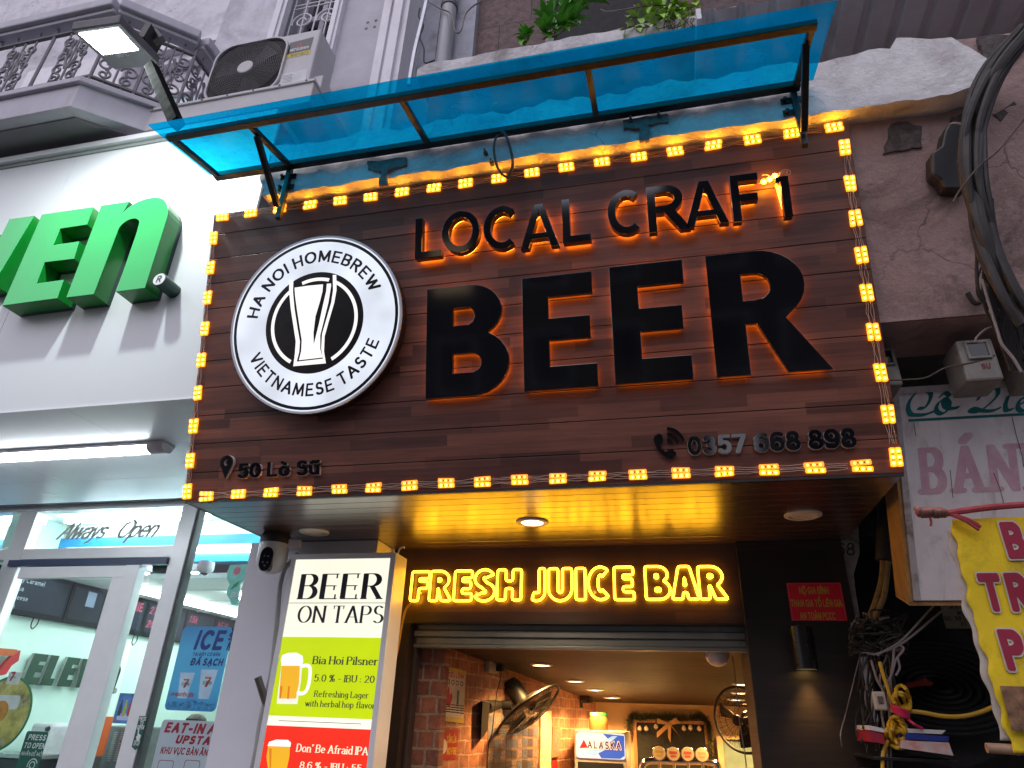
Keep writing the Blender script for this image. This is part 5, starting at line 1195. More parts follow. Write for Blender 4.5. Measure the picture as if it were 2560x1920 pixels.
for (a, b), (kd, words) in zip(zip(seams, seams[1:]), cont):
    m = MB(); m.fbox(SWL, a + .006, b - .006, z_b, z_t, 0, .05); bo = m.build('menu_board', M_mdark, mbx, bevel=.004)
    if b - a < .1: continue
    m = MB(); m.fbox(SWL, a + .04, b - .04, z_b + .05, z_t - .04, .0505, .053); m.build('panel', M_mpanel, bo)
    hgt = z_t - z_b
    if kd == 'g':
        m = MB()
        for i, wd in enumerate(words): write(m, SWL, wd, .042, .15, a=a + (b - a) * .35, b=z_t - .11 - i * .085, c=.0535)
        m.build('lettering', M_mtxt, bo)
    elif kd == 'r':
        m = MB(); write(m, SWL, words[0], .085, .26, a=a + .06, b=z_t - .15, c=.0535, fit=(b - a) * .8); write(m, SWL, words[1], .08, .26, a=a + .06, b=z_t - .26, c=.0535, fit=(b - a) * .6); write(m, SWL, words[2], .11, .3, a=a + .05, b=z_b + .06, c=.0535, shear=.2); m.build('lettering', M_mred, bo)
    elif kd == 'o':
        m = MB()
        for i, wd in enumerate(words): write(m, SWL, wd, .075, .24, a=a + .07, b=z_t - .15 - i * .16, c=.0535, shear=.25)
        m.build('lettering', M_mred, bo); m = MB()
        for i in range(3): m.lathe(SWL(a + (b - a) * (.45 + .15 * i), z_b + .11 + .05 * (i % 2), .0535), SWL.n, [(.04, 0), (.04, .002), (0, .003)], 12)
        m.build('picture', M_morange, bo)
    else:
        m = MB(); m.fbox(SWL, a + (b - a) * .45, a + (b - a) * .7, z_b + .20, z_t - .06, .0535, .055); m.build('picture', mat('menu blue', (.04, .10, .22), .4), bo)
for p, nm in (((320, 1225), 'cable loop below the first menu board'), ((1180, 1375), 'cable loop below the third menu board')):
    Pq = SWL(*wl_(*p), .03); t = thing('cable_loop', Pq, 'small black ' + nm, 'cable'); m = MB(); m.tube(curve([Pq + V((0, -.03, .05)), Pq + V((0, -.04, -.03)), Pq + V((0, -.01, -.07)), Pq + V((0, .03, -.02)), Pq + V((0, .03, .05))]), .006, 6); m.build('cable_run', M_cable, t, smooth=True)
w9 = lambda x, y: SWL.hit(k9(x, y), .05)
lt = thing('wall_lettering', SWL(*w9(700, 700)), 'dark green raised letters with a red numeral on the mint wall', 'sign')
c0 = w9(225, 778); c1 = w9(1165, 862); hcap = w9(300, 452)[1] - w9(235, 775)[1]
W_ = c1[0] - c0[0]; n_l = 6; lw = hcap * .62; adv = (W_ - lw) / 5
M_chrome = mat('brushed letter side', (.35, .36, .36), .3, metal=.6)
for i, ch in enumerate('ELEVEn'):
    lo = scaled(bold(ch, lw / hcap if ch != 'L' else lw / hcap * .85, .24, .34), hcap, hcap if ch != 'n' else hcap * .93, .12, c0[0] + adv * i, c0[1])
    m = MB(); m.prism(SWL, lo, .012, .045); o = m.build('letter', M_chrome, lt); m = MB(); m.prism(SWL, lo, .0455, .048); m.build('face', M_darkgreen, o)
m = MB(); q = [w9(*p) for p in ((-190, 395), (180, 425), (140, 492), (-190, 470))]; m.prism(SWL, [q], .012, .05); m.build('numeral_bar', mat('orange acrylic', (.55, .10, .02), .3), lt)
m = MB(); q = [w9(*p) for p in ((212, 435), (190, 540), (120, 590), (60, 680), (-40, 700), (30, 590), (110, 500))]; m.prism(SWL, [q], .012, .051); m.build('numeral_stem', mat('red acrylic', (.50, .012, .02), .3), lt)
m = MB(); m.lathe(SWL(*w9(1182, 848), .01), SWL.n, [(.03, 0), (.03, .04), (0, .041)], 14); m.build('trademark_stub', M_chrome, lt)
# ghost sunflower print on the wall
# ---- counter with machine, boxes and a cashier
ct = thing('counter', (-5.6, 7.2, 0), 'dark shop counter below the mint wall', 'counter')
m = MB(); m.box(-6.45, -5.95, 6.0, 9.0, 0, 1.12); m.build('cabinet', mat('counter front', (.03, .035, .045), .4), ct, bevel=.01)
m = MB(); m.box(-6.46, -5.9, 5.98, 9.0, 1.121, 1.16); m.build('worktop', mat('steel top', (.4, .42, .43), .25, metal=.7), ct, bevel=.006)
Fm = front(6.6); q0 = Fm.hit(k9(1030, 1205)); q1 = Fm.hit(k9(1400, 1205)); mc = thing('drinks_machine', (q0[0], 6.6, 1.0), 'grey louvred drinks machine behind the door', 'machine')
m = MB(); m.box(q0[0] - .1, q1[0] + .03, 6.6, 7.0, .6, q0[1]); m.build('cabinet', mat('grey machine', (.22, .22, .23), .4, metal=.4), mc, bevel=.01)
m = MB()
for j in range(3):
    for i in range(14):
        a = Fm.hit(k9(1175 + j * 70 - i * 6, 1275 + i * 22)); m.fbox(Fm, a[0], a[0] + .045, a[1] - .006, a[1] + .006, .001, .008)
m.build('louvre', mat('steel louvre', (.5, .5, .5), .3, metal=.7), mc)
pq = Fm.hit(k9(1215, 870)); pr_ = Fm.hit(k9(1400, 880)); pz = Fm.hit(k9(1170, 1180))[1]
st = thing('drinks_placard', (pq[0], 6.62, pz), 'tall blue beer placard standing on the drinks machine', 'placard'); m = MB(); m.fbox(Fm, pq[0], pr_[0], pz, pq[1], -.03, -.02); m.build('board', mat('blue placard', (.06, .14, .42), .4, var=.6, scale=9), st)
m = MB(); xm_ = (pq[0] + pr_[0]) / 2
for i, c in enumerate(((.02, .01, .01), (.35, .30, .03), (.4, .02, .02), (.45, .25, .02))):
    pass
for i, (c, nm) in enumerate((((.03, .012, .008), 'bottle_dark'), ((.42, .36, .05), 'bottle_gold'), ((.40, .02, .02), 'bottle_red'))):
    mm = MB(); x = pq[0] + (pr_[0] - pq[0]) * (.25 + .25 * i); mm.prism(Fm, [[(x - .018, pz + .07), (x + .018, pz + .07), (x + .018, pz + .15), (x + .007, pz + .19), (x + .007, pz + .22), (x - .007, pz + .22), (x - .007, pz + .19), (x - .018, pz + .15)]], -.0195, -.018); mm.build('bottle_picture', mat(nm, c, .4), st)
m = MB(); m.prism(Fm, [rect((pq[0] + pr_[0]) / 2, pz + .06, .07, .03, .02)], -.0195, -.0185); m.build('caption', mat('lilac print', (.5, .45, .75), .5), st)
Fk = front(6.3); kq = Fk.hit(k9(1110, 1150)); sn = thing('snack_box', (kq[0], 6.35, kq[1] - .1), 'orange and white snack box beside the drinks machine', 'box'); m = MB(); k0 = Fk.hit(k9(1000, 1110)); m.box(k0[0] - .04, k0[0] + .02, 6.3, 6.5, k0[1] - .35, k0[1]); m.build('carton', mat('orange carton', (.55, .10, .02), .5), sn, bevel=.006)
Fp = front(6.2); k0 = Fp.hit(k9(470, 1200)); tw = thing('kitchen_appliance', (k0[0], 6.2, k0[1] - .2), 'white appliance with a round knob on the counter', 'appliance'); m = MB(); m.box(k0[0] - .12, k0[0] + .12, 6.15, 6.5, k0[1] - .3, k0[1] + .02); m.build('casing', M_paint, tw, bevel=.03); m = MB(); m.lathe((k0[0] + .09, 6.15, k0[1] - .03), (0, -1, 0), [(.025, 0), (.02, .02), (0, .022)], 12); m.build('knob', M_black, tw)

# cashier bending behind the posters: only the crown of the head shows
def figure(loc, label, skin, hair, shirt, trousers):
    t = thing('person', loc, label, 'person'); L = V(loc)
    J = [((0, 0, .92), .15), ((0, .02, 1.15), .15), ((0, .0, 1.36), .16), ((0, -.02, 1.46), .065), ((0, -.03, 1.52), .06), ((0, -.035, 1.60), .095), ((0, -.03, 1.68), .085),
         ((.18, .0, 1.37), .062), ((.24, -.03, 1.10), .045), ((.20, -.20, 1.0), .036), ((-.18, .0, 1.37), .062), ((-.24, -.03, 1.10), .045), ((-.20, -.20, 1.0), .036),
         ((.10, 0, .86), .10), ((.11, -.02, .48), .068), ((.11, .02, .08), .045), ((.11, -.12, .04), .04), ((-.10, 0, .86), .10), ((-.11, -.02, .48), .068), ((-.11, .02, .08), .045), ((-.11, -.12, .04), .04)]
    E = [(0, 1), (1, 2), (2, 3), (3, 4), (4, 5), (5, 6), (2, 7), (7, 8), (8, 9), (2, 10), (10, 11), (11, 12), (0, 13), (13, 14), (14, 15), (15, 16), (0, 17), (17, 18), (18, 19), (19, 20)]
    k = len(J)
    for sgn, w in ((1, 9), (-1, 12)):
        for f, (dx, ln) in enumerate(((-.03, .07), (-.012, .085), (.006, .09), (.024, .08), (-.045 * 1, .05))):
            J.append((V(J[w][0]) + V((dx, -.06, -.01)), .011)); J.append((V(J[w][0]) + V((dx * 1.25, -.06 - ln, -.03)), .008)); E += [(w, k), (k, k + 1)]; k += 2
    me = bpy.data.meshes.new('body'); me.from_pydata([tuple(p) for p, r in J], E, []); o = bpy.data.objects.new('body', me); COL.objects.link(o); o.parent = t
    md = o.modifiers.new('skin', 'SKIN'); sv = me.skin_vertices[0].data
    for i, (p, r) in enumerate(J): sv[i].radius = (r, r)
    sv[0].use_root = True; o.modifiers.new('sub', 'SUBSURF').render_levels = 2; me.materials.append(skin)
    m = MB(); m.lathe((0, -.025, 1.47), (0, 0, 1), [(.06, .0), (.105, .09), (.112, .15), (.10, .21), (.06, .25), (0, .26)], 18)
    m.v = [p if p.y > -.08 or p.z > 1.64 else V((p.x, -.07, p.z)) for p in m.v]; m.build('hair', hair, t, smooth=True, local=True)
    m = MB(); m.lathe((0, 0, .84), (0, 0, 1), [(.18, 0), (.18, .2), (.20, .42), (.19, .52), (.09, .6), (.075, .61)], 20); m.v = [V((p.x * 1.08, p.y * .82, p.z)) for p in m.v]
    for s in (1, -1): m.tube([(s * .15, 0, 1.39), (s * .21, -.01, 1.24), (s * .235, -.02, 1.14)], [.078, .07, .066], 12)
    m.build('shirt', shirt, t, smooth=True, local=True)
    m = MB()
    for s in (1, -1): m.tube([(s * .085, 0, .95), (s * .1, 0, .84), (s * .11, -.02, .48), (s * .11, .015, .1)], [.10, .115, .085, .07], 14)
    m.build('trousers', trousers, t, smooth=True, local=True)
    for s in (-1, 1): m = MB(); m.lathe((s * .034, -.117, 1.60), (0, -1, 0), [(.012, 0), (.009, .006), (0, .008)], 10); m.build('eye', M_black, t, local=True)
    m = MB(); m.tube([(0, -.118, 1.60), (0, -.140, 1.565), (0, -.122, 1.555)], [.008, .014, .008], 8); m.build('nose', skin, t, smooth=True, local=True)
    m = MB(); m.tube([(-.026, -.115, 1.53), (0, -.122, 1.527), (.026, -.115, 1.53)], [.004, .007, .004], 8); m.build('mouth', mat('lips', (.30, .09, .08), .5), t, smooth=True, local=True)
    for s in (-1, 1): m = MB(); m.lathe((s * .094, -.03, 1.59), (s, -.2, 0), [(.026, 0), (.024, .010), (0, .012)], 10); m.build('ear', skin, t, smooth=True, local=True)
    return t
fp = aty(k9(2040, 1075), 6.9)
figure((fp.x, 6.9, fp.z - 1.735), 'dark haired person standing behind the posters inside the mint shop', mat('skin', (.42, .23, .16), .5, var=.05), mat('dark hair', (.018, .012, .010), .45, var=.3, scale=30), mat('orange shirt', (.50, .20, .07), .7), mat('dark trousers', (.03, .03, .04), .8))

# ---- posters and stickers on the glass
FG = front(5.34); g9 = lambda x, y: FG.hit(k9(x, y))
def sticker(name, label, loops, mt, cat='poster', F=FG, c=.0):
    P = F(*loops[0][0]); t = thing(name, P, label, cat); m = MB(); m.prism(F, loops, c, c + .002); m.build('sheet', mt, t); return t
def blues(name, c1, c2, z0, z1):               # printed poster that fades from one blue to another
    if name in MATS: return MATS[name]
    mm, nt, N, L, b = nodes(name); g = nt.nodes.new('ShaderNodeNewGeometry'); sp = nt.nodes.new('ShaderNodeSeparateXYZ'); L.new(g.outputs['Position'], sp.inputs[0])
    mr = nt.nodes.new('ShaderNodeMapRange'); mr.inputs['From Min'].default_value = z0; mr.inputs['From Max'].default_value = z1; L.new(sp.outputs[2], mr.inputs['Value'])
    L.new(ramp(nt, mr.outputs[0], [(0, c1), (.25, c2), (.7, c2), (1, c1)]), b.inputs['Base Color']); b.inputs['Roughness'].default_value = .3; MATS[name] = mm; return mm
ix0, iz1 = g9(1885, 190); iz0 = g9(1700, 1045)[1]; ix1 = ix0 + (iz1 - iz0) * .74
ice = sticker('ice_poster', 'light blue ice poster stuck inside the glass by the party wall', [rect((ix0 + ix1) / 2, (iz0 + iz1) / 2, (ix1 - ix0) / 2, (iz1 - iz0) / 2, .04)], blues('ice blue print', (.02, .25, .55), (.06, .42, .72), iz0, iz1))
M_navy = mat('navy print', (.012, .035, .20), .5); M_wht = mat('white print', (.7, .72, .74), .5); M_red = mat('red print on poster', (.42, .012, .03), .5); M_maroon = mat('maroon print', (.30, .01, .03), .5); M_tgreen = mat('green print', (.0, .16, .08), .5)
px = lambda x, y: g9(x, y)
def put(par, mt, s, bl, h, w, fit=None, shear=.18, pen='flat', c=.003, F=FG, gap=None, gl=g9):
    a, b = gl(*bl); hh = gl(*h)[1] - b; m = MB(); write(m, F, s, hh, w, pen, a=a, b=b, c=c, shear=shear, fit=fit and abs(gl(*fit)[0] - a), gap=gap); return m.build('lettering', mt, par)
put(ice, M_navy, 'ICE', (2000, 408), (2020, 245), .25, (2255, 408), .18)
a = g9(2300, 250); m = MB(); write(m, FG, 'S', .05, .26, a=g9(2345, 300)[0], b=iz1 - .10, c=.003, shear=.2); write(m, FG, 'H', .05, .26, a=g9(2335, 380)[0], b=iz1 - .18, c=.003, shear=.2); m.build('lettering', M_navy, ice)
put(ice, M_navy, 'TẠI ĐÂY CÓ BÁN', (1975, 487), (1985, 458), .22, (2250, 487), .15)
put(ice, M_navy, 'ĐÁ SẠCH', (1955, 580), (1972, 520), .26, (2270, 580), .18)
def cup(par, cx, zb, h, F, c):
    m = MB(); m.prism(F, [[(cx - h * .22, zb), (cx + h * .22, zb), (cx + h * .36, zb + h), (cx - h * .36, zb + h)]], c, c + .001); m.build('cup_picture', mat('cup print', (.42, .60, .75), .4), par)
    m = MB(); s = h * .3; x, z = cx - s * .4, zb + h * .45; m.prism(F, [[(x, z + s), (x + s * .9, z + s), (x + s * .75, z + s * .78), (x, z + s * .78)]], c + .001, c + .0015); m.build('numeral_bar', mat('orange print', (.5, .16, .03), .5), par)
    m = MB(); m.prism(F, [[(x + s * .95, z + s), (x + s * .75, z + s * .5), (x + s * .55, z - s * .15), (x + s * .2, z - s * .15), (x + s * .35, z + s * .4), (x + s * .7, z + s * .8)]], c + .0015, c + .002); m.build('numeral_stem', M_red, par)
    m = MB(); write(m, F, 'ELEVEn', s * .33, .2, a=x - s * .1, b=z + s * .18, c=c + .0025, fit=s * 1.2); m.build('lettering', M_tgreen, par)
ih = iz1 - iz0
cup(ice, ix0 + (ix1 - ix0) * .30, iz0 + ih * .14, ih * .30, FG, .0025); cup(ice, ix0 + (ix1 - ix0) * .72, iz0 + ih * .14, ih * .34, FG, .0025)
m = MB(); pts_ = [(ix0 + .02, iz0 + .01)]; rnd2 = random.Random(4)
for i in range(15): pts_.append((ix0 + .02 + (ix1 - ix0 - .04) * i / 14, iz0 + ih * (.08 + .06 * rnd2.random())))
pts_.append((ix1 - .02, iz0 + .01)); m.prism(FG, [pts_], .0022, .0024); m.build('ice_picture', mat('ice print', (.03, .22, .45), .4, var=.7, scale=30), ice)
m = MB(); write(m, FG, 'VÀ NGUYÊN LIỆU', .022, .2, a=ix0 + .03, b=iz0 + ih * .165, c=.0045, fit=(ix1 - ix0) * .45); m.build('lettering', M_red, ice)
ex0, ez1 = g9(1670, 1140); ez0 = ez1 - .75; ex1 = ex0 + .62
eat = sticker('seating_poster', 'pale poster in maroon letters about eating upstairs', [rect((ex0 + ex1) / 2, (ez0 + ez1) / 2, (ex1 - ex0) / 2, (ez1 - ez0) / 2, .03)], mat('pale poster', (.42, .50, .55), .4, var=.05))
put(eat, M_maroon, 'EAT-IN A', (1695, 1262), (1715, 1180), .30, (2190, 1262), .2)
put(eat, M_maroon, 'UPSTAI', (1805, 1378), (1820, 1310), .30, (2170, 1378), .2)
put(eat, M_maroon, 'KHU VỰC BÀN ĂN', (1645, 1485), (1665, 1425), .20, (2120, 1485), .15)
m = MB()
for x in (1690, 1960): a, b = g9(x, 1640); m.prism(FG, [rect(a, b, .07, .055, .02), rect(a, b, .066, .051, .018)], .0022, .003)
m.build('table_picture', M_maroon, eat)
pa = g9(280, 1258); pb = g9(505, 1262); pz0 = pa[1] - .55
prs = sticker('press_sign', 'dark green press to open sign on the sliding glass', [rect((pa[0] + pb[0]) / 2, (pa[1] + pz0) / 2, (pb[0] - pa[0]) / 2, (pa[1] - pz0) / 2, .02)], mat('green sticker', (.0, .10, .065), .4))
put(prs, M_wht, 'PRESS', (290, 1345), (300, 1297), .22, (462, 1345), .12); put(prs, M_wht, 'TO OPEN', (248, 1428), (258, 1380), .22, (455, 1428), .12); put(prs, M_wht, 'NHẤN ĐỂ MỞ', (218, 1505), (226, 1470), .14, (425, 1505), .12)
a, b = g9(330, 1610); m = MB(); m.prism(FG, [arc(a, b, .05, .05, 20, 200, 14) + arc(a, b, .042, .042, 200, 20, 14)], .0025, .003); m.prism(FG, [arc(a, b, .03, .03, 0, 345, 16), arc(a, b, .022, .022, 0, 345, 16)], .0025, .003); m.prism(FG, [[(a - .07, b - .06), (a - .01, b - .01), (a + .01, b - .03), (a - .01, b - .10), (a - .06, b - .12)]], .0025, .003); m.build('hand_icon', M_wht, prs)
F2 = front(5.245); h9 = lambda x, y: F2.hit(k9(x, y)); F3 = front(YG - .054); j9 = lambda x, y: F3.hit(k9(x, y))
n0 = j9(1430, 1105); n1 = j9(1515, 1105); nb = j9(1345, 1420); nt_ = j9(1380, 1455)
np_ = sticker('press_sticker', 'narrow green arrow sticker on the aluminium mullion', [[(n0[0], n0[1]), (n1[0] - .005, n0[1]), (n1[0] - .005, nb[1]), ((n0[0] + n1[0]) / 2, nt_[1]), (n0[0], nb[1])]], mat('green sticker', (.0, .10, .065), .4), F=F3)
for s_, yy in (('PRESS', 1150), ('TO', 1195), ('OPEN', 1238)): m = MB(); b = j9(1430, yy)[1]; write(m, F3, s_, .024, .24, a=(n0[0] + n1[0]) / 2, b=b, c=.0025, align='c', fit=(.06 if s_ != 'TO' else .028)); m.build('lettering', M_wht, np_)
m = MB(); b = j9(1430, 1310)[1]; xc_ = (n0[0] + n1[0]) / 2; m.prism(F3, [[(xc_ - .02, b + .05), (xc_ - .008, b + .05), (xc_ - .004, b + .015), (xc_ + .022, b + .005), (xc_ + .018, b - .035), (xc_ - .008, b - .035), (xc_ - .022, b - .005), (xc_ - .012, b + .0)]], .0022, .003); m.build('hand_icon', M_wht, np_)
for s_, yy in (('NHẤN', 1378), ('ĐỂ MỞ', 1408)): m = MB(); b = j9(1430, yy)[1]; write(m, F3, s_, .014, .2, a=xc_, b=b, c=.0025, align='c', fit=.05); m.build('lettering', M_wht, np_)
# round juice sticker, green rim
rc = g9(60, 1180); rr_x = g9(362, 850)[0] - rc[0]
cx_, cz_ = g9(20, 1080); RR = max(.30, g9(362, 800)[0] - cx_)
rs = sticker('round_sticker', 'big round yellow juice sticker with a green rim at the left edge', [arc(cx_, cz_, RR, RR, 0, 354, 60)], mat('green rim print', (.02, .20, .07), .4))
m = MB(); m.prism(FG, [arc(cx_, cz_, RR * .93, RR * .93, 0, 354, 60)], .0022, .003); m.build('print', mat('juice print', (.50, .42, .10), .4, var=.7, scale=7, dirt=(.62, .55, .40), dirtscale=6), rs)
m = MB(); q0 = g9(60, 780); q1 = g9(190, 790); m.prism(FG, [[q0, (q1[0], q0[1]), (q1[0], q0[1] + .10), (q0[0], q0[1] + .10)]], .0032, .0036); m.build('white_label', M_wht, rs)
m = MB(); write(m, FG, '7', .06, .3, a=q0[0] + .03, b=q0[1] + .035, c=.004); m.build('numeral', M_red, rs)
m = MB(); write(m, FG, 'ELEVEn', .014, .2, a=q0[0] + .02, b=q0[1] + .05, c=.0045, fit=.065); m.build('lettering', M_tgreen, rs)
m = MB(); q0 = g9(0, 960); m.prism(FG, [rect(q0[0] + .04, q0[1], .17, .055, .03)], .0032, .0036); m.build('white_label', M_wht, rs)
m = MB(); q0 = g9(60, 1060); m.lathe(FG(q0[0] - .06, q0[1], .0035), FG.n, [(.085, 0), (.085, .002), (0, .0025)], 24); m.build('fruit_picture', mat('orange fruit print', (.60, .24, .02), .4, var=.4, scale=12), rs)
# hanging cut-out card with a pink flower
hc = g9(2080, 30); f8 = lambda x, y: FG.hit(k8(x, y)); 
cl_ = [f8(*p) for p in ((1990, 735), (2140, 725), (2120, 860), (2075, 900), (2065, 1040), (2045, 1085), (2000, 1075), (1990, 1040), (1960, 990), (1965, 940), (1985, 905), (1960, 850), (1965, 790))]
hcrd = sticker('flower_card', 'mint cut-out card with a pink lotus hung behind the glass', [cl_], mat('mint card', (.20, .62, .55), .5))
fc = f8(2050, 785); m = MB()
for k in range(9):
    a = R(40 * k); m.prism(FG, [[(fc[0], fc[1]), (fc[0] + .028 * math.cos(a - .3), fc[1] + .028 * math.sin(a - .3)), (fc[0] + .045 * math.cos(a), fc[1] + .045 * math.sin(a)), (fc[0] + .028 * math.cos(a + .3), fc[1] + .028 * math.sin(a + .3))]], .003 + .0001 * k, .0035 + .0001 * k)
m.build('flower_picture', mat('pink print', (.62, .16, .24), .5), hcrd)
m = MB(); q = f8(2020, 930); m.prism(FG, [[(q[0] - .03, q[1] - .02), (q[0] + .03, q[1] + .01), (q[0] + .05, q[1] + .06), (q[0], q[1] + .03)]], .003, .0035); m.build('leaf_picture', mat('green leaf print', (.04, .30, .10), .5), hcrd)
m = MB(); q = f8(1995, 1010); write(m, FG, 'ĐỨC', .04, .12, a=q[0], b=q[1], c=.003, shear=.2); m.build('lettering', M_wht, hcrd)

# ---- grey party wall between the two shops, with conduit, camera and a stub tube
pw = thing('party_wall', (-2.75, 4.1, 1.5), 'smooth lilac grey wall end between the two shops', 'wall')
pxl = aty((636, 1327), 4.2).x
m = MB(); m.box(pxl, -1.93, 4.2, 5.42, 0, 2.66); m.build('wall_end', mat('lilac wall paint', (.68, .68, .73), .55, var=.04, scale=2), pw)
M_hose = mat('beige conduit', (.36, .35, .33), .5, var=.1)
cable('conduit', 'beige flexible conduit running down between camera and lit menu box', k10, [(600, 350), (560, 400), (520, 440), (490, 540), (475, 700), (462, 850), (440, 1050), (415, 1180), (385, 1300), (360, 1430), (345, 1540), (320, 1659)], .016, M_hose, cat='conduit', y=4.09)
cm = thing('security_camera', aty(k10(460, 300), 4.0), 'white and black dome camera hanging from the soffit', 'camera')
C0 = aty(k10(470, 225), 3.98); axis = V((.02, 0, -1)).normalized()
m = MB(); m.lathe(V((C0.x, C0.y, 2.664)), (0, 0, -1), [(.085, 0), (.095, .02), (.098, .05), (.096, .07)], 28); m.build('black_collar', mat('black plastic', (.02, .02, .022), .5, var=.3), cm, smooth=True)
zc0 = 2.664 - .07
m = MB(); m.lathe(V((C0.x, C0.y, zc0 - .001)), (0, 0, -1), [(.094, 0), (.096, .02), (.096, .10), (.088, .14), (.066, .175), (.03, .19), (0, .192)], 30); m.build('white_dome', mat('camera white', (.66, .64, .63), .35, var=.04), cm, smooth=True)
Fc = Frame((C0.x, C0.y - .0, zc0 - .12), V((1, .18, 0)), (0, 0, 1)); m = MB()
pl = arc(0, .03, .042, .05, 0, 180, 12) + arc(0, -.025, .042, .05, 180, 360, 12); m.prism(Fc, [pl], .05, .0985); m.build('lens_window', M_black, cm, bevel=.006)
for dx, dz in ((-.015, -.02), (.015, -.02), (0, -.04), (-.012, .02), (.012, .02)): m = MB(); m.lathe(Fc(dx, dz, .0985), Fc.n, [(.006, 0), (.005, .001), (0, .002)], 8); m.build('sensor', mat('sensor grey', (.12, .12, .13), .2), cm)
m = MB(); m.bar(V((C0.x + .08, C0.y + .02, 2.60)), V((C0.x + .16, C0.y + .06, 2.60)), .05, .06); m.build('mount', M_paint, cm, bevel=.01)
tb_ = thing('wall_tube', aty(k10(375, 1200), 4.0), 'short shiny metal tube light clipped to the conduit', 'tube'); q0 = aty(k10(352, 1105), 4.02); q1 = aty(k10(398, 1250), 4.06)
m = MB(); d = (q1 - q0); m.lathe(q0, d, [(.020, 0), (.022, .0), (.022, d.length), (.012, d.length + .03)], 20); m.build('tube', mat('bronze metal', (.20, .18, .15), .3, metal=.8), tb_, smooth=True)
m = MB(); m.lathe(q0 + d.normalized() * .002, d, [(.018, 0), (.0, .002)], 16); m.build('tube_end', M_black, tb_)

# ================================================================== BAR ENTRANCE
bar_ = thing('bar_entrance', (-.7, 4.5, 0), 'dark wood framed doorway of the beer bar with raised roller shutter', 'doorway')
M_darkwood = wood('dark entrance wood', (.030, .015, .012), (.066, .033, .024), .34, strip=.16, length=1.3, spec=.5, coat=.25, axes=(0, 2))
M_pillar = wood('dark pillar wood', (.014, .010, .009), (.032, .020, .017), .45, strip=.2, length=1.1, spec=.4, axes=(0, 2))
jl = aty(k11(205, 640), 4.5).x; jr = aty(k12(1395, 640), 4.5).x; zl = aty(k11(700, 592), 4.5).z; pr0 = aty((1872, 1562), 4.45).x; pr1 = 1.025
m = MB(); m.box(-1.93, jr + .03, 4.50, 4.62, zl, 2.72); m.build('lintel', M_darkwood, bar_, bevel=.003)
m = MB(); m.box(-1.93, jl, 4.46, 4.9, 0, zl + .0); m.build('jamb', M_pillar, bar_, bevel=.003)
m = MB(); m.box(-1.72, jr, 4.485, 4.499, zl, zl + .012); m.build('lintel_trim', M_pillar, bar_)
m = MB(); m.box(pr0 - .02, pr1, 4.45, 5.0, 0, 2.662); m.build('pillar', M_pillar, bar_, bevel=.004)
M_shut = mat('shutter steel', (.20, .205, .19), .45, metal=.25, var=.1, scale=4, dirt=(.10, .10, .09))
sh_ = MB(); F = front(4.56)
zz = [F.hit(k11(700, y))[1] for y in (598, 640, 690, 745, 772)]
sh_.fbox(F, jl, jr, zz[1] + .002, zz[0], -.05, -.01); sh_.fbox(F, jl, jr, zz[2], zz[1] - .002, -.05, .012); sh_.fbox(F, jl, jr, zz[3], zz[2] - .002, -.05, -.006); sh_.fbox(F, jl, jr, zz[4], zz[3] - .001, -.06, .006)
sh_.build('roller_shutter', M_shut, bar_, bevel=.005)
m = MB(); m.box(jr + .012, jr + .034, 4.52, 4.64, 0, zl); m.build('shutter_guide', mat('brown guide', (.05, .035, .03), .5), bar_, bevel=.003); m = MB(); m.box(jl, jl + .02, 4.56, 4.66, 0, zl); m.build('shutter_guide', mat('brown guide', (.05, .035, .03), .5), bar_, bevel=.003)

# ---- neon words
M_neon = glow('neon yellow', (1.0, .44, .012), 14.0)
neon = thing('neon_sign', (-.7, 4.46, 2.35), 'glowing yellow outline lettering over the bar doorway', 'neon sign')
FN = front(4.462)
def neon_letter(ch, crp, x0, x1, y0, y1):
    a0, b0 = FN.hit(crp(x0, y1)); a1, b1 = FN.hit(crp(x1, y1)); b2 = FN.hit(crp((x0 + x1) / 2, y0))[1]
    w, h = a1 - a0, b2 - min(b0, b1); b0 = min(b0, b1); r = .0082
    m = MB(); t = {'S': .25, 'E': .24, 'F': .24}.get(ch, .25); tv = {'I': .3}.get(ch, .30)
    for l in bold(ch, w / h, t, min(tv, w / h * .45)):
        l = [(a0 + x * h, b0 + y * h) for x, y in l]
        l = l if area(l) > 0 else l[::-1]
        # soften the corners, then bend the tube along the outline
        q = []
        for i in range(len(l)):
            p, c, n = V(l[i - 1]), V(l[i]), V(l[(i + 1) % len(l)]); e1, e2 = p - c, n - c
            if e1.length < 1e-5 or e2.length < 1e-5: continue
            if e1.angle(e2) > 2.5: q.append(c); continue
            d = min(.013, e1.length * .4, e2.length * .4); A, B_ = c + e1.normalized() * d, c + e2.normalized() * d
            q += [A, A * .25 + c * .5 + B_ * .25, B_]
        m.tube([FN(p.x, p.y) for p in q], r, 8, closed=True)
    return m.build('letter', M_neon, neon, smooth=True)
for a in (('F', k11, 192, 322, 205, 420), ('R', k11, 332, 494, 202, 420), ('E', k11, 514, 646, 200, 420), ('S', k11, 660, 816, 190, 422), ('H', k11, 834, 1014, 190, 414), ('J', k11, 1092, 1190, 182, 420), ('U', k11, 1218, 1392, 182, 420), ('I', k11, 1422, 1493, 180, 412),
          ('C', k12, 212, 388, 170, 412), ('E', k12, 406, 552, 172, 412), ('B', k12, 640, 822, 166, 410), ('A', k12, 834, 1034, 166, 408), ('R', k12, 1040, 1248, 166, 408)): neon_letter(*a)
m = MB()
for x in (-1.70, -1.3, -.9, -.5, -.1, .3):
    m.lathe((x, 4.5, 2.36), (0, -1, 0), [(.008, 0), (.008, .035), (0, .036)], 8)
m.build('stand_off', M_alu, neon)
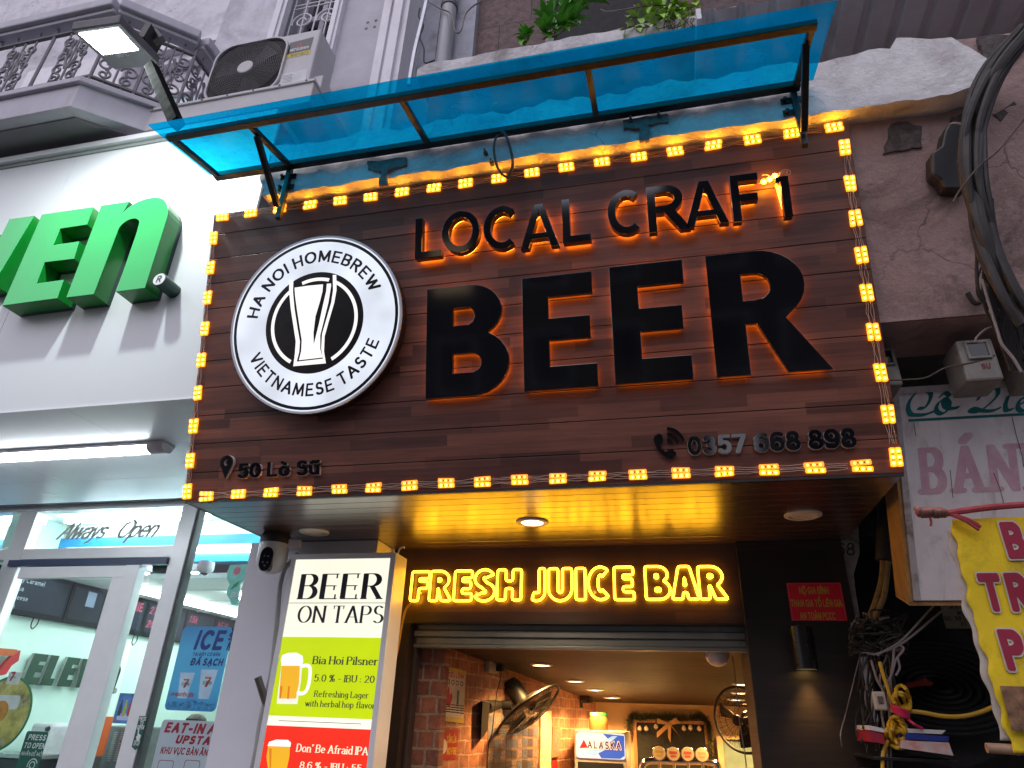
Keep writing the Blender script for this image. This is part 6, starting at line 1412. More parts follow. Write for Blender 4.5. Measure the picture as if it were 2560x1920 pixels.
cable('neon_cable', 'yellow lit cable dropping from the neon words past the doorway', k11, [(200, 440), (165, 480), (145, 540), (125, 640), (105, 760), (75, 900), (50, 1060), (30, 1200), (10, 1340)], .008, mat('yellow cable', (.55, .30, .03), .5), y=4.4)
# ---- recessed downlights in the soffit (unlit) and one lit glint over the neon
M_trim = mat('lamp trim', (.66, .62, .58), .4, var=.04)
for p, nm, crp in (((955, 800), 'round recessed lamp beside the dome camera', l4), ((1495, 757), 'round recessed lamp over the red notice', l5)):
    P = atz(crp(*p), 2.662); t = thing('downlight', P, 'unlit ' + nm, 'lamp', 'recessed lamps in the soffit'); m = MB(); m.lathe((P.x, P.y, 2.6635), (0, 0, -1), [(.098, 0), (.098, .006), (.084, .012), (.068, .009), (.064, .004)], 32); m.build('trim_ring', M_trim, t, smooth=True)
    m = MB(); m.lathe((P.x, P.y, 2.6635), (0, 0, -1), [(.066, .0), (.062, .007), (0, .008)], 28); m.build('lens', mat('frosted lens', (.72, .66, .58), .45), t)
P = atz(D(1150, 1128), 2.662); t = thing('downlight', P, 'lit recessed lamp at the middle of the soffit', 'lamp', 'recessed lamps in the soffit'); m = MB(); m.lathe((P.x, P.y, 2.6635), (0, 0, -1), [(.098, 0), (.098, .006), (.084, .012), (.068, .009), (.064, .004)], 32); m.build('trim_ring', M_trim, t, smooth=True); m = MB(); m.lathe((P.x, P.y, 2.6635), (0, 0, -1), [(.066, .0), (.062, .007), (0, .008)], 28); m.build('lens', glow('warm lens', (1.0, .72, .38), 9.0), t); MIDLAMP = (t, P.copy())

# ---- the lit beer menu box
YB_ = 4.0; FB = front(YB_)
bx0, bz1 = FB.hit(k10(590, 390)); bx1 = FB.hit(k10(1165, 383))[0]; e_ = .035
menu = thing('menu_lightbox', ((bx0 + bx1) / 2, YB_, 1), 'tall lit beer menu box with cream, lime and red panels', 'lightbox')
m = MB(); m.box(bx0 - e_, bx1 + e_, YB_ + .004, YB_ + .185, .2, bz1 + e_); m.build('casing', M_alu, menu, bevel=.003)
m = MB(); m.prism(FB, [[(bx0 - e_, .2), (bx1 + e_, .2), (bx1 + e_, bz1 + e_), (bx0 - e_, bz1 + e_)], [(bx0, .235), (bx1, .235), (bx1, bz1), (bx0, bz1)]], -.003, .012); m.build('rim', M_alu, menu, bevel=.002)
b10 = lambda x, y: FB.hit(k10(x, y))
zL0 = b10(800, 862)[1]; zL1 = b10(760, 1352)[1]; zR0 = b10(730, 1412)[1]
LB = lambda n, c, s: glow(n, c, s, .05, 3)
M_cream = LB('lit cream panel', (1.0, .97, .78), 1.0); M_lime = LB('lit lime panel', (.56, .72, .0), .95); M_redp = LB('lit red panel', (.90, .030, .012), .95)
for nm, mt, z0, z1 in (('cream_panel', M_cream, zL0, bz1), ('lime_panel', M_lime, zL1, zL0), ('cream_panel', M_cream, zR0, zL1), ('red_panel', M_redp, .3, zR0)):
    m = MB(); m.fbox(FB, bx0, bx1, z0 + .0003, z1, -.002, .004); m.build(nm, mt, menu)
M_slate = mat('slate ink', (.035, .035, .065), .6); M_creamink = LB('lit cream lettering', (1.0, .88, .62), 1.0)
def bput(s, bl, h, fit, mt, w=.17, shear=0.0, c=.0055, thin=None, serif=.10, gap=.24):
    thin = thin or (.04 if h > 60 else .085); w += 0 if h > 60 else .02
    a, b = b10(*bl); hh = b10(bl[0], bl[1] - h)[1] - b; m = MB(); write(m, FB, s, hh, w, 'round', thin=thin, gap=gap, serif=serif, shear=shear, a=a, b=b, c=c, fit=b10(*fit)[0] - a); m.build('lettering', mt, menu)
bput('BEER', (612, 628), 148, (1095, 620), M_slate, .21, 0, gap=.30, serif=.11); bput('ON TAPS', (598, 772), 100, (1112, 765), M_slate, .17, 0, gap=.26)
bput('Bia Hoi Pilsner', (692, 1024), 46, (1084, 1022), M_slate, .17); bput('5.0 % - IBU : 20', (700, 1130), 40, (1064, 1126), M_slate, .15)
bput('Refreshing Lager', (700, 1224), 36, (1028, 1222), M_slate, .16); bput('with herbal hop flavor', (645, 1282), 36, (1068, 1282), M_slate, .16)
bput("Don' Be Afraid IPA", (592, 1558), 46, (1024, 1564), M_creamink, .17); bput('8.6 % - IBU : 55', (612, 1660), 40, (985, 1660), M_creamink, .15)
m = MB(); a, b = b10(545, 655); a2, b2 = b10(1140, 645); m.fbox(FB, a, a2, b, b + .003, .0042, .0048); a, b = b10(482, 1372); a2, _ = b10(988, 1378); m.fbox(FB, a, a2, b, b + .003, .0042, .0048); m.build('rule', M_slate, menu)
# pictures of a handled mug and a pint glass
M_beer = LB('lit beer picture', (.95, .48, .02), .9); M_foam = LB('lit foam picture', (1.0, 1.0, .98), 1.0); M_mug = LB('lit mug picture', (.92, .90, .72), .95); M_amber = LB('lit amber picture', (.80, .24, .01), .85)
mg = lambda *q: [b10(*p) for p in q]
m = MB(); m.prism(FB, [mg((505, 985), (630, 985), (618, 1130), (596, 1270), (470, 1268), (480, 1180))], .0042, .0046); m.build('mug_picture', M_mug, menu)
m = MB(); m.prism(FB, [mg((500, 1030), (612, 1030), (606, 1140), (588, 1236), (485, 1236), (490, 1150))], .0047, .0051); m.build('beer_picture', M_beer, menu)
m = MB(); m.prism(FB, [mg((492, 1160), (508, 1158), (496, 1236), (486, 1236)), ], .0052, .0055); m.prism(FB, [mg((540, 1160), (552, 1160), (545, 1238), (534, 1238))], .0052, .0055); m.build('highlight_picture', M_amber, menu)
m = MB(); m.prism(FB, [mg((496, 1000), (505, 972), (540, 958), (590, 956), (628, 975), (632, 1010), (620, 1036), (500, 1036))], .0056, .006); m.build('foam_picture', M_foam, menu)
m = MB(); hd = curve([FB(*b10(*p), .0062) for p in ((618, 1038), (660, 1036), (675, 1060), (668, 1140), (650, 1190), (622, 1206), (598, 1200))], 5); m.tube(hd, .010, 8); m.build('handle_picture', M_foam, menu, smooth=True)
m = MB(); m.prism(FB, [mg((420, 1520), (552, 1520), (548, 1590), (520, 1720), (425, 1720), (408, 1590))], .0047, .0051); m.build('beer_picture', M_beer, menu)
m = MB(); m.prism(FB, [mg((415, 1525), (425, 1500), (470, 1486), (540, 1488), (558, 1505), (555, 1530))], .0056, .006); m.build('foam_picture', M_foam, menu)
m = MB(); m.prism(FB, [mg((425, 1540), (440, 1540), (436, 1700), (428, 1700))], .0052, .0055); m.build('highlight_picture', M_amber, menu)
m = MB(); hk_ = aty(k10(1215, 330), 4.08); m.tube(curve([hk_ + V((-.01, 0, -.06)), hk_ + V((0, 0, .0)), hk_ + V((.02, 0, .02)), hk_ + V((.035, 0, .015))]), .006, 6); m.build('hanging_hook', M_alu, menu)

# ---- red notice and black wall lamp on the dark pillar
FP = front(4.449); r13 = lambda x, y: FP.hit(k13(x, y))
n0, n1 = r13(170, 460), r13(535, 465); n2 = r13(195, 705)
W0, W1, Z0, Z1 = n0[0], r13(548, 600)[0], n2[1], n0[1]
nt = thing('red_notice', (W0, 4.449, Z0), 'red notice plate with yellow capitals on the dark pillar', 'notice')
m = MB(); m.fbox(FP, W0, W1, Z0, Z1, .0, .004); m.build('plate', mat('red plate', (.82, .012, .03), .35, var=.05), nt, bevel=.001)
m = MB(); m.prism(FP, [[(W0 + .005, Z0 + .005), (W1 - .005, Z0 + .005), (W1 - .005, Z1 - .005), (W0 + .005, Z1 - .005)], [(W0 + .007, Z0 + .007), (W1 - .007, Z0 + .007), (W1 - .007, Z1 - .007), (W0 + .007, Z1 - .007)]], .0042, .0046); m.build('border', mat('pink line', (.6, .2, .2), .5), nt)
M_yprint = mat('yellow print', (.62, .40, .05), .5)
for s_, bl, fit in (('HỘ GIA ĐÌNH', (258, 530), (445, 530)), ('THAM GIA TỔ LIÊN GIA', (205, 612), (532, 614)), ('AN TOÀN PCCC', (265, 694), (490, 696))):
    a, b = r13(*bl); m = MB(); write(m, FP, s_, r13(bl[0], bl[1] - 40)[1] - b, .19, a=a, b=b, c=.0044, fit=r13(*fit)[0] - a, gap=.30); m.build('lettering', M_yprint, nt)
lc = aty(k13(258, 740), 4.38); lb_ = aty(k13(305, 1020), 4.38); wl2 = thing('wall_lamp', lc, 'black cylinder wall lamp shining down on the dark pillar', 'lamp')
R_ = .064; xl_ = (lc.x + lb_.x) / 2
m = MB(); m.lathe((xl_, 4.385, lc.z), (0, 0, -1), [(R_ * .9, 0), (R_, .004), (R_, lc.z - lb_.z), (R_ * .88, lc.z - lb_.z), (R_ * .86, lc.z - lb_.z - .03)], 32); m.build('cylinder', mat('satin black', (.02, .02, .021), .28, metal=.5, var=.1), wl2, smooth=True)
m = MB(); m.lathe((xl_, 4.385, lb_.z + .012), (0, 0, -1), [(R_ * .85, 0), (R_ * .8, .004), (0, .005)], 24); m.build('lens', glow('wall lamp lens', (1.0, .68, .22), 7.0), wl2)
m = MB(); m.box(xl_ - .02, xl_ + .02, 4.43, 4.452, lc.z - .2, lc.z - .08); m.build('bracket', M_black, wl2)
def lamp(kind, loc, energy, col, to=None, size=.05, spot=60, blend=.6, name='lamp_light', parent=None):
    l = bpy.data.lights.new(name, kind); l.energy = energy; l.color = col
    if kind == 'SPOT': l.spot_size = R(spot); l.spot_blend = blend; l.shadow_soft_size = size
    elif kind == 'POINT': l.shadow_soft_size = size
    o = bpy.data.objects.new(name, l); COL.objects.link(o); o.location = loc
    if to is not None: o.rotation_euler = (V(to) - V(loc)).to_track_quat('-Z', 'Y').to_euler()
    if parent is not None: o.location = V(loc) - base_of(parent); o.parent = parent
    return o
lamp('SPOT', MIDLAMP[1] + V((0, 0, -.03)), 40, (1.0, .76, .50), MIDLAMP[1] + V((0, -.25, -1)), .06, 165, .9, parent=MIDLAMP[0])
lamp('SPOT', (xl_, 4.385, lb_.z - .02), 7.0, (1.0, .58, .18), (xl_, 4.44, lb_.z - .6), .03, 75, 1.0, parent=wl2)

# ================================================================== INSIDE THE BAR
room = thing('bar_room', (-.6, 6.5, 0), 'warm lit brick bar room seen through the doorway', 'room')
LW = Frame((-1.585, 4.8, 0), (.674, 3.2, 0), (0, 0, 1)); LLEN = 3.27
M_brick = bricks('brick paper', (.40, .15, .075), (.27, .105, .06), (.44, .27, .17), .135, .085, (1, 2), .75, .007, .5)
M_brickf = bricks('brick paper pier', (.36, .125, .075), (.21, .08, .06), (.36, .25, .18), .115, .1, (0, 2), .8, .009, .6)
ceil_z = lambda y: 2.045 + (y - 4.8) * (1.805 - 2.045) / 3.2
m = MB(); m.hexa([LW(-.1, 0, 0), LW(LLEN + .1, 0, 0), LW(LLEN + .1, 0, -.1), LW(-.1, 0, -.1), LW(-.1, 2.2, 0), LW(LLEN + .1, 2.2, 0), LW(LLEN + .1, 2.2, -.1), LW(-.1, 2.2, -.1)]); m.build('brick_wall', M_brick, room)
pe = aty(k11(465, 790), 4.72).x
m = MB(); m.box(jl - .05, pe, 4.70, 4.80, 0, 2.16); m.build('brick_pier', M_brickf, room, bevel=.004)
M_ceilw = wood('dark ceiling wood', (.022, .012, .007), (.042, .022, .012), .6, strip=.16, length=1.6, spec=.4, axes=(0, 1))
m = MB(); 
for i in range(22):
    ya_, yb2 = 4.66 + i * .16, 4.66 + (i + 1) * .16 - .003
    m.hexa([(-1.9, ya_, ceil_z(ya_)), (1.3, ya_, ceil_z(ya_)), (1.3, yb2, ceil_z(yb2)), (-1.9, yb2, ceil_z(yb2)), (-1.9, ya_, ceil_z(ya_) + .02), (1.3, ya_, ceil_z(ya_) + .02), (1.3, yb2, ceil_z(yb2) + .02), (-1.9, yb2, ceil_z(yb2) + .02)])
m.build('ceiling', M_ceilw, room)
M_ochre = mat('ochre wall', (.42, .27, .13), .7, var=.1, scale=3)
m = MB(); m.box(-1.2, 1.3, 8.0, 8.1, 0, 2.0); m.build('back_wall', M_ochre, room)
rx = aty(k12(1372, 800), 4.62).x
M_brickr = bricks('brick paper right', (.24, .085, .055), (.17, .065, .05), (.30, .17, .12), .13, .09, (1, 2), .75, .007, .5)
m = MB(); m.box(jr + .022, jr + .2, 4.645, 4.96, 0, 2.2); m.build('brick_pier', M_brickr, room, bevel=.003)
m = MB(); m.box(1.0, 1.1, 4.98, 8.0, 0, 2.2); m.build('side_wall', M_ochre, room)
m = MB(); m.box(-1.9, 1.2, 4.6, 8.1, -.02, 0); m.build('floor', mat('brown floor tiles', (.16, .10, .06), .35, var=.2), room)
# ceiling lamps, all lit
WARM = (1.0, .54, .17)
M_dl = glow('ceiling lamp lens', (1.0, .74, .42), 22.0)
spots_ = [(k11, 1165, 895, 'nearest the wall fan'), (k11, 1415, 1015, 'second from the wall fan'), (k12, 262, 1080, 'above the fridge'), (k12, 385, 1138, 'nearest the back wall'), (k12, 1355, 1040, 'beside the right brick edge'), (k12, 1338, 1103, 'above the right-hand fan'), (k12, 1305, 1153, 'smallest, over the right-hand fan blades')]
for crp, x, y, nm in spots_:
    d = ray(crp(x, y)); # where the view ray meets the sloping ceiling
    k = (1.805 - 2.045) / 3.2; tt = (2.045 - 4.8 * k - CAM.z) / (d.z - k * d.y); P = CAM + d * tt
    if P.y > 7.6: P = aty(crp(x, y), 7.5); P.z = ceil_z(7.5)
    t = thing('ceiling_lamp', P, 'lit warm ceiling lamp ' + nm, 'lamp', 'warm ceiling lamps inside the bar'); rl = .07
    m = MB(); m.lathe(P + V((0, 0, .004)), (0, 0, -1), [(rl * 1.3, 0), (rl * 1.3, .006), (rl, .012), (rl * .95, .006)], 20); m.build('trim_ring', M_trim, t, smooth=True)
    m = MB(); m.lathe(P + V((0, 0, .002)), (0, 0, -1), [(rl * .94, 0), (rl * .9, .006), (0, .010)], 18); m.build('lens', M_dl, t)
    lamp('SPOT', P + V((0, 0, -.03)), 66, WARM, P + V((0, 0, -1)), .05, 140, .7, parent=t)
lamp('POINT', (-.3, 7.4, 1.35), 4, WARM, name='back_fill_light')  # unseen warm fill light near the back wall, no fixture modelled
gb = aty(k12(1163, 815), 4.85); t = thing('globe_lamp', gb, 'unlit white globe lamp hanging behind the shutter', 'lamp'); m = MB(); rg = .078
m.lathe(gb + V((0, 0, -rg)), (0, 0, 1), [(rg * math.sin(R(a)), rg - rg * math.cos(R(a))) for a in range(0, 181, 12)], 28); m.build('globe', mat('opal glass', (.68, .64, .66), .2, coat=.5), t, smooth=True); m = MB(); m.lathe(gb + V((0, 0, rg - .005)), (0, 0, 1), [(.03, 0), (.03, .12)], 14); m.build('stem', M_alu, t)
cable('pull_cord', 'thin cord hanging down beside the globe lamp', k12, [(1240, 800), (1275, 830), (1300, 1010), (1320, 1240), (1350, 1440), (1375, 1600), (1380, 1659)], .0035, M_greyw, cat='cord', y=5.0)

# ---- fans
def fan(label, c, n, r, mount, plate):
    t = thing('wall_fan', c, label, 'fan', 'black wall fans inside the bar'); c = V(c); n = V(n).normalized(); u = n.cross(V((0, 0, 1))).normalized(); v = u.cross(n)
    P = lambda a, b, h: c + u * a + v * b + n * h
    M_f = mat('fan black', (.010, .009, .009), .5, var=.3, scale=12); M_w = mat('fan wire', (.018, .014, .010), .4, metal=.2)
    prof = lambda q, s: (q * r, s * (.075 - .07 * q ** 2.4))
    for s, nm in ((1, 'front_grille'), (-1, 'rear_grille')):
        m = MB()
        for k in range(30):
            a = 2 * math.pi * k / 30; m.tube([P(rr * math.cos(a + .12 * s * q), rr * math.sin(a + .12 * s * q), h) for q in (.16, .4, .65, .85, 1.0) for rr, h in [prof(q, s)]], .0015, 4)
        for q in (.45, .72): rr, h = prof(q, s); m.tube([P(rr * math.cos(2 * math.pi * k / 36), rr * math.sin(2 * math.pi * k / 36), h) for k in range(36)], .002, 4, closed=True)
        m.build(nm, M_w, t)
    m = MB(); m.tube([P(r * 1.01 * math.cos(2 * math.pi * k / 48), r * 1.01 * math.sin(2 * math.pi * k / 48), 0) for k in range(48)], .011, 8, closed=True); m.build('rim', M_f, t, smooth=True)
    m = MB(); m.lathe(P(0, 0, .062), n, [(r * .17, 0), (r * .16, .014), (0, .02)], 20); m.build('badge', M_f, t, smooth=True)
    for k in range(3):
        a = R(120 * k + 25); m = MB(); g = []
        for q, w0, w1 in ((.14, -.25, .25), (.5, -.42, .30), (.85, -.36, .24)):
            for w in (w0, (w0 + w1) / 2, w1): g.append(P(r * q * math.cos(a + w), r * q * math.sin(a + w), .03 * (w - (w0 + w1) / 2) / .3))
        m.add(g, [(0, 1, 4, 3), (1, 2, 5, 4), (3, 4, 7, 6), (4, 5, 8, 7)]); m.build('blade', M_f, t)
    m = MB(); m.lathe(P(0, 0, -.06), -n, [(r * .2, 0), (r * .24, .03), (r * .24, .16), (r * .18, .21), (0, .22)], 22); m.build('motor_housing', M_f, t, smooth=True)
    if mount is not None:
        m = MB(); a = P(0, -.04, -.10); m.tube([a, (a + V(mount)) / 2 + V((0, 0, .01)), V(mount)], [.03, .032, .036], 12); m.build('arm', M_f, t, smooth=True)
        m = MB(); m.hexa([V(p) for p in plate]); m.build('wall_plate', M_f, t, bevel=.012)
    return t
fc_ = aty(k11(1072, 1236), 5.75)
fan('black wall fan tilted downward on the left brick wall', fc_, (.62, -.10, -.78), .29, None, None)
t = [o for o in bpy.data.objects if o.name == 'wall_fan'][0]
M_f = MATS['fan black']; m = MB(); lwp = lambda x, y, off=0.0: LW(*LW.hit(k11(x, y), off), off)
wp = [lwp(730, 1160), lwp(775, 1160), lwp(775, 1380), lwp(715, 1460)]
m.hexa([lwp(715, 1455, .0), lwp(770, 1380, .0), lwp(770, 1380, .05), lwp(715, 1455, .05), lwp(730, 1155, .0), lwp(785, 1165, .0), lwp(785, 1165, .06), lwp(730, 1155, .06)]); m.build('wall_plate', M_f, t, bevel=.008)
m = MB(); m.tube([lwp(760, 1200, .03), aty(k11(850, 1190), 5.7), aty(k11(945, 1195), 5.72)], [.04, .036, .032], 12); m.build('arm', M_f, t, smooth=True)
fan('black wall fan half hidden by the right brick edge', aty(k12(1345, 1300), 6.2), (-.55, -.80, -.12), .235, (.95, 6.6, 1.75), [(.93, 6.5, 1.6), (.99, 6.5, 1.6), (.99, 6.7, 1.6), (.93, 6.7, 1.6), (.93, 6.5, 1.85), (.99, 6.5, 1.85), (.99, 6.7, 1.85), (.93, 6.7, 1.85)])
# ---- things on the left brick wall
def on_wall(name, label, q, mt, th=.004, cat='poster', bev=0):
    pl = [LW.hit(k11(*p), .0) for p in q]; t = thing(name, LW(*pl[0]), label, cat); m = MB(); m.prism(LW, [pl], .001, th); m.build('sheet', mt, t, bevel=bev); return t
po = on_wall('fire_notice', 'cream safety poster with a yellow border on the brick wall', [(462, 905), (605, 940), (585, 1330), (440, 1310)], mat('yellow border print', (.55, .38, .06), .6))
m = MB(); pl = [LW.hit(k11(*p)) for p in ((462, 940), (598, 970), (582, 1290), (444, 1275))]; m.prism(LW, [pl], .0045, .005); m.build('print', mat('cream paper', (.60, .50, .38), .6), po)
lw = lambda x, y: LW.hit(k11(x, y))
m = MB(); a, b = lw(470, 980); write(m, LW, 'TIÊU LỆNH', lw(470, 950)[1] - b, .24, a=a, b=b, c=.0055, fit=lw(585, 1000)[0] - a); m.build('lettering', M_red, po)
m = MB()
for i in range(4): a, b = lw(472 + i * 33, 1020 + i * 5); m.prism(LW, [arc(a, b, .022, .016, 0, 345, 14), arc(a, b, .016, .011, 0, 345, 14)], .0055, .006)
for i in range(4):
    for j in range(4): a, b = lw(455 + i * 34, 1190 + j * 18 + i * 4); m.fbox(LW, a, a + .06, b, b + .006, .0055, .006)
m.build('diagram', M_ink, po)
m = MB(); a, b = lw(455, 1130); m.prism(LW, [[(a, b - .05), (a + .06, b - .06), (a + .09, b), (a + .07, b + .03), (a + .05, b + .01), (a + .03, b + .07), (a, b + .02)]], .0055, .006); m.build('flame_picture', M_red, po)
m = MB(); a, b = lw(535, 1130); m.fbox(LW, a, a + .03, b - .05, b + .04, .0055, .006); m.build('extinguisher_picture', mat('green print', (.0, .16, .08), .5), po)
nf = on_wall('no_fire_sign', 'red no fire sign with yellow letters on the brick wall', [(420, 1370), (548, 1375), (532, 1592), (405, 1600)], mat('red sign', (.36, .012, .012), .45))
for s_, y in (('CẤM LỬA', 1470), ('NO FIRE', 1558)): m = MB(); a, b = lw(462, y); write(m, LW, s_, lw(462, y - 45)[1] - b, .22, a=a, b=b, c=.0045, fit=lw(530, y)[0] - a); m.build('lettering', M_yprint, nf)
m = MB(); a, b = lw(430, 1500); m.prism(LW, [arc(a, b, .06, .045, 0, 345, 20)], .0045, .005); m.build('symbol', mat('cream paper', (.60, .50, .38), .6), nf)
sk = thing('socket_box', LW(*lw(790, 915)), 'white wall socket with a black plug under the ceiling', 'socket'); a0, b0 = lw(745, 950); a1, b1 = lw(822, 870)
m = MB(); m.fbox(LW, a0, a1, b0, b1 , 0, .04); m.build('casing', mat('ivory plastic', (.42, .36, .28), .5), sk, bevel=.006); m = MB(); a, b = lw(805, 912); m.fbox(LW, a - .02, a + .04, b - .03, b + .02, .04, .09); m.build('plug', M_black, sk)
cable('thin_wire', 'thin black lead from the socket down to the fan', k11, [(830, 905), (865, 940), (862, 1000), (840, 1080), (830, 1150), (815, 1260), (800, 1400), (775, 1480), (765, 1659)], .004, M_cable, y=5.45)
co = on_wall('photo_collage', 'wall collage of many small snapshots beside the fan', [(775, 1110), (860, 1130), (1140, 1260), (1128, 1680), (755, 1680)], mat('collage board', (.20, .13, .08), .7, var=.3, scale=20))
ph_mats = [mat('snapshot print dark', (.07, .05, .045), .4, var=.8, scale=60), mat('snapshot print mid', (.22, .15, .12), .4, var=.8, scale=60), mat('snapshot print blue', (.10, .11, .15), .4, var=.7, scale=60)]
a0, b1 = lw(778, 1170); a1, b0 = lw(1130, 1659); rn = random.Random(9)
for i in range(9):
    for j in range(6):
        a = a0 + (a1 - a0) * i / 9; b = b0 + (b1 - b0) * j / 6; s = (a1 - a0) / 9
        m = MB(); m.fbox(LW, a + .006, a + s - .006, b + rn.uniform(0, .01), b + (b1 - b0) / 6 - rn.uniform(.008, .02), .0045 + .0004 * ((i + j) % 2), .006 + .0004 * ((i + j) % 2)); m.build('snapshot', rn.choice(ph_mats), co)
for i in range(5): pass
on_wall('notice_board', 'pale panelled board right of the photo collage', [(1150, 1250), (1228, 1235), (1222, 1680), (1140, 1680)], mat('cream board', (.55, .43, .28), .6, var=.08), .02, 'board', .004)
pf_ = on_wall('picture_frame', 'small framed picture on the far brick wall', [(1240, 1352), (1292, 1350), (1286, 1570), (1230, 1585)], mat('frame wood', (.25, .14, .07), .5), .02, 'picture', .003)
m = MB(); m.prism(LW, [[lw(*p) for p in ((1248, 1375), (1284, 1372), (1279, 1548), (1240, 1560))]], .0205, .022); m.build('print', ph_mats[1], pf_)
sp_ = thing('speaker', LW(*lw(1450, 1140)), 'tiny black speaker high on the brick wall', 'speaker'); a, b = lw(1450, 1140); m = MB(); m.fbox(LW, a - .06, a + .06, b - .05, b + .05, .02, .12); m.build('casing', M_black, sp_, bevel=.006); m = MB(); m.fbox(LW, a - .01, a + .01, b - .09, b - .04, 0, .03); m.build('bracket', M_black, sp_)
on_wall('red_card', 'small red card low on the brick wall', [(1232, 1602), (1282, 1598), (1278, 1680), (1228, 1680)], mat('red sign', (.36, .012, .012), .45), .004, 'card')
# ---- fridge with a lit header, jars on top
FFz = front(6.9); f12 = lambda x, y: FFz.hit(k12(x, y)); q0 = f12(105, 1375); q1 = f12(485, 1385); zb_ = f12(120, 1600)[1]
fg = thing('drinks_fridge', (q0[0], 6.9, 0), 'upright drinks fridge with a lit blue and white header', 'fridge')
m = MB(); m.box(q0[0], q1[0], 6.905, 7.5, .05, q0[1]); m.build('cabinet', mat('fridge grey', (.34, .31, .27), .45), fg, bevel=.01)
h0 = f12(120, 1392); h1 = f12(480, 1392); hb = f12(130, 1582)[1]
hd_ = MB(); hd_.prism(FFz, [rect((h0[0] + h1[0]) / 2, (h0[1] + hb) / 2, (h1[0] - h0[0]) / 2, (h0[1] - hb) / 2, .03)], 0, .012); hdr = hd_.build('header', glow('lit header', (.80, .88, 1.0), .75), fg)
mx = (h0[0] + h1[0]) / 2; hw = (h1[0] - h0[0]) / 2; hh2 = (h0[1] - hb)
m = MB(); m.prism(FFz, [[(mx + hw * .02, hb + hh2 * .02), (mx + hw * .78, hb + hh2 * .03), (mx + hw * .96, hb + hh2 * .15), (mx + hw * .97, h0[1] - hh2 * .08), (mx + hw * .1, h0[1] - hh2 * .02), (mx + hw * .55, hb + hh2 * .55), (mx - hw * .1, hb + hh2 * .2)]], .0122, .013); m.build('blue_swoosh', glow('lit blue print', (.05, .13, .62), .8), hdr)
m = MB(); m.prism(FFz, [[(mx - hw * .2, hb + hh2 * .1), (mx + hw * .7, h0[1] - hh2 * .1), (mx + hw * .5, h0[1] - hh2 * .1), (mx - hw * .9, hb + hh2 * .1)]], .0131, .0135); m.build('light_swoosh', glow('lit pale print', (.45, .68, .95), .8), hdr)
a, b = f12(208, 1510); m = MB(); write(m, FFz, 'ALASKA', f12(208, 1458)[1] - b, .32, a=a, b=b, c=.0138, fit=f12(450, 1512)[0] - a, gap=.4); m.build('lettering', mat('white lettering', (.75, .75, .78), .5), hdr)
m = MB(); write(m, FFz, 'ALASKA', f12(208, 1462)[1] - b - .002, .19, a=a + .002, b=b + .002, c=.0158, fit=f12(447, 1512)[0] - a, gap=.53); m.build('lettering', mat('navy header print', (.015, .02, .16), .5), hdr)
m = MB(); q = [f12(*p) for p in ((145, 1512), (208, 1508), (178, 1448))]; m.prism(FFz, [q], .0138, .0145); m.build('emblem', glow('lit red print', (.8, .03, .03), .7), hdr)
m = MB(); m.fbox(FFz, q0[0] + .03, q1[0] - .03, .1, zb_ - .01, -.003, .01); m.build('glass_door', mat('dark fridge glass', (.02, .022, .026), .1), fg, bevel=.006)
for nm, x, w_, c1 in (('jar_green', 310, 34, (.02, .22, .04)), ('jar_pale', 265, 40, (.5, .4, .3))):
    P = front(7.1).hit(k12(x, 1372)); t = thing('jar', (P[0], 7.1, q0[1]), 'glass jar with a %s lid on the fridge' % ('green' if 'green' in nm else 'cream'), 'jar'); m = MB(); m.lathe((P[0], 7.1, q0[1]), (0, 0, 1), [(.055, 0), (.06, .02), (.06, .1), (.05, .12)], 18); m.build('glass_body', mat('amber jar', (.30, .13, .04), .2), t, smooth=True); m = MB(); m.lathe((P[0], 7.1, q0[1] + .121), (0, 0, 1), [(.055, 0), (.055, .03), (0, .031)], 18); m.build('lid', mat('lid ' + nm, c1, .4), t)
# ---- blackboard with garland, beer taps
FK = front(7.96); b12 = lambda x, y: FK.hit(k12(x, y)); a0, b1 = b12(540, 1292); a1 = b12(1088, 1300)[0]; b0 = 1.05
bk = thing('blackboard', (a0, 7.96, b0), 'menu blackboard in a wooden frame on the back wall', 'blackboard')
m = MB(); m.prism(FK, [[(a0, b0), (a1, b0), (a1, b1), (a0, b1)], [(a0 + .035, b0 + .035), (a1 - .035, b0 + .035), (a1 - .035, b1 - .035), (a0 + .035, b1 - .035)]], 0, .03); m.build('frame', mat('orange wood', (.28, .12, .04), .5), bk, bevel=.004)
m = MB(); m.fbox(FK, a0 + .03, a1 - .03, b0 + .03, b1 - .03, 0, .015); m.build('slate', mat('slate', (.006, .006, .006), .8, var=.5, scale=20), bk)
gl_ = thing('garland', ((a0 + a1) / 2, 7.9, b1), 'dark tinsel garland with gold bow draped over the blackboard', 'garland'); m = MB(); rn = random.Random(12)
path = curve([FK(*b12(*p), .05) for p in ((515, 1400), (520, 1310), (545, 1275), (600, 1285), (680, 1275), (760, 1290), (830, 1278), (920, 1290), (1000, 1278), (1060, 1285), (1100, 1340), (1110, 1420), (1118, 1560), (1120, 1640))], 8)
for p in path:
    for k in range(26):
        d = V((rn.gauss(0, 1), rn.gauss(0, .6), rn.gauss(0, 1))).normalized(); q = p + V((rn.gauss(0, .012), 0, rn.gauss(0, .012))); s = d.orthogonal().normalized() * .003; e = q + d * rn.uniform(.03, .06); m.add([q - s, q + s, e], [(0, 1, 2)])
m.build('tinsel', mat('tinsel green', (.035, .04, .02), .4, var=.6, scale=30), gl_)
m = MB(); c = b12(810, 1325)
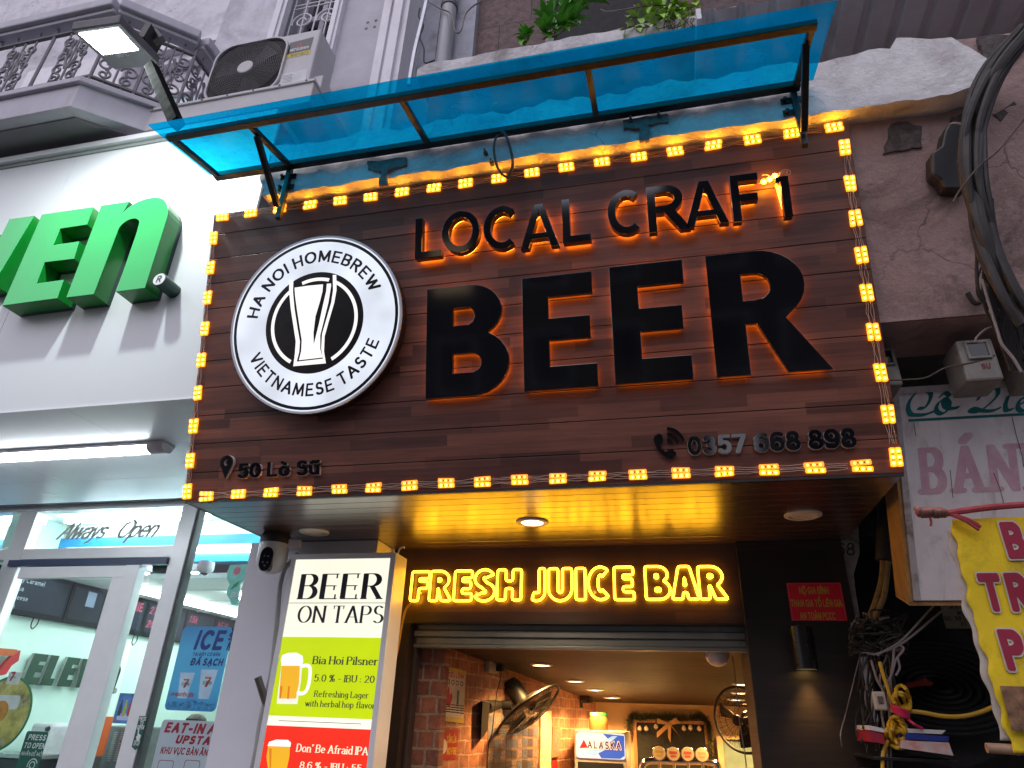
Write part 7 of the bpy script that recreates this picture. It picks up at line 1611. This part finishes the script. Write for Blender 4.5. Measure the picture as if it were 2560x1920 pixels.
for k, (dx, dz) in enumerate(((-.10, .04), (.09, .05), (-.11, -.09), (.10, -.10), (.0, -.13))): m.prism(FK, [[(c[0] - .015, c[1]), (c[0] + dx - .02, c[1] + dz), (c[0] + dx * 1.2, c[1] + dz - .05), (c[0] + .02, c[1] - .02)]], .07 + .004 * k, .072 + .004 * k)
m.build('bow', mat('gold ribbon', (.38, .20, .06), .35, metal=.4), gl_)
m = MB()
for x, y in ((593, 1362), (640, 1362), (712, 1348), (918, 1360), (965, 1356), (1030, 1362)): p = b12(x, y); m.lathe(FK(p[0], p[1], .05), (0, 0, -1), [(.008, -.02), (.022, 0), (.022, .02), (.0, .035)], 10)
m.build('bauble', mat('pearl bauble', (.6, .5, .4), .2), gl_, smooth=True)
FT = front(6.7); t12 = lambda x, y: FT.hit(k12(x, y)); tp_ = thing('tap_tower', FT(*t12(890, 1640)), 'chrome beer tap rail with four round badges', 'beer tap')
M_chr = mat('chrome', (.7, .66, .6), .12, metal=1.0, var=.05)
m = MB(); m.tube(curve([FT(*t12(*p)) for p in ((600, 1700), (615, 1640), (650, 1610), (740, 1605), (900, 1612), (1050, 1610), (1140, 1622), (1175, 1660), (1185, 1720))], 6), .028, 12); m.build('rail', M_chr, tp_, smooth=True)
for i, (x, y, c) in enumerate(((735, 1545, (.55, .40, .08)), (840, 1552, (.50, .10, .06)), (945, 1553, (.55, .12, .08)), (1050, 1558, (.5, .36, .18)))):
    a, b = t12(x, y); r = .058; m = MB(); m.lathe(FT(a, b, .03), FT.n, [(r, 0), (r, .012), (r * .9, .016)], 24); o = m.build('badge', M_chr, tp_, smooth=True)
    m = MB(); m.lathe(FT(a, b, .0465), FT.n, [(r * .9, 0), (r * .88, .002), (0, .003)], 24); m.build('badge_face', mat('badge cream', (.62, .52, .38), .4), o); m = MB(); m.fbox(FT, a - r * .55, a + r * .55, b - r * .05, b + r * .3, .050, .0508); m.fbox(FT, a - r * .4, a + r * .4, b - r * .45, b - r * .2, .050, .0508); m.build('badge_print', mat('badge print %d' % i, c, .5), o)
    m = MB(); m.tube([FT(a, b - r, .02), FT(a, b - r - .06, .0)], .012, 10); m.build('stem', M_chr, tp_, smooth=True)
dw = thing('back_door', FK(*b12(1300, 1600)), 'pale teal door in a wooden frame at the back', 'door'); m = MB(); c0 = b12(1205, 1455); m.fbox(FK, c0[0], 1.0, .0, c0[1], 0, .03); m.build('leaf', mat('teal paint', (.16, .25, .24), .5), dw, bevel=.004)
c1 = b12(1155, 1420); m = MB(); m.prism(FK, [[(c1[0], 0), (c0[0] - .002, 0), (c0[0] - .002, c0[1] + .01), (1.0, c0[1] + .01), (1.0, c1[1]), (c1[0], c1[1])]], 0, .06); m.build('frame', mat('cream trim', (.45, .34, .20), .5), dw, bevel=.004)

# ================================================================== RIGHT NEIGHBOUR
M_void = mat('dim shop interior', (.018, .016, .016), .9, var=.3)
rs_ = thing('dark_shop', (1.8, 5.6, 1), 'dark cluttered shop interior at the lower right', 'shop')
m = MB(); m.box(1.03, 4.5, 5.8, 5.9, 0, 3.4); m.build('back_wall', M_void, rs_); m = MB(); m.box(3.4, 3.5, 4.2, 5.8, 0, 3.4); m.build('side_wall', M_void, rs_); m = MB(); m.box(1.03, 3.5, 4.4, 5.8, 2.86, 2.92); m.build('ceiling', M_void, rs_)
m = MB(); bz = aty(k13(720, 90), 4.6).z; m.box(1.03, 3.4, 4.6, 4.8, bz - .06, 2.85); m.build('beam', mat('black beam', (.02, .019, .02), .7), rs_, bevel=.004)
# wall end with scribbled number
FE = front(4.47); e13 = lambda x, y: FE.hit(k13(x, y))
we = thing('wall_end', FE(*e13(560, 300)), 'grimy pale wall end with a scribbled 68 beside the dark pillar', 'wall')
pl = [e13(*p) for p in ((490, 215), (560, 110), (635, 30), (648, 265), (610, 400), (622, 520), (645, 650), (690, 900), (770, 1400), (790, 1659), (700, 1659), (690, 1400), (575, 660), (540, 470))]
m = MB(); m.prism(FE, [pl], -.3, 0); m.build('face', plaster('grimy plaster', (.34, .30, .26), (.14, .12, .10), (.2, .17, .14), bmp=.6, scale=5), we, bevel=.006)
m = MB(); a, b = e13(502, 280); write(m, FE, '68', e13(502, 205)[1] - b, .10, 'round', a=a, b=b, c=.002, shear=.15, gap=.25); m.build('lettering', M_ink, we)
# leaning shop board with teal script and faded pink capitals
FS = Frame((1.187, 3.888, 2.212), (1, 0, 0), (0, -.34, .856)); SHT = .92; s14 = lambda x, y: FS.hit(k14(x, y)); s13 = lambda x, y: FS.hit(k13(x, y))
bd = thing('shop_board', FS(.4, 0), 'grimy white shop board with teal script, leaning above the yellow banner', 'sign')
M_boardw = mat('grimy white board', (.86, .84, .88), .55, var=.06, scale=3, dirt=(.55, .50, .51), dirtscale=1.8, stretch=(5, 5, .8))
hB = s14(1200, 690)[1]; 
m = MB(); m.fbox(FS, .0, 1.6, .0, hB, -.03, .0); m.build('panel', M_boardw, bd)
m = MB(); m.fbox(FS, -.004, 1.6, hB - .03, hB + .004, -.03, .012); m.fbox(FS, -.004, .028, .0, hB - .031, -.03, .010); m.build('frame', mat('rusty white frame', (.50, .48, .49), .6, var=.1, dirt=(.20, .15, .12), dirtscale=8), bd, bevel=.003)
M_batten = mat('weathered pine', (.42, .25, .10), .7, var=.3, scale=5, stretch=(8, 8, 1), dirt=(.22, .13, .06), dirtscale=6)
m = MB(); m.fbox(FS, -.022, -.005, -.01, hB * .98, -.22, -.002); m.fbox(FS, -.022, 1.6, -.03, -.011, -.22, -.01); m.build('timber_side', M_batten, bd, bevel=.003)
M_teal = mat('teal paint script', (.0, .17, .19), .5)
def script(strokes, wa=.014, wb=.0035, ang=35):
    m = MB(); pen = [(wa * math.cos(R(a)) * math.cos(R(ang)) - wb * math.sin(R(a)) * math.sin(R(ang)), wa * math.cos(R(a)) * math.sin(R(ang)) + wb * math.sin(R(a)) * math.cos(R(ang))) for a in range(0, 360, 30)]
    st = [[(p.x, p.y) for p in curve([V((*s14(*q), 0)) for q in s], 6)] for s in strokes]
    stroke_into(m, lambda x, y, z: FS(x, y, .002 + z), st, pen, 0); return m
m = script([[(905, 860), (950, 855), (985, 800), (990, 755), (960, 735), (900, 742), (850, 790), (828, 850), (845, 900), (890, 908), (950, 905), (1020, 880)],
            [(1080, 795), (1040, 830), (1030, 875), (1065, 900), (1105, 880), (1125, 835), (1105, 800), (1080, 795), (1090, 845), (1130, 862), (1185, 855)],
            [(1060, 775), (1095, 748), (1125, 772)],
            [(1330, 795), (1360, 750), (1420, 712), (1465, 715), (1470, 760), (1430, 810), (1385, 850), (1340, 880), (1290, 885), (1270, 870), (1300, 862), (1360, 878), (1430, 878), (1480, 860)],
            [(1545, 775), (1525, 830), (1530, 875), (1570, 868)], [(1556, 725), (1562, 735)],
            [(1625, 835), (1680, 800), (1670, 780), (1630, 800), (1612, 850), (1640, 880), (1690, 870)], [(1625, 755), (1655, 735), (1690, 755)]])
m.build('lettering', M_teal, bd)
m = MB(); a, b = s14(832, 948); a2, b2 = s14(1659, 915); m.fbox(FS, a, a2 + .3, b - .006, b + .007, .001, .002); m.build('underline', M_teal, bd)
M_pinkf = mat('faded pink paint', (.66, .42, .52), .6, var=.15, scale=14, dirt=(.72, .60, .66), dirtscale=9); a, b = s14(960, 1455); h = s14(945, 1160)[1] - b
m = MB(); write(m, FS, 'BÁNH', h, .27, 'flat', thin=.13, gap=.46, serif=.17, a=a, b=b, c=.001, fit=s14(1860, 1430)[0] - a); m.build('lettering', M_pinkf, bd)
cr = MB()
for s in ([(1575, 925), (1600, 1040), (1640, 1180), (1655, 1280)], [(1440, 1320), (1480, 1420), (1520, 1560)], [(870, 960), (885, 1060)], [(1130, 1300), (1150, 1500)]):
    cr.tube(curve([FS(*s14(*p), .0015) for p in s], 5), .0012, 4)
cr.build('crack', M_ink, bd)
# rod, knot and yellow banner
YK = 3.25; FY = front(YK); y13 = lambda x, y: FY.hit(k13(x, y))
kn = thing('tied_rod', FY(*y13(1080, 15)), 'pink and brown cloth tied in a knot round the banner rod', 'knot')
m = MB(); pth = [FY(*y13(*p), .03) for p in ((1000, 15), (1060, 18), (1120, 22), (1200, 20), (1300, 5), (1500, -20), (1760, -40))]; m.tube(curve(pth), [.014] * len(curve(pth)), 8); m.build('rod', mat('red rope', (.36, .05, .06), .7, var=.3, scale=25), kn, smooth=True)
rn = random.Random(21); m = MB()
for i in range(9):
    p0 = (1010 + i * 20, 4 + rn.uniform(-6, 6)); m.tube(curve([FY(*y13(p0[0] - 8, p0[1] - 14), .02), FY(*y13(p0[0], p0[1] + 12), .055), FY(*y13(p0[0] + 14, p0[1] + 30), .02)]), .011, 7)
m.build('wrapping', mat('brown cloth tie', (.26, .13, .12), .8, var=.4, scale=25), kn, smooth=True)
m = MB()
for e in ((1400, 130), (1410, 110), (1395, 95)): m.tube(curve([FY(*y13(1215, 30), .035), FY(*y13((1215 + e[0]) / 2, (30 + e[1]) / 2 - 8), .04), FY(*y13(*e), .035)]), .007, 6)
m.tube(curve([FY(*y13(1085, 40), .035), FY(*y13(1095, 80), .03), FY(*y13(1092, 102), .03)]), .005, 6); m.build('loose_end', MATS['red rope'], kn, smooth=True)
ban = thing('yellow_banner', FY(*y13(1600, 800)), 'frayed yellow cloth banner with maroon capitals at the right edge', 'banner')
M_yel = mat('yellow cloth', (.78, .55, .012), .9, var=.12, scale=4, bmp=.25, bscale=60, dirt=(.42, .29, .02), dirtscale=5)
zt_ = y13(1240, 45)[1]; zb2 = y13(1650, 1560)[1]; ed = [(y13(*p)[1], y13(*p)[0]) for p in ((1245, 50), (1270, 200), (1310, 380), (1355, 560), (1390, 700), (1440, 880), (1490, 1060), (1530, 1220), (1580, 1380), (1640, 1560))]
def edge_x(z):
    for (z0, x0), (z1, x1) in zip(ed, ed[1:]):
        if z <= z0 and z >= z1: return x0 + (x1 - x0) * (z0 - z) / (z0 - z1)
    return ed[-1][1] if z < ed[-1][0] else ed[0][1]
wav = lambda x, z: .007 * math.sin(x * 9 + z * 4) + .003 * math.sin(z * 13 + x * 5)
def bpt(u, v):
    z = zt_ + (zb2 - zt_) * v; x0 = edge_x(z) + .005 * math.sin(z * 41) + .004 * math.sin(z * 67 + 1); x = x0 + (2.4 - x0) * u
    return V((x, YK + wav(x, z), z))
m = MB(); m.grid(bpt, 60, 90); o = m.build('cloth', M_yel, ban, smooth=True); sd = o.modifiers.new('thickness', 'SOLIDIFY'); sd.thickness = .003
def fpt(u, v):
    z = zt_ - .05 + (zb2 - zt_ + .09) * v; x0 = edge_x(z); return V((x0 - .020 - .010 * math.sin(z * 13) * math.sin(z * 37) + .05 * u, YK + .016 + wav(x0, z), z))
m = MB(); m.grid(fpt, 3, 60); o = m.build('white_lining', mat('grubby lining', (.46, .40, .34), .8, var=.2, scale=12, bmp=.3), ban, smooth=True); sd = o.modifiers.new('thickness', 'SOLIDIFY'); sd.thickness = .003
M_mar = mat('maroon banner print', (.30, .008, .035), .6); M_edge = mat('white banner print', (.56, .50, .40), .7)
def bput2(s, bl, top, right):
    a, b = y13(*bl); h = y13(*top)[1] - b; a1 = y13(*right)[0]; w = (a1 - a)
    for wgt, mt, off in ((.42, M_edge, .007), (.30, M_mar, .0095)):
        m = MB(); write(m, Frame((0, 0, 0), (1, 0, 0), (0, 0, 1)), s, h, wgt, a=a, b=b, c=0, fit=w, gap=.50)
        m.v = [V((p.x, YK + wav(p.x, p.z) - off + p.y, p.z)) for p in m.v]; m.build('lettering', mt, ban)
bput2('BÁNH', (1625, 278), (1585, 95), (2250, 255)); bput2('TRÁNG', (1480, 615), (1450, 425), (2330, 600)); bput2('PHƠI', (1620, 998), (1565, 790), (2250, 975))
a, b = y13(1690, 1420); m = MB(); m.box(a - .04, a + .6, YK - .03, YK - .026, b, y13(1640, 1132)[1]); m.build('food_picture', mat('food print', (.20, .10, .05), .5, var=.8, scale=22, dirt=(.05, .09, .03), dirtscale=12), ban)
st_ = thing('bamboo_stick', FY(*y13(1560, 1540)), 'bamboo stick weighting the bottom of the yellow banner', 'stick'); q0 = FY(*y13(1482, 1530), -.02); q1 = V((2.45, YK + .02, FY(*y13(1640, 1545))[2] - .02)); m = MB(); m.lathe(q0, q1 - q0, [(.006, 0), (.018, .0), (.019, .1), (.021, .105), (.018, .11), (.018, (q1 - q0).length), (0, (q1 - q0).length)], 14); m.build('cane', mat('bamboo', (.34, .20, .12), .5, var=.2, scale=12), st_, smooth=True)
# pipes, cable tangle, coil, plate and papers
def run(name, label, pts, r, mt, y, cat='cable', n=8):
    P = [aty(k13(*p), y) for p in pts]; t = thing(name, P[len(P) // 2], label, cat); m = MB(); m.tube(curve(P), r, n); m.build('cable_run', mt, t, smooth=True); return t
run('soot_pipe', 'thick blackened pipe coming down from the beam', [(830, -40), (825, 100), (818, 220), (815, 320)], .055, mat('sooty pipe', (.03, .028, .026), .7, var=.4), 4.3, 'pipe', 14)
M_oldy = mat('yellowed pipe', (.26, .17, .06), .6, var=.35, scale=8, dirt=(.05, .04, .03), dirtscale=8)
run('old_pipe', 'left of two yellowed pipes bending down to the cable tangle', [(800, 320), (790, 440), (765, 540), (735, 630), (705, 700)], .018, M_oldy, 4.25, 'pipe'); run('old_pipe', 'right of two yellowed pipes bending down to the cable tangle', [(832, 320), (820, 440), (805, 540), (775, 620), (735, 700)], .015, M_oldy, 4.22, 'pipe')
tg = thing('cable_tangle', aty(k13(760, 780), 4.3), 'messy black cable tangle at the pillar\'s right side', 'cables'); rn = random.Random(33)
for i in range(46):
    m = MB(); c = (rn.uniform(640, 880), rn.uniform(690, 880)); pts = [(c[0] + rn.gauss(0, 95), c[1] + rn.gauss(0, 60)) for _ in range(5)]
    pts = [(max(590, min(960, x)), max(640, min(930, y))) for x, y in pts]
    m.tube(curve([aty(k13(*p), 4.22 + rn.uniform(-.12, .12)) for p in pts], 7), rn.choice((.003, .004, .006)), 5); m.build('cable_run', M_cable if rn.random() < .9 else M_greyw, tg, smooth=True)
for i in range(26):
    m = MB(); x = rn.uniform(640, 860); y = rn.uniform(860, 940); pts = [(x, y)]
    for k in range(5): x += rn.uniform(-40, 45); y += rn.uniform(60, 170); pts.append((x, y))
    m.tube(curve([aty(k13(*p), 4.15 + rn.uniform(-.08, .1)) for p in pts], 6), rn.choice((.003, .004, .005)), 5); m.build('cable_run', M_cable if rn.random() < .85 else M_greyw, tg, smooth=True)
for pts in ([(1150, 580), (1060, 680), (960, 790), (880, 860), (760, 920), (690, 915)], [(1240, 590), (1120, 690), (990, 800), (890, 870), (800, 905), (760, 930)], [(900, 860), (930, 890), (880, 960), (850, 1060), (800, 1140)], [(870, 870), (860, 990), (840, 1110), (830, 1200), (845, 1400), (850, 1659)], [(720, 960), (760, 1090), (800, 1170), (790, 1300), (820, 1480), (830, 1659)], [(890, 940), (905, 1010), (880, 1060)]):
    m = MB(); m.tube(curve([aty(k13(*p), 4.05) for p in pts], 7), .006, 6); m.build('cable_run', M_greyw, tg, smooth=True)
tr = thing('cable_trunking', aty(k13(720, 1130), 4.35), 'narrow dirty white cable trunking beside the dark pillar', 'trunking'); m = MB(); m.hexa([aty(k13(640, 905), 4.40), aty(k13(690, 905), 4.40), aty(k13(690, 905), 4.44), aty(k13(640, 905), 4.44), aty(k13(735, 1360), 4.40), aty(k13(770, 1360), 4.40), aty(k13(770, 1360), 4.44), aty(k13(735, 1360), 4.44)]); m.build('trunk', mat('dirty trunking', (.42, .40, .42), .6, var=.2, dirt=(.08, .07, .06), dirtscale=14), tr)
M_ycab = mat('yellow cable sheath', (.52, .30, .015), .5, var=.15)
yc = thing('cable_coil', aty(k13(900, 1300), 4.0), 'coiled yellow cable tied with a pink ribbon', 'cable coil'); rn = random.Random(5)
for (cx, cy, rx_, ry_) in ((925, 1200, 45, 75), (920, 1230, 55, 60), (900, 1230, 40, 55), (895, 1420, 60, 95), (905, 1450, 50, 80), (880, 1460, 65, 70), (900, 1410, 45, 65), (915, 1470, 40, 50)):
    m = MB(); m.tube([aty(k13(cx + rx_ * math.cos(2 * math.pi * k / 28) + rn.uniform(-3, 3), cy + ry_ * math.sin(2 * math.pi * k / 28 + .3)), 4.0 + .03 * math.sin(k * .7 + cx)) for k in range(28)], .009, 7, closed=True); m.build('loop', M_ycab, yc, smooth=True)
m = MB()
for i in range(7): m.tube(curve([aty(k13(850 + i * 3, 1258 + i * 6), 3.97), aty(k13(905 + i * 4, 1275 + i * 8), 3.93), aty(k13(962, 1300 + i * 5), 3.97)]), .008, 5)
m.tube(curve([aty(k13(955, 1340), 3.96), aty(k13(1000, 1375), 3.94), aty(k13(1052, 1402), 3.96)]), .007, 6); m.build('ribbon', mat('pink ribbon', (.55, .015, .08), .4), yc, smooth=True)
run('yellow_cable', 'yellow cable sagging from the coil to the banner', [(970, 1290), (1060, 1300), (1180, 1322), (1300, 1325), (1420, 1300), (1530, 1255)], .010, M_ycab, 4.0); run('yellow_cable', 'yellow cable dropping down into the coil', [(775, 970), (800, 1060), (830, 1150), (850, 1230), (860, 1300)], .009, M_ycab, 4.02); run('yellow_cable', 'yellow cable tail hanging below the coil', [(830, 1480), (805, 1540), (795, 1600), (795, 1680)], .009, M_ycab, 4.0)
sb = thing('switch_box', aty(k13(768, 1225), 4.0), 'small cracked cream switch box among the cables', 'switch'); P = aty(k13(768, 1225), 4.02); m = MB(); m.box(P.x - .028, P.x + .028, 3.98, 4.02, P.z - .042, P.z + .042); m.build('casing', mat('ivory plastic', (.42, .36, .28), .5), sb, bevel=.008); m = MB(); m.box(P.x - .012, P.x + .012, 3.972, 3.982, P.z - .01, P.z + .02); m.build('rocker', M_rust, sb)
FQ = front(4.9); q13 = lambda x, y: FQ.hit(k13(x, y)); pt = thing('address_plate', FQ(*q13(1250, 650)), 'dim cream name plate hanging behind the yellow banner', 'plate'); a0, b1 = q13(1155, 560); a1 = q13(1500, 560)[0]; b0 = q13(1160, 755)[1]
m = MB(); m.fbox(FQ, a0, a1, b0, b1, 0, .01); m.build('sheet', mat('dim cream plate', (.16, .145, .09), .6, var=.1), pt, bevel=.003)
for s_, bl, tp2, x1 in (('MÁY CNDKD', (1205, 628), (1205, 602), 1420), ('MST. 0', (1280, 668), (1280, 645), 1390), ('ĐC: 50 Lò Sũ', (1200, 702), (1200, 678), 1400), ('ĐT: 08', (1305, 736), (1305, 715), 1395)):
    a, b = q13(*bl); m = MB(); write(m, FQ, s_, q13(*tp2)[1] - b, .18, a=a, b=b, c=.0105, fit=q13(x1, bl[1])[0] - a); m.build('lettering', M_ink, pt)
# shelf with books and papers
FRk = 4.0; rk = thing('paper_rack', aty(k13(960, 1520), 4.1), 'dark metal rack under the books and papers', 'rack'); z_ = aty(k13(960, 1570), 4.0).z; xk0 = aty(k13(720, 1500), 4.0).x; xk1 = aty(k13(1250, 1500), 4.0).x
m = MB(); m.box(xk0, xk1, 3.98, 4.5, z_ - .03, z_ - .015); m.build('shelf_plate', M_steel, rk, bevel=.003); m = MB(); zb3 = aty(k13(900, 1659), 4.0).z - .1
m.box(xk0 + .02, xk1 + .01, 4.0, 4.45, zb3 - .3, z_ - .08); m.build('black_case', mat('black plastic', (.02, .02, .022), .5, var=.3), rk, bevel=.01)
m = MB()
for i in range(4):
    for j in range(2): x = xk0 + .06 + i * .1; m.box(x, x + .06, 3.995, 4.0005, z_ - .16 - j * .06, z_ - .15 - j * .06)
m.build('vent_slot', M_greyw, rk)
def sheetish(name, label, pts, th, mt, cat, y0=3.95, dep=.3, m2=None):
    a, b, c, d = [aty(k13(*p), y0) for p in pts]; t = thing(name, a, label, cat); m = MB(); m.hexa([d, c, c + V((0, dep, 0)), d + V((0, dep, 0)), a, b, b + V((0, dep, 0)), a + V((0, dep, 0))]); m.build('cover', mt, t, bevel=.001)
    if m2: m = MB(); e = V((0, -.004, 0)); k = .15; m.hexa([d + (a - d) * k + e, c + (b - c) * k + e, c + (b - c) * k, d + (a - d) * k, d + (a - d) * (1 - k) + e, c + (b - c) * (1 - k) + e, c + (b - c) * (1 - k), d + (a - d) * (1 - k)]); m.build('pages', m2, t)
    return t
M_paper = mat('white paper', (.60, .57, .54), .6, var=.05)
sheetish('folder', 'dark red folder at the left of the paper rack', [(705, 1415), (800, 1440), (815, 1505), (722, 1490)], .02, mat('red folder', (.30, .012, .03), .5), 'folder'); sheetish('magazine', 'white and orange magazine curling off the rack', [(930, 1480), (1225, 1495), (1255, 1580), (910, 1530)], .02, mat('magazine cover', (.52, .40, .38), .3, var=.3, scale=9, dirt=(.55, .10, .01), dirtscale=5), 'magazine', 3.93)
sheetish('blue_book', 'blue book lying on the magazine', [(945, 1435), (1225, 1455), (1222, 1490), (940, 1472)], .02, mat('blue cover', (.015, .035, .22), .4), 'book', 3.96, .28, None); sheetish('paper_sheets', 'loose white paper sheets on top of the blue book', [(930, 1402), (1205, 1415), (1180, 1440), (930, 1430)], .02, M_paper, 'papers', 3.97); sheetish('paper_sheets', 'white paper edge above the red folder', [(702, 1382), (790, 1400), (850, 1440), (708, 1412)], .02, M_paper, 'papers', 3.98)
rg_ = thing('red_bag', aty(k13(1060, 1110), 4.7), 'crumpled dark red plastic bag in the dark shop', 'bag'); FR = front(4.7); m = MB(); m.prism(FR, [[FR.hit(k13(*p)) for p in ((900, 1115), (1010, 1090), (1070, 1065), (1090, 1090), (1130, 1105), (1120, 1125), (1030, 1130), (920, 1150))]], -.12, .0); m.build('bag_body', mat('red plastic', (.16, .008, .015), .3, var=.4, scale=14), rg_, bevel=.02)
bk_ = thing('wicker_tray', aty(k13(1150, 1120), 4.9), 'big dark round wicker tray leaning in the dark shop', 'tray'); C_ = aty(k13(1150, 1130), 4.95); m = MB()
for i in range(9): r = .06 + .045 * i; m.tube([C_ + V((r * 1.1 * math.cos(2 * math.pi * k / 40), .1 * math.sin(2 * math.pi * k / 40), r * .62 * math.sin(2 * math.pi * k / 40))) for k in range(40)], .014, 6, closed=True)
m.build('weave', mat('dark wicker', (.010, .009, .009), .7, var=.4, scale=20), bk_, smooth=True)
m = MB(); m.lathe(C_ + V((0, .12, 0)), (0, 1, -.16), [(.44, 0), (.40, .02), (0, .03)], 32); m.build('base', M_void, bk_)

# ================================================================== STREET AND THE OTHER SIDE (mirrored in the black letters)
m = MB(); m.box(-60, 60, -60, 40, -.2, -.03); g = m.build('ground', mat('asphalt', (.045, .045, .048), .7, var=.3, scale=9)); structure(g)
m = MB(); m.box(-60, 60, 2.2, 3.6, -.2, .0); g = m.build('pavement', mat('paving', (.14, .13, .13), .7, var=.25, scale=6)); structure(g)
tints = ((.12, .11, .10), (.08, .085, .10), (.14, .12, .085), (.095, .075, .07), (.11, .115, .12))
for i in range(5):
    x0 = -14.5 + i * 5.0; h = (9.5, 11, 9, 10.5, 10)[i]; t = thing('shophouse', (x0 + 2.5, -13, 0), ('tan', 'blue grey', 'ochre', 'brown', 'pale grey')[i] + ' shophouse across the street, mirrored in the black letters', 'house', 'shophouses across the street')
    m = MB(); m.box(x0 + .02, x0 + 4.98, -18, -13, -.03, h); m.build('wall', mat('house paint %d' % i, tints[i], .8, var=.15, scale=2), t)
    for k in range(3):
        for x in (x0 + .8, x0 + 2.9):
            m = MB(); m.box(x, x + 1.3, -13.0, -12.93, .6 + 3 * k, 2.3 + 3 * k); w = m.build('window', M_paint, t); m = MB(); m.box(x + .08, x + 1.22, -12.93, -12.92, .68 + 3 * k, 2.22 + 3 * k); m.build('pane', glow('lit shop window', (.85, .88, 1.0), 1.3) if k == 0 and i in (1, 2, 3) and x < x0 + 2 else glow('lit window', (1.0, .72, .40), .8) if (i * 7 + k * 3 + int(x * 2)) % 4 == 0 else MATS['dark glass'], w)
    m = MB(); m.box(x0, x0 + 5, -13.2, -12.2, 2.8, 2.95); m.build('awning', M_blueband if i % 2 else M_shut, t)
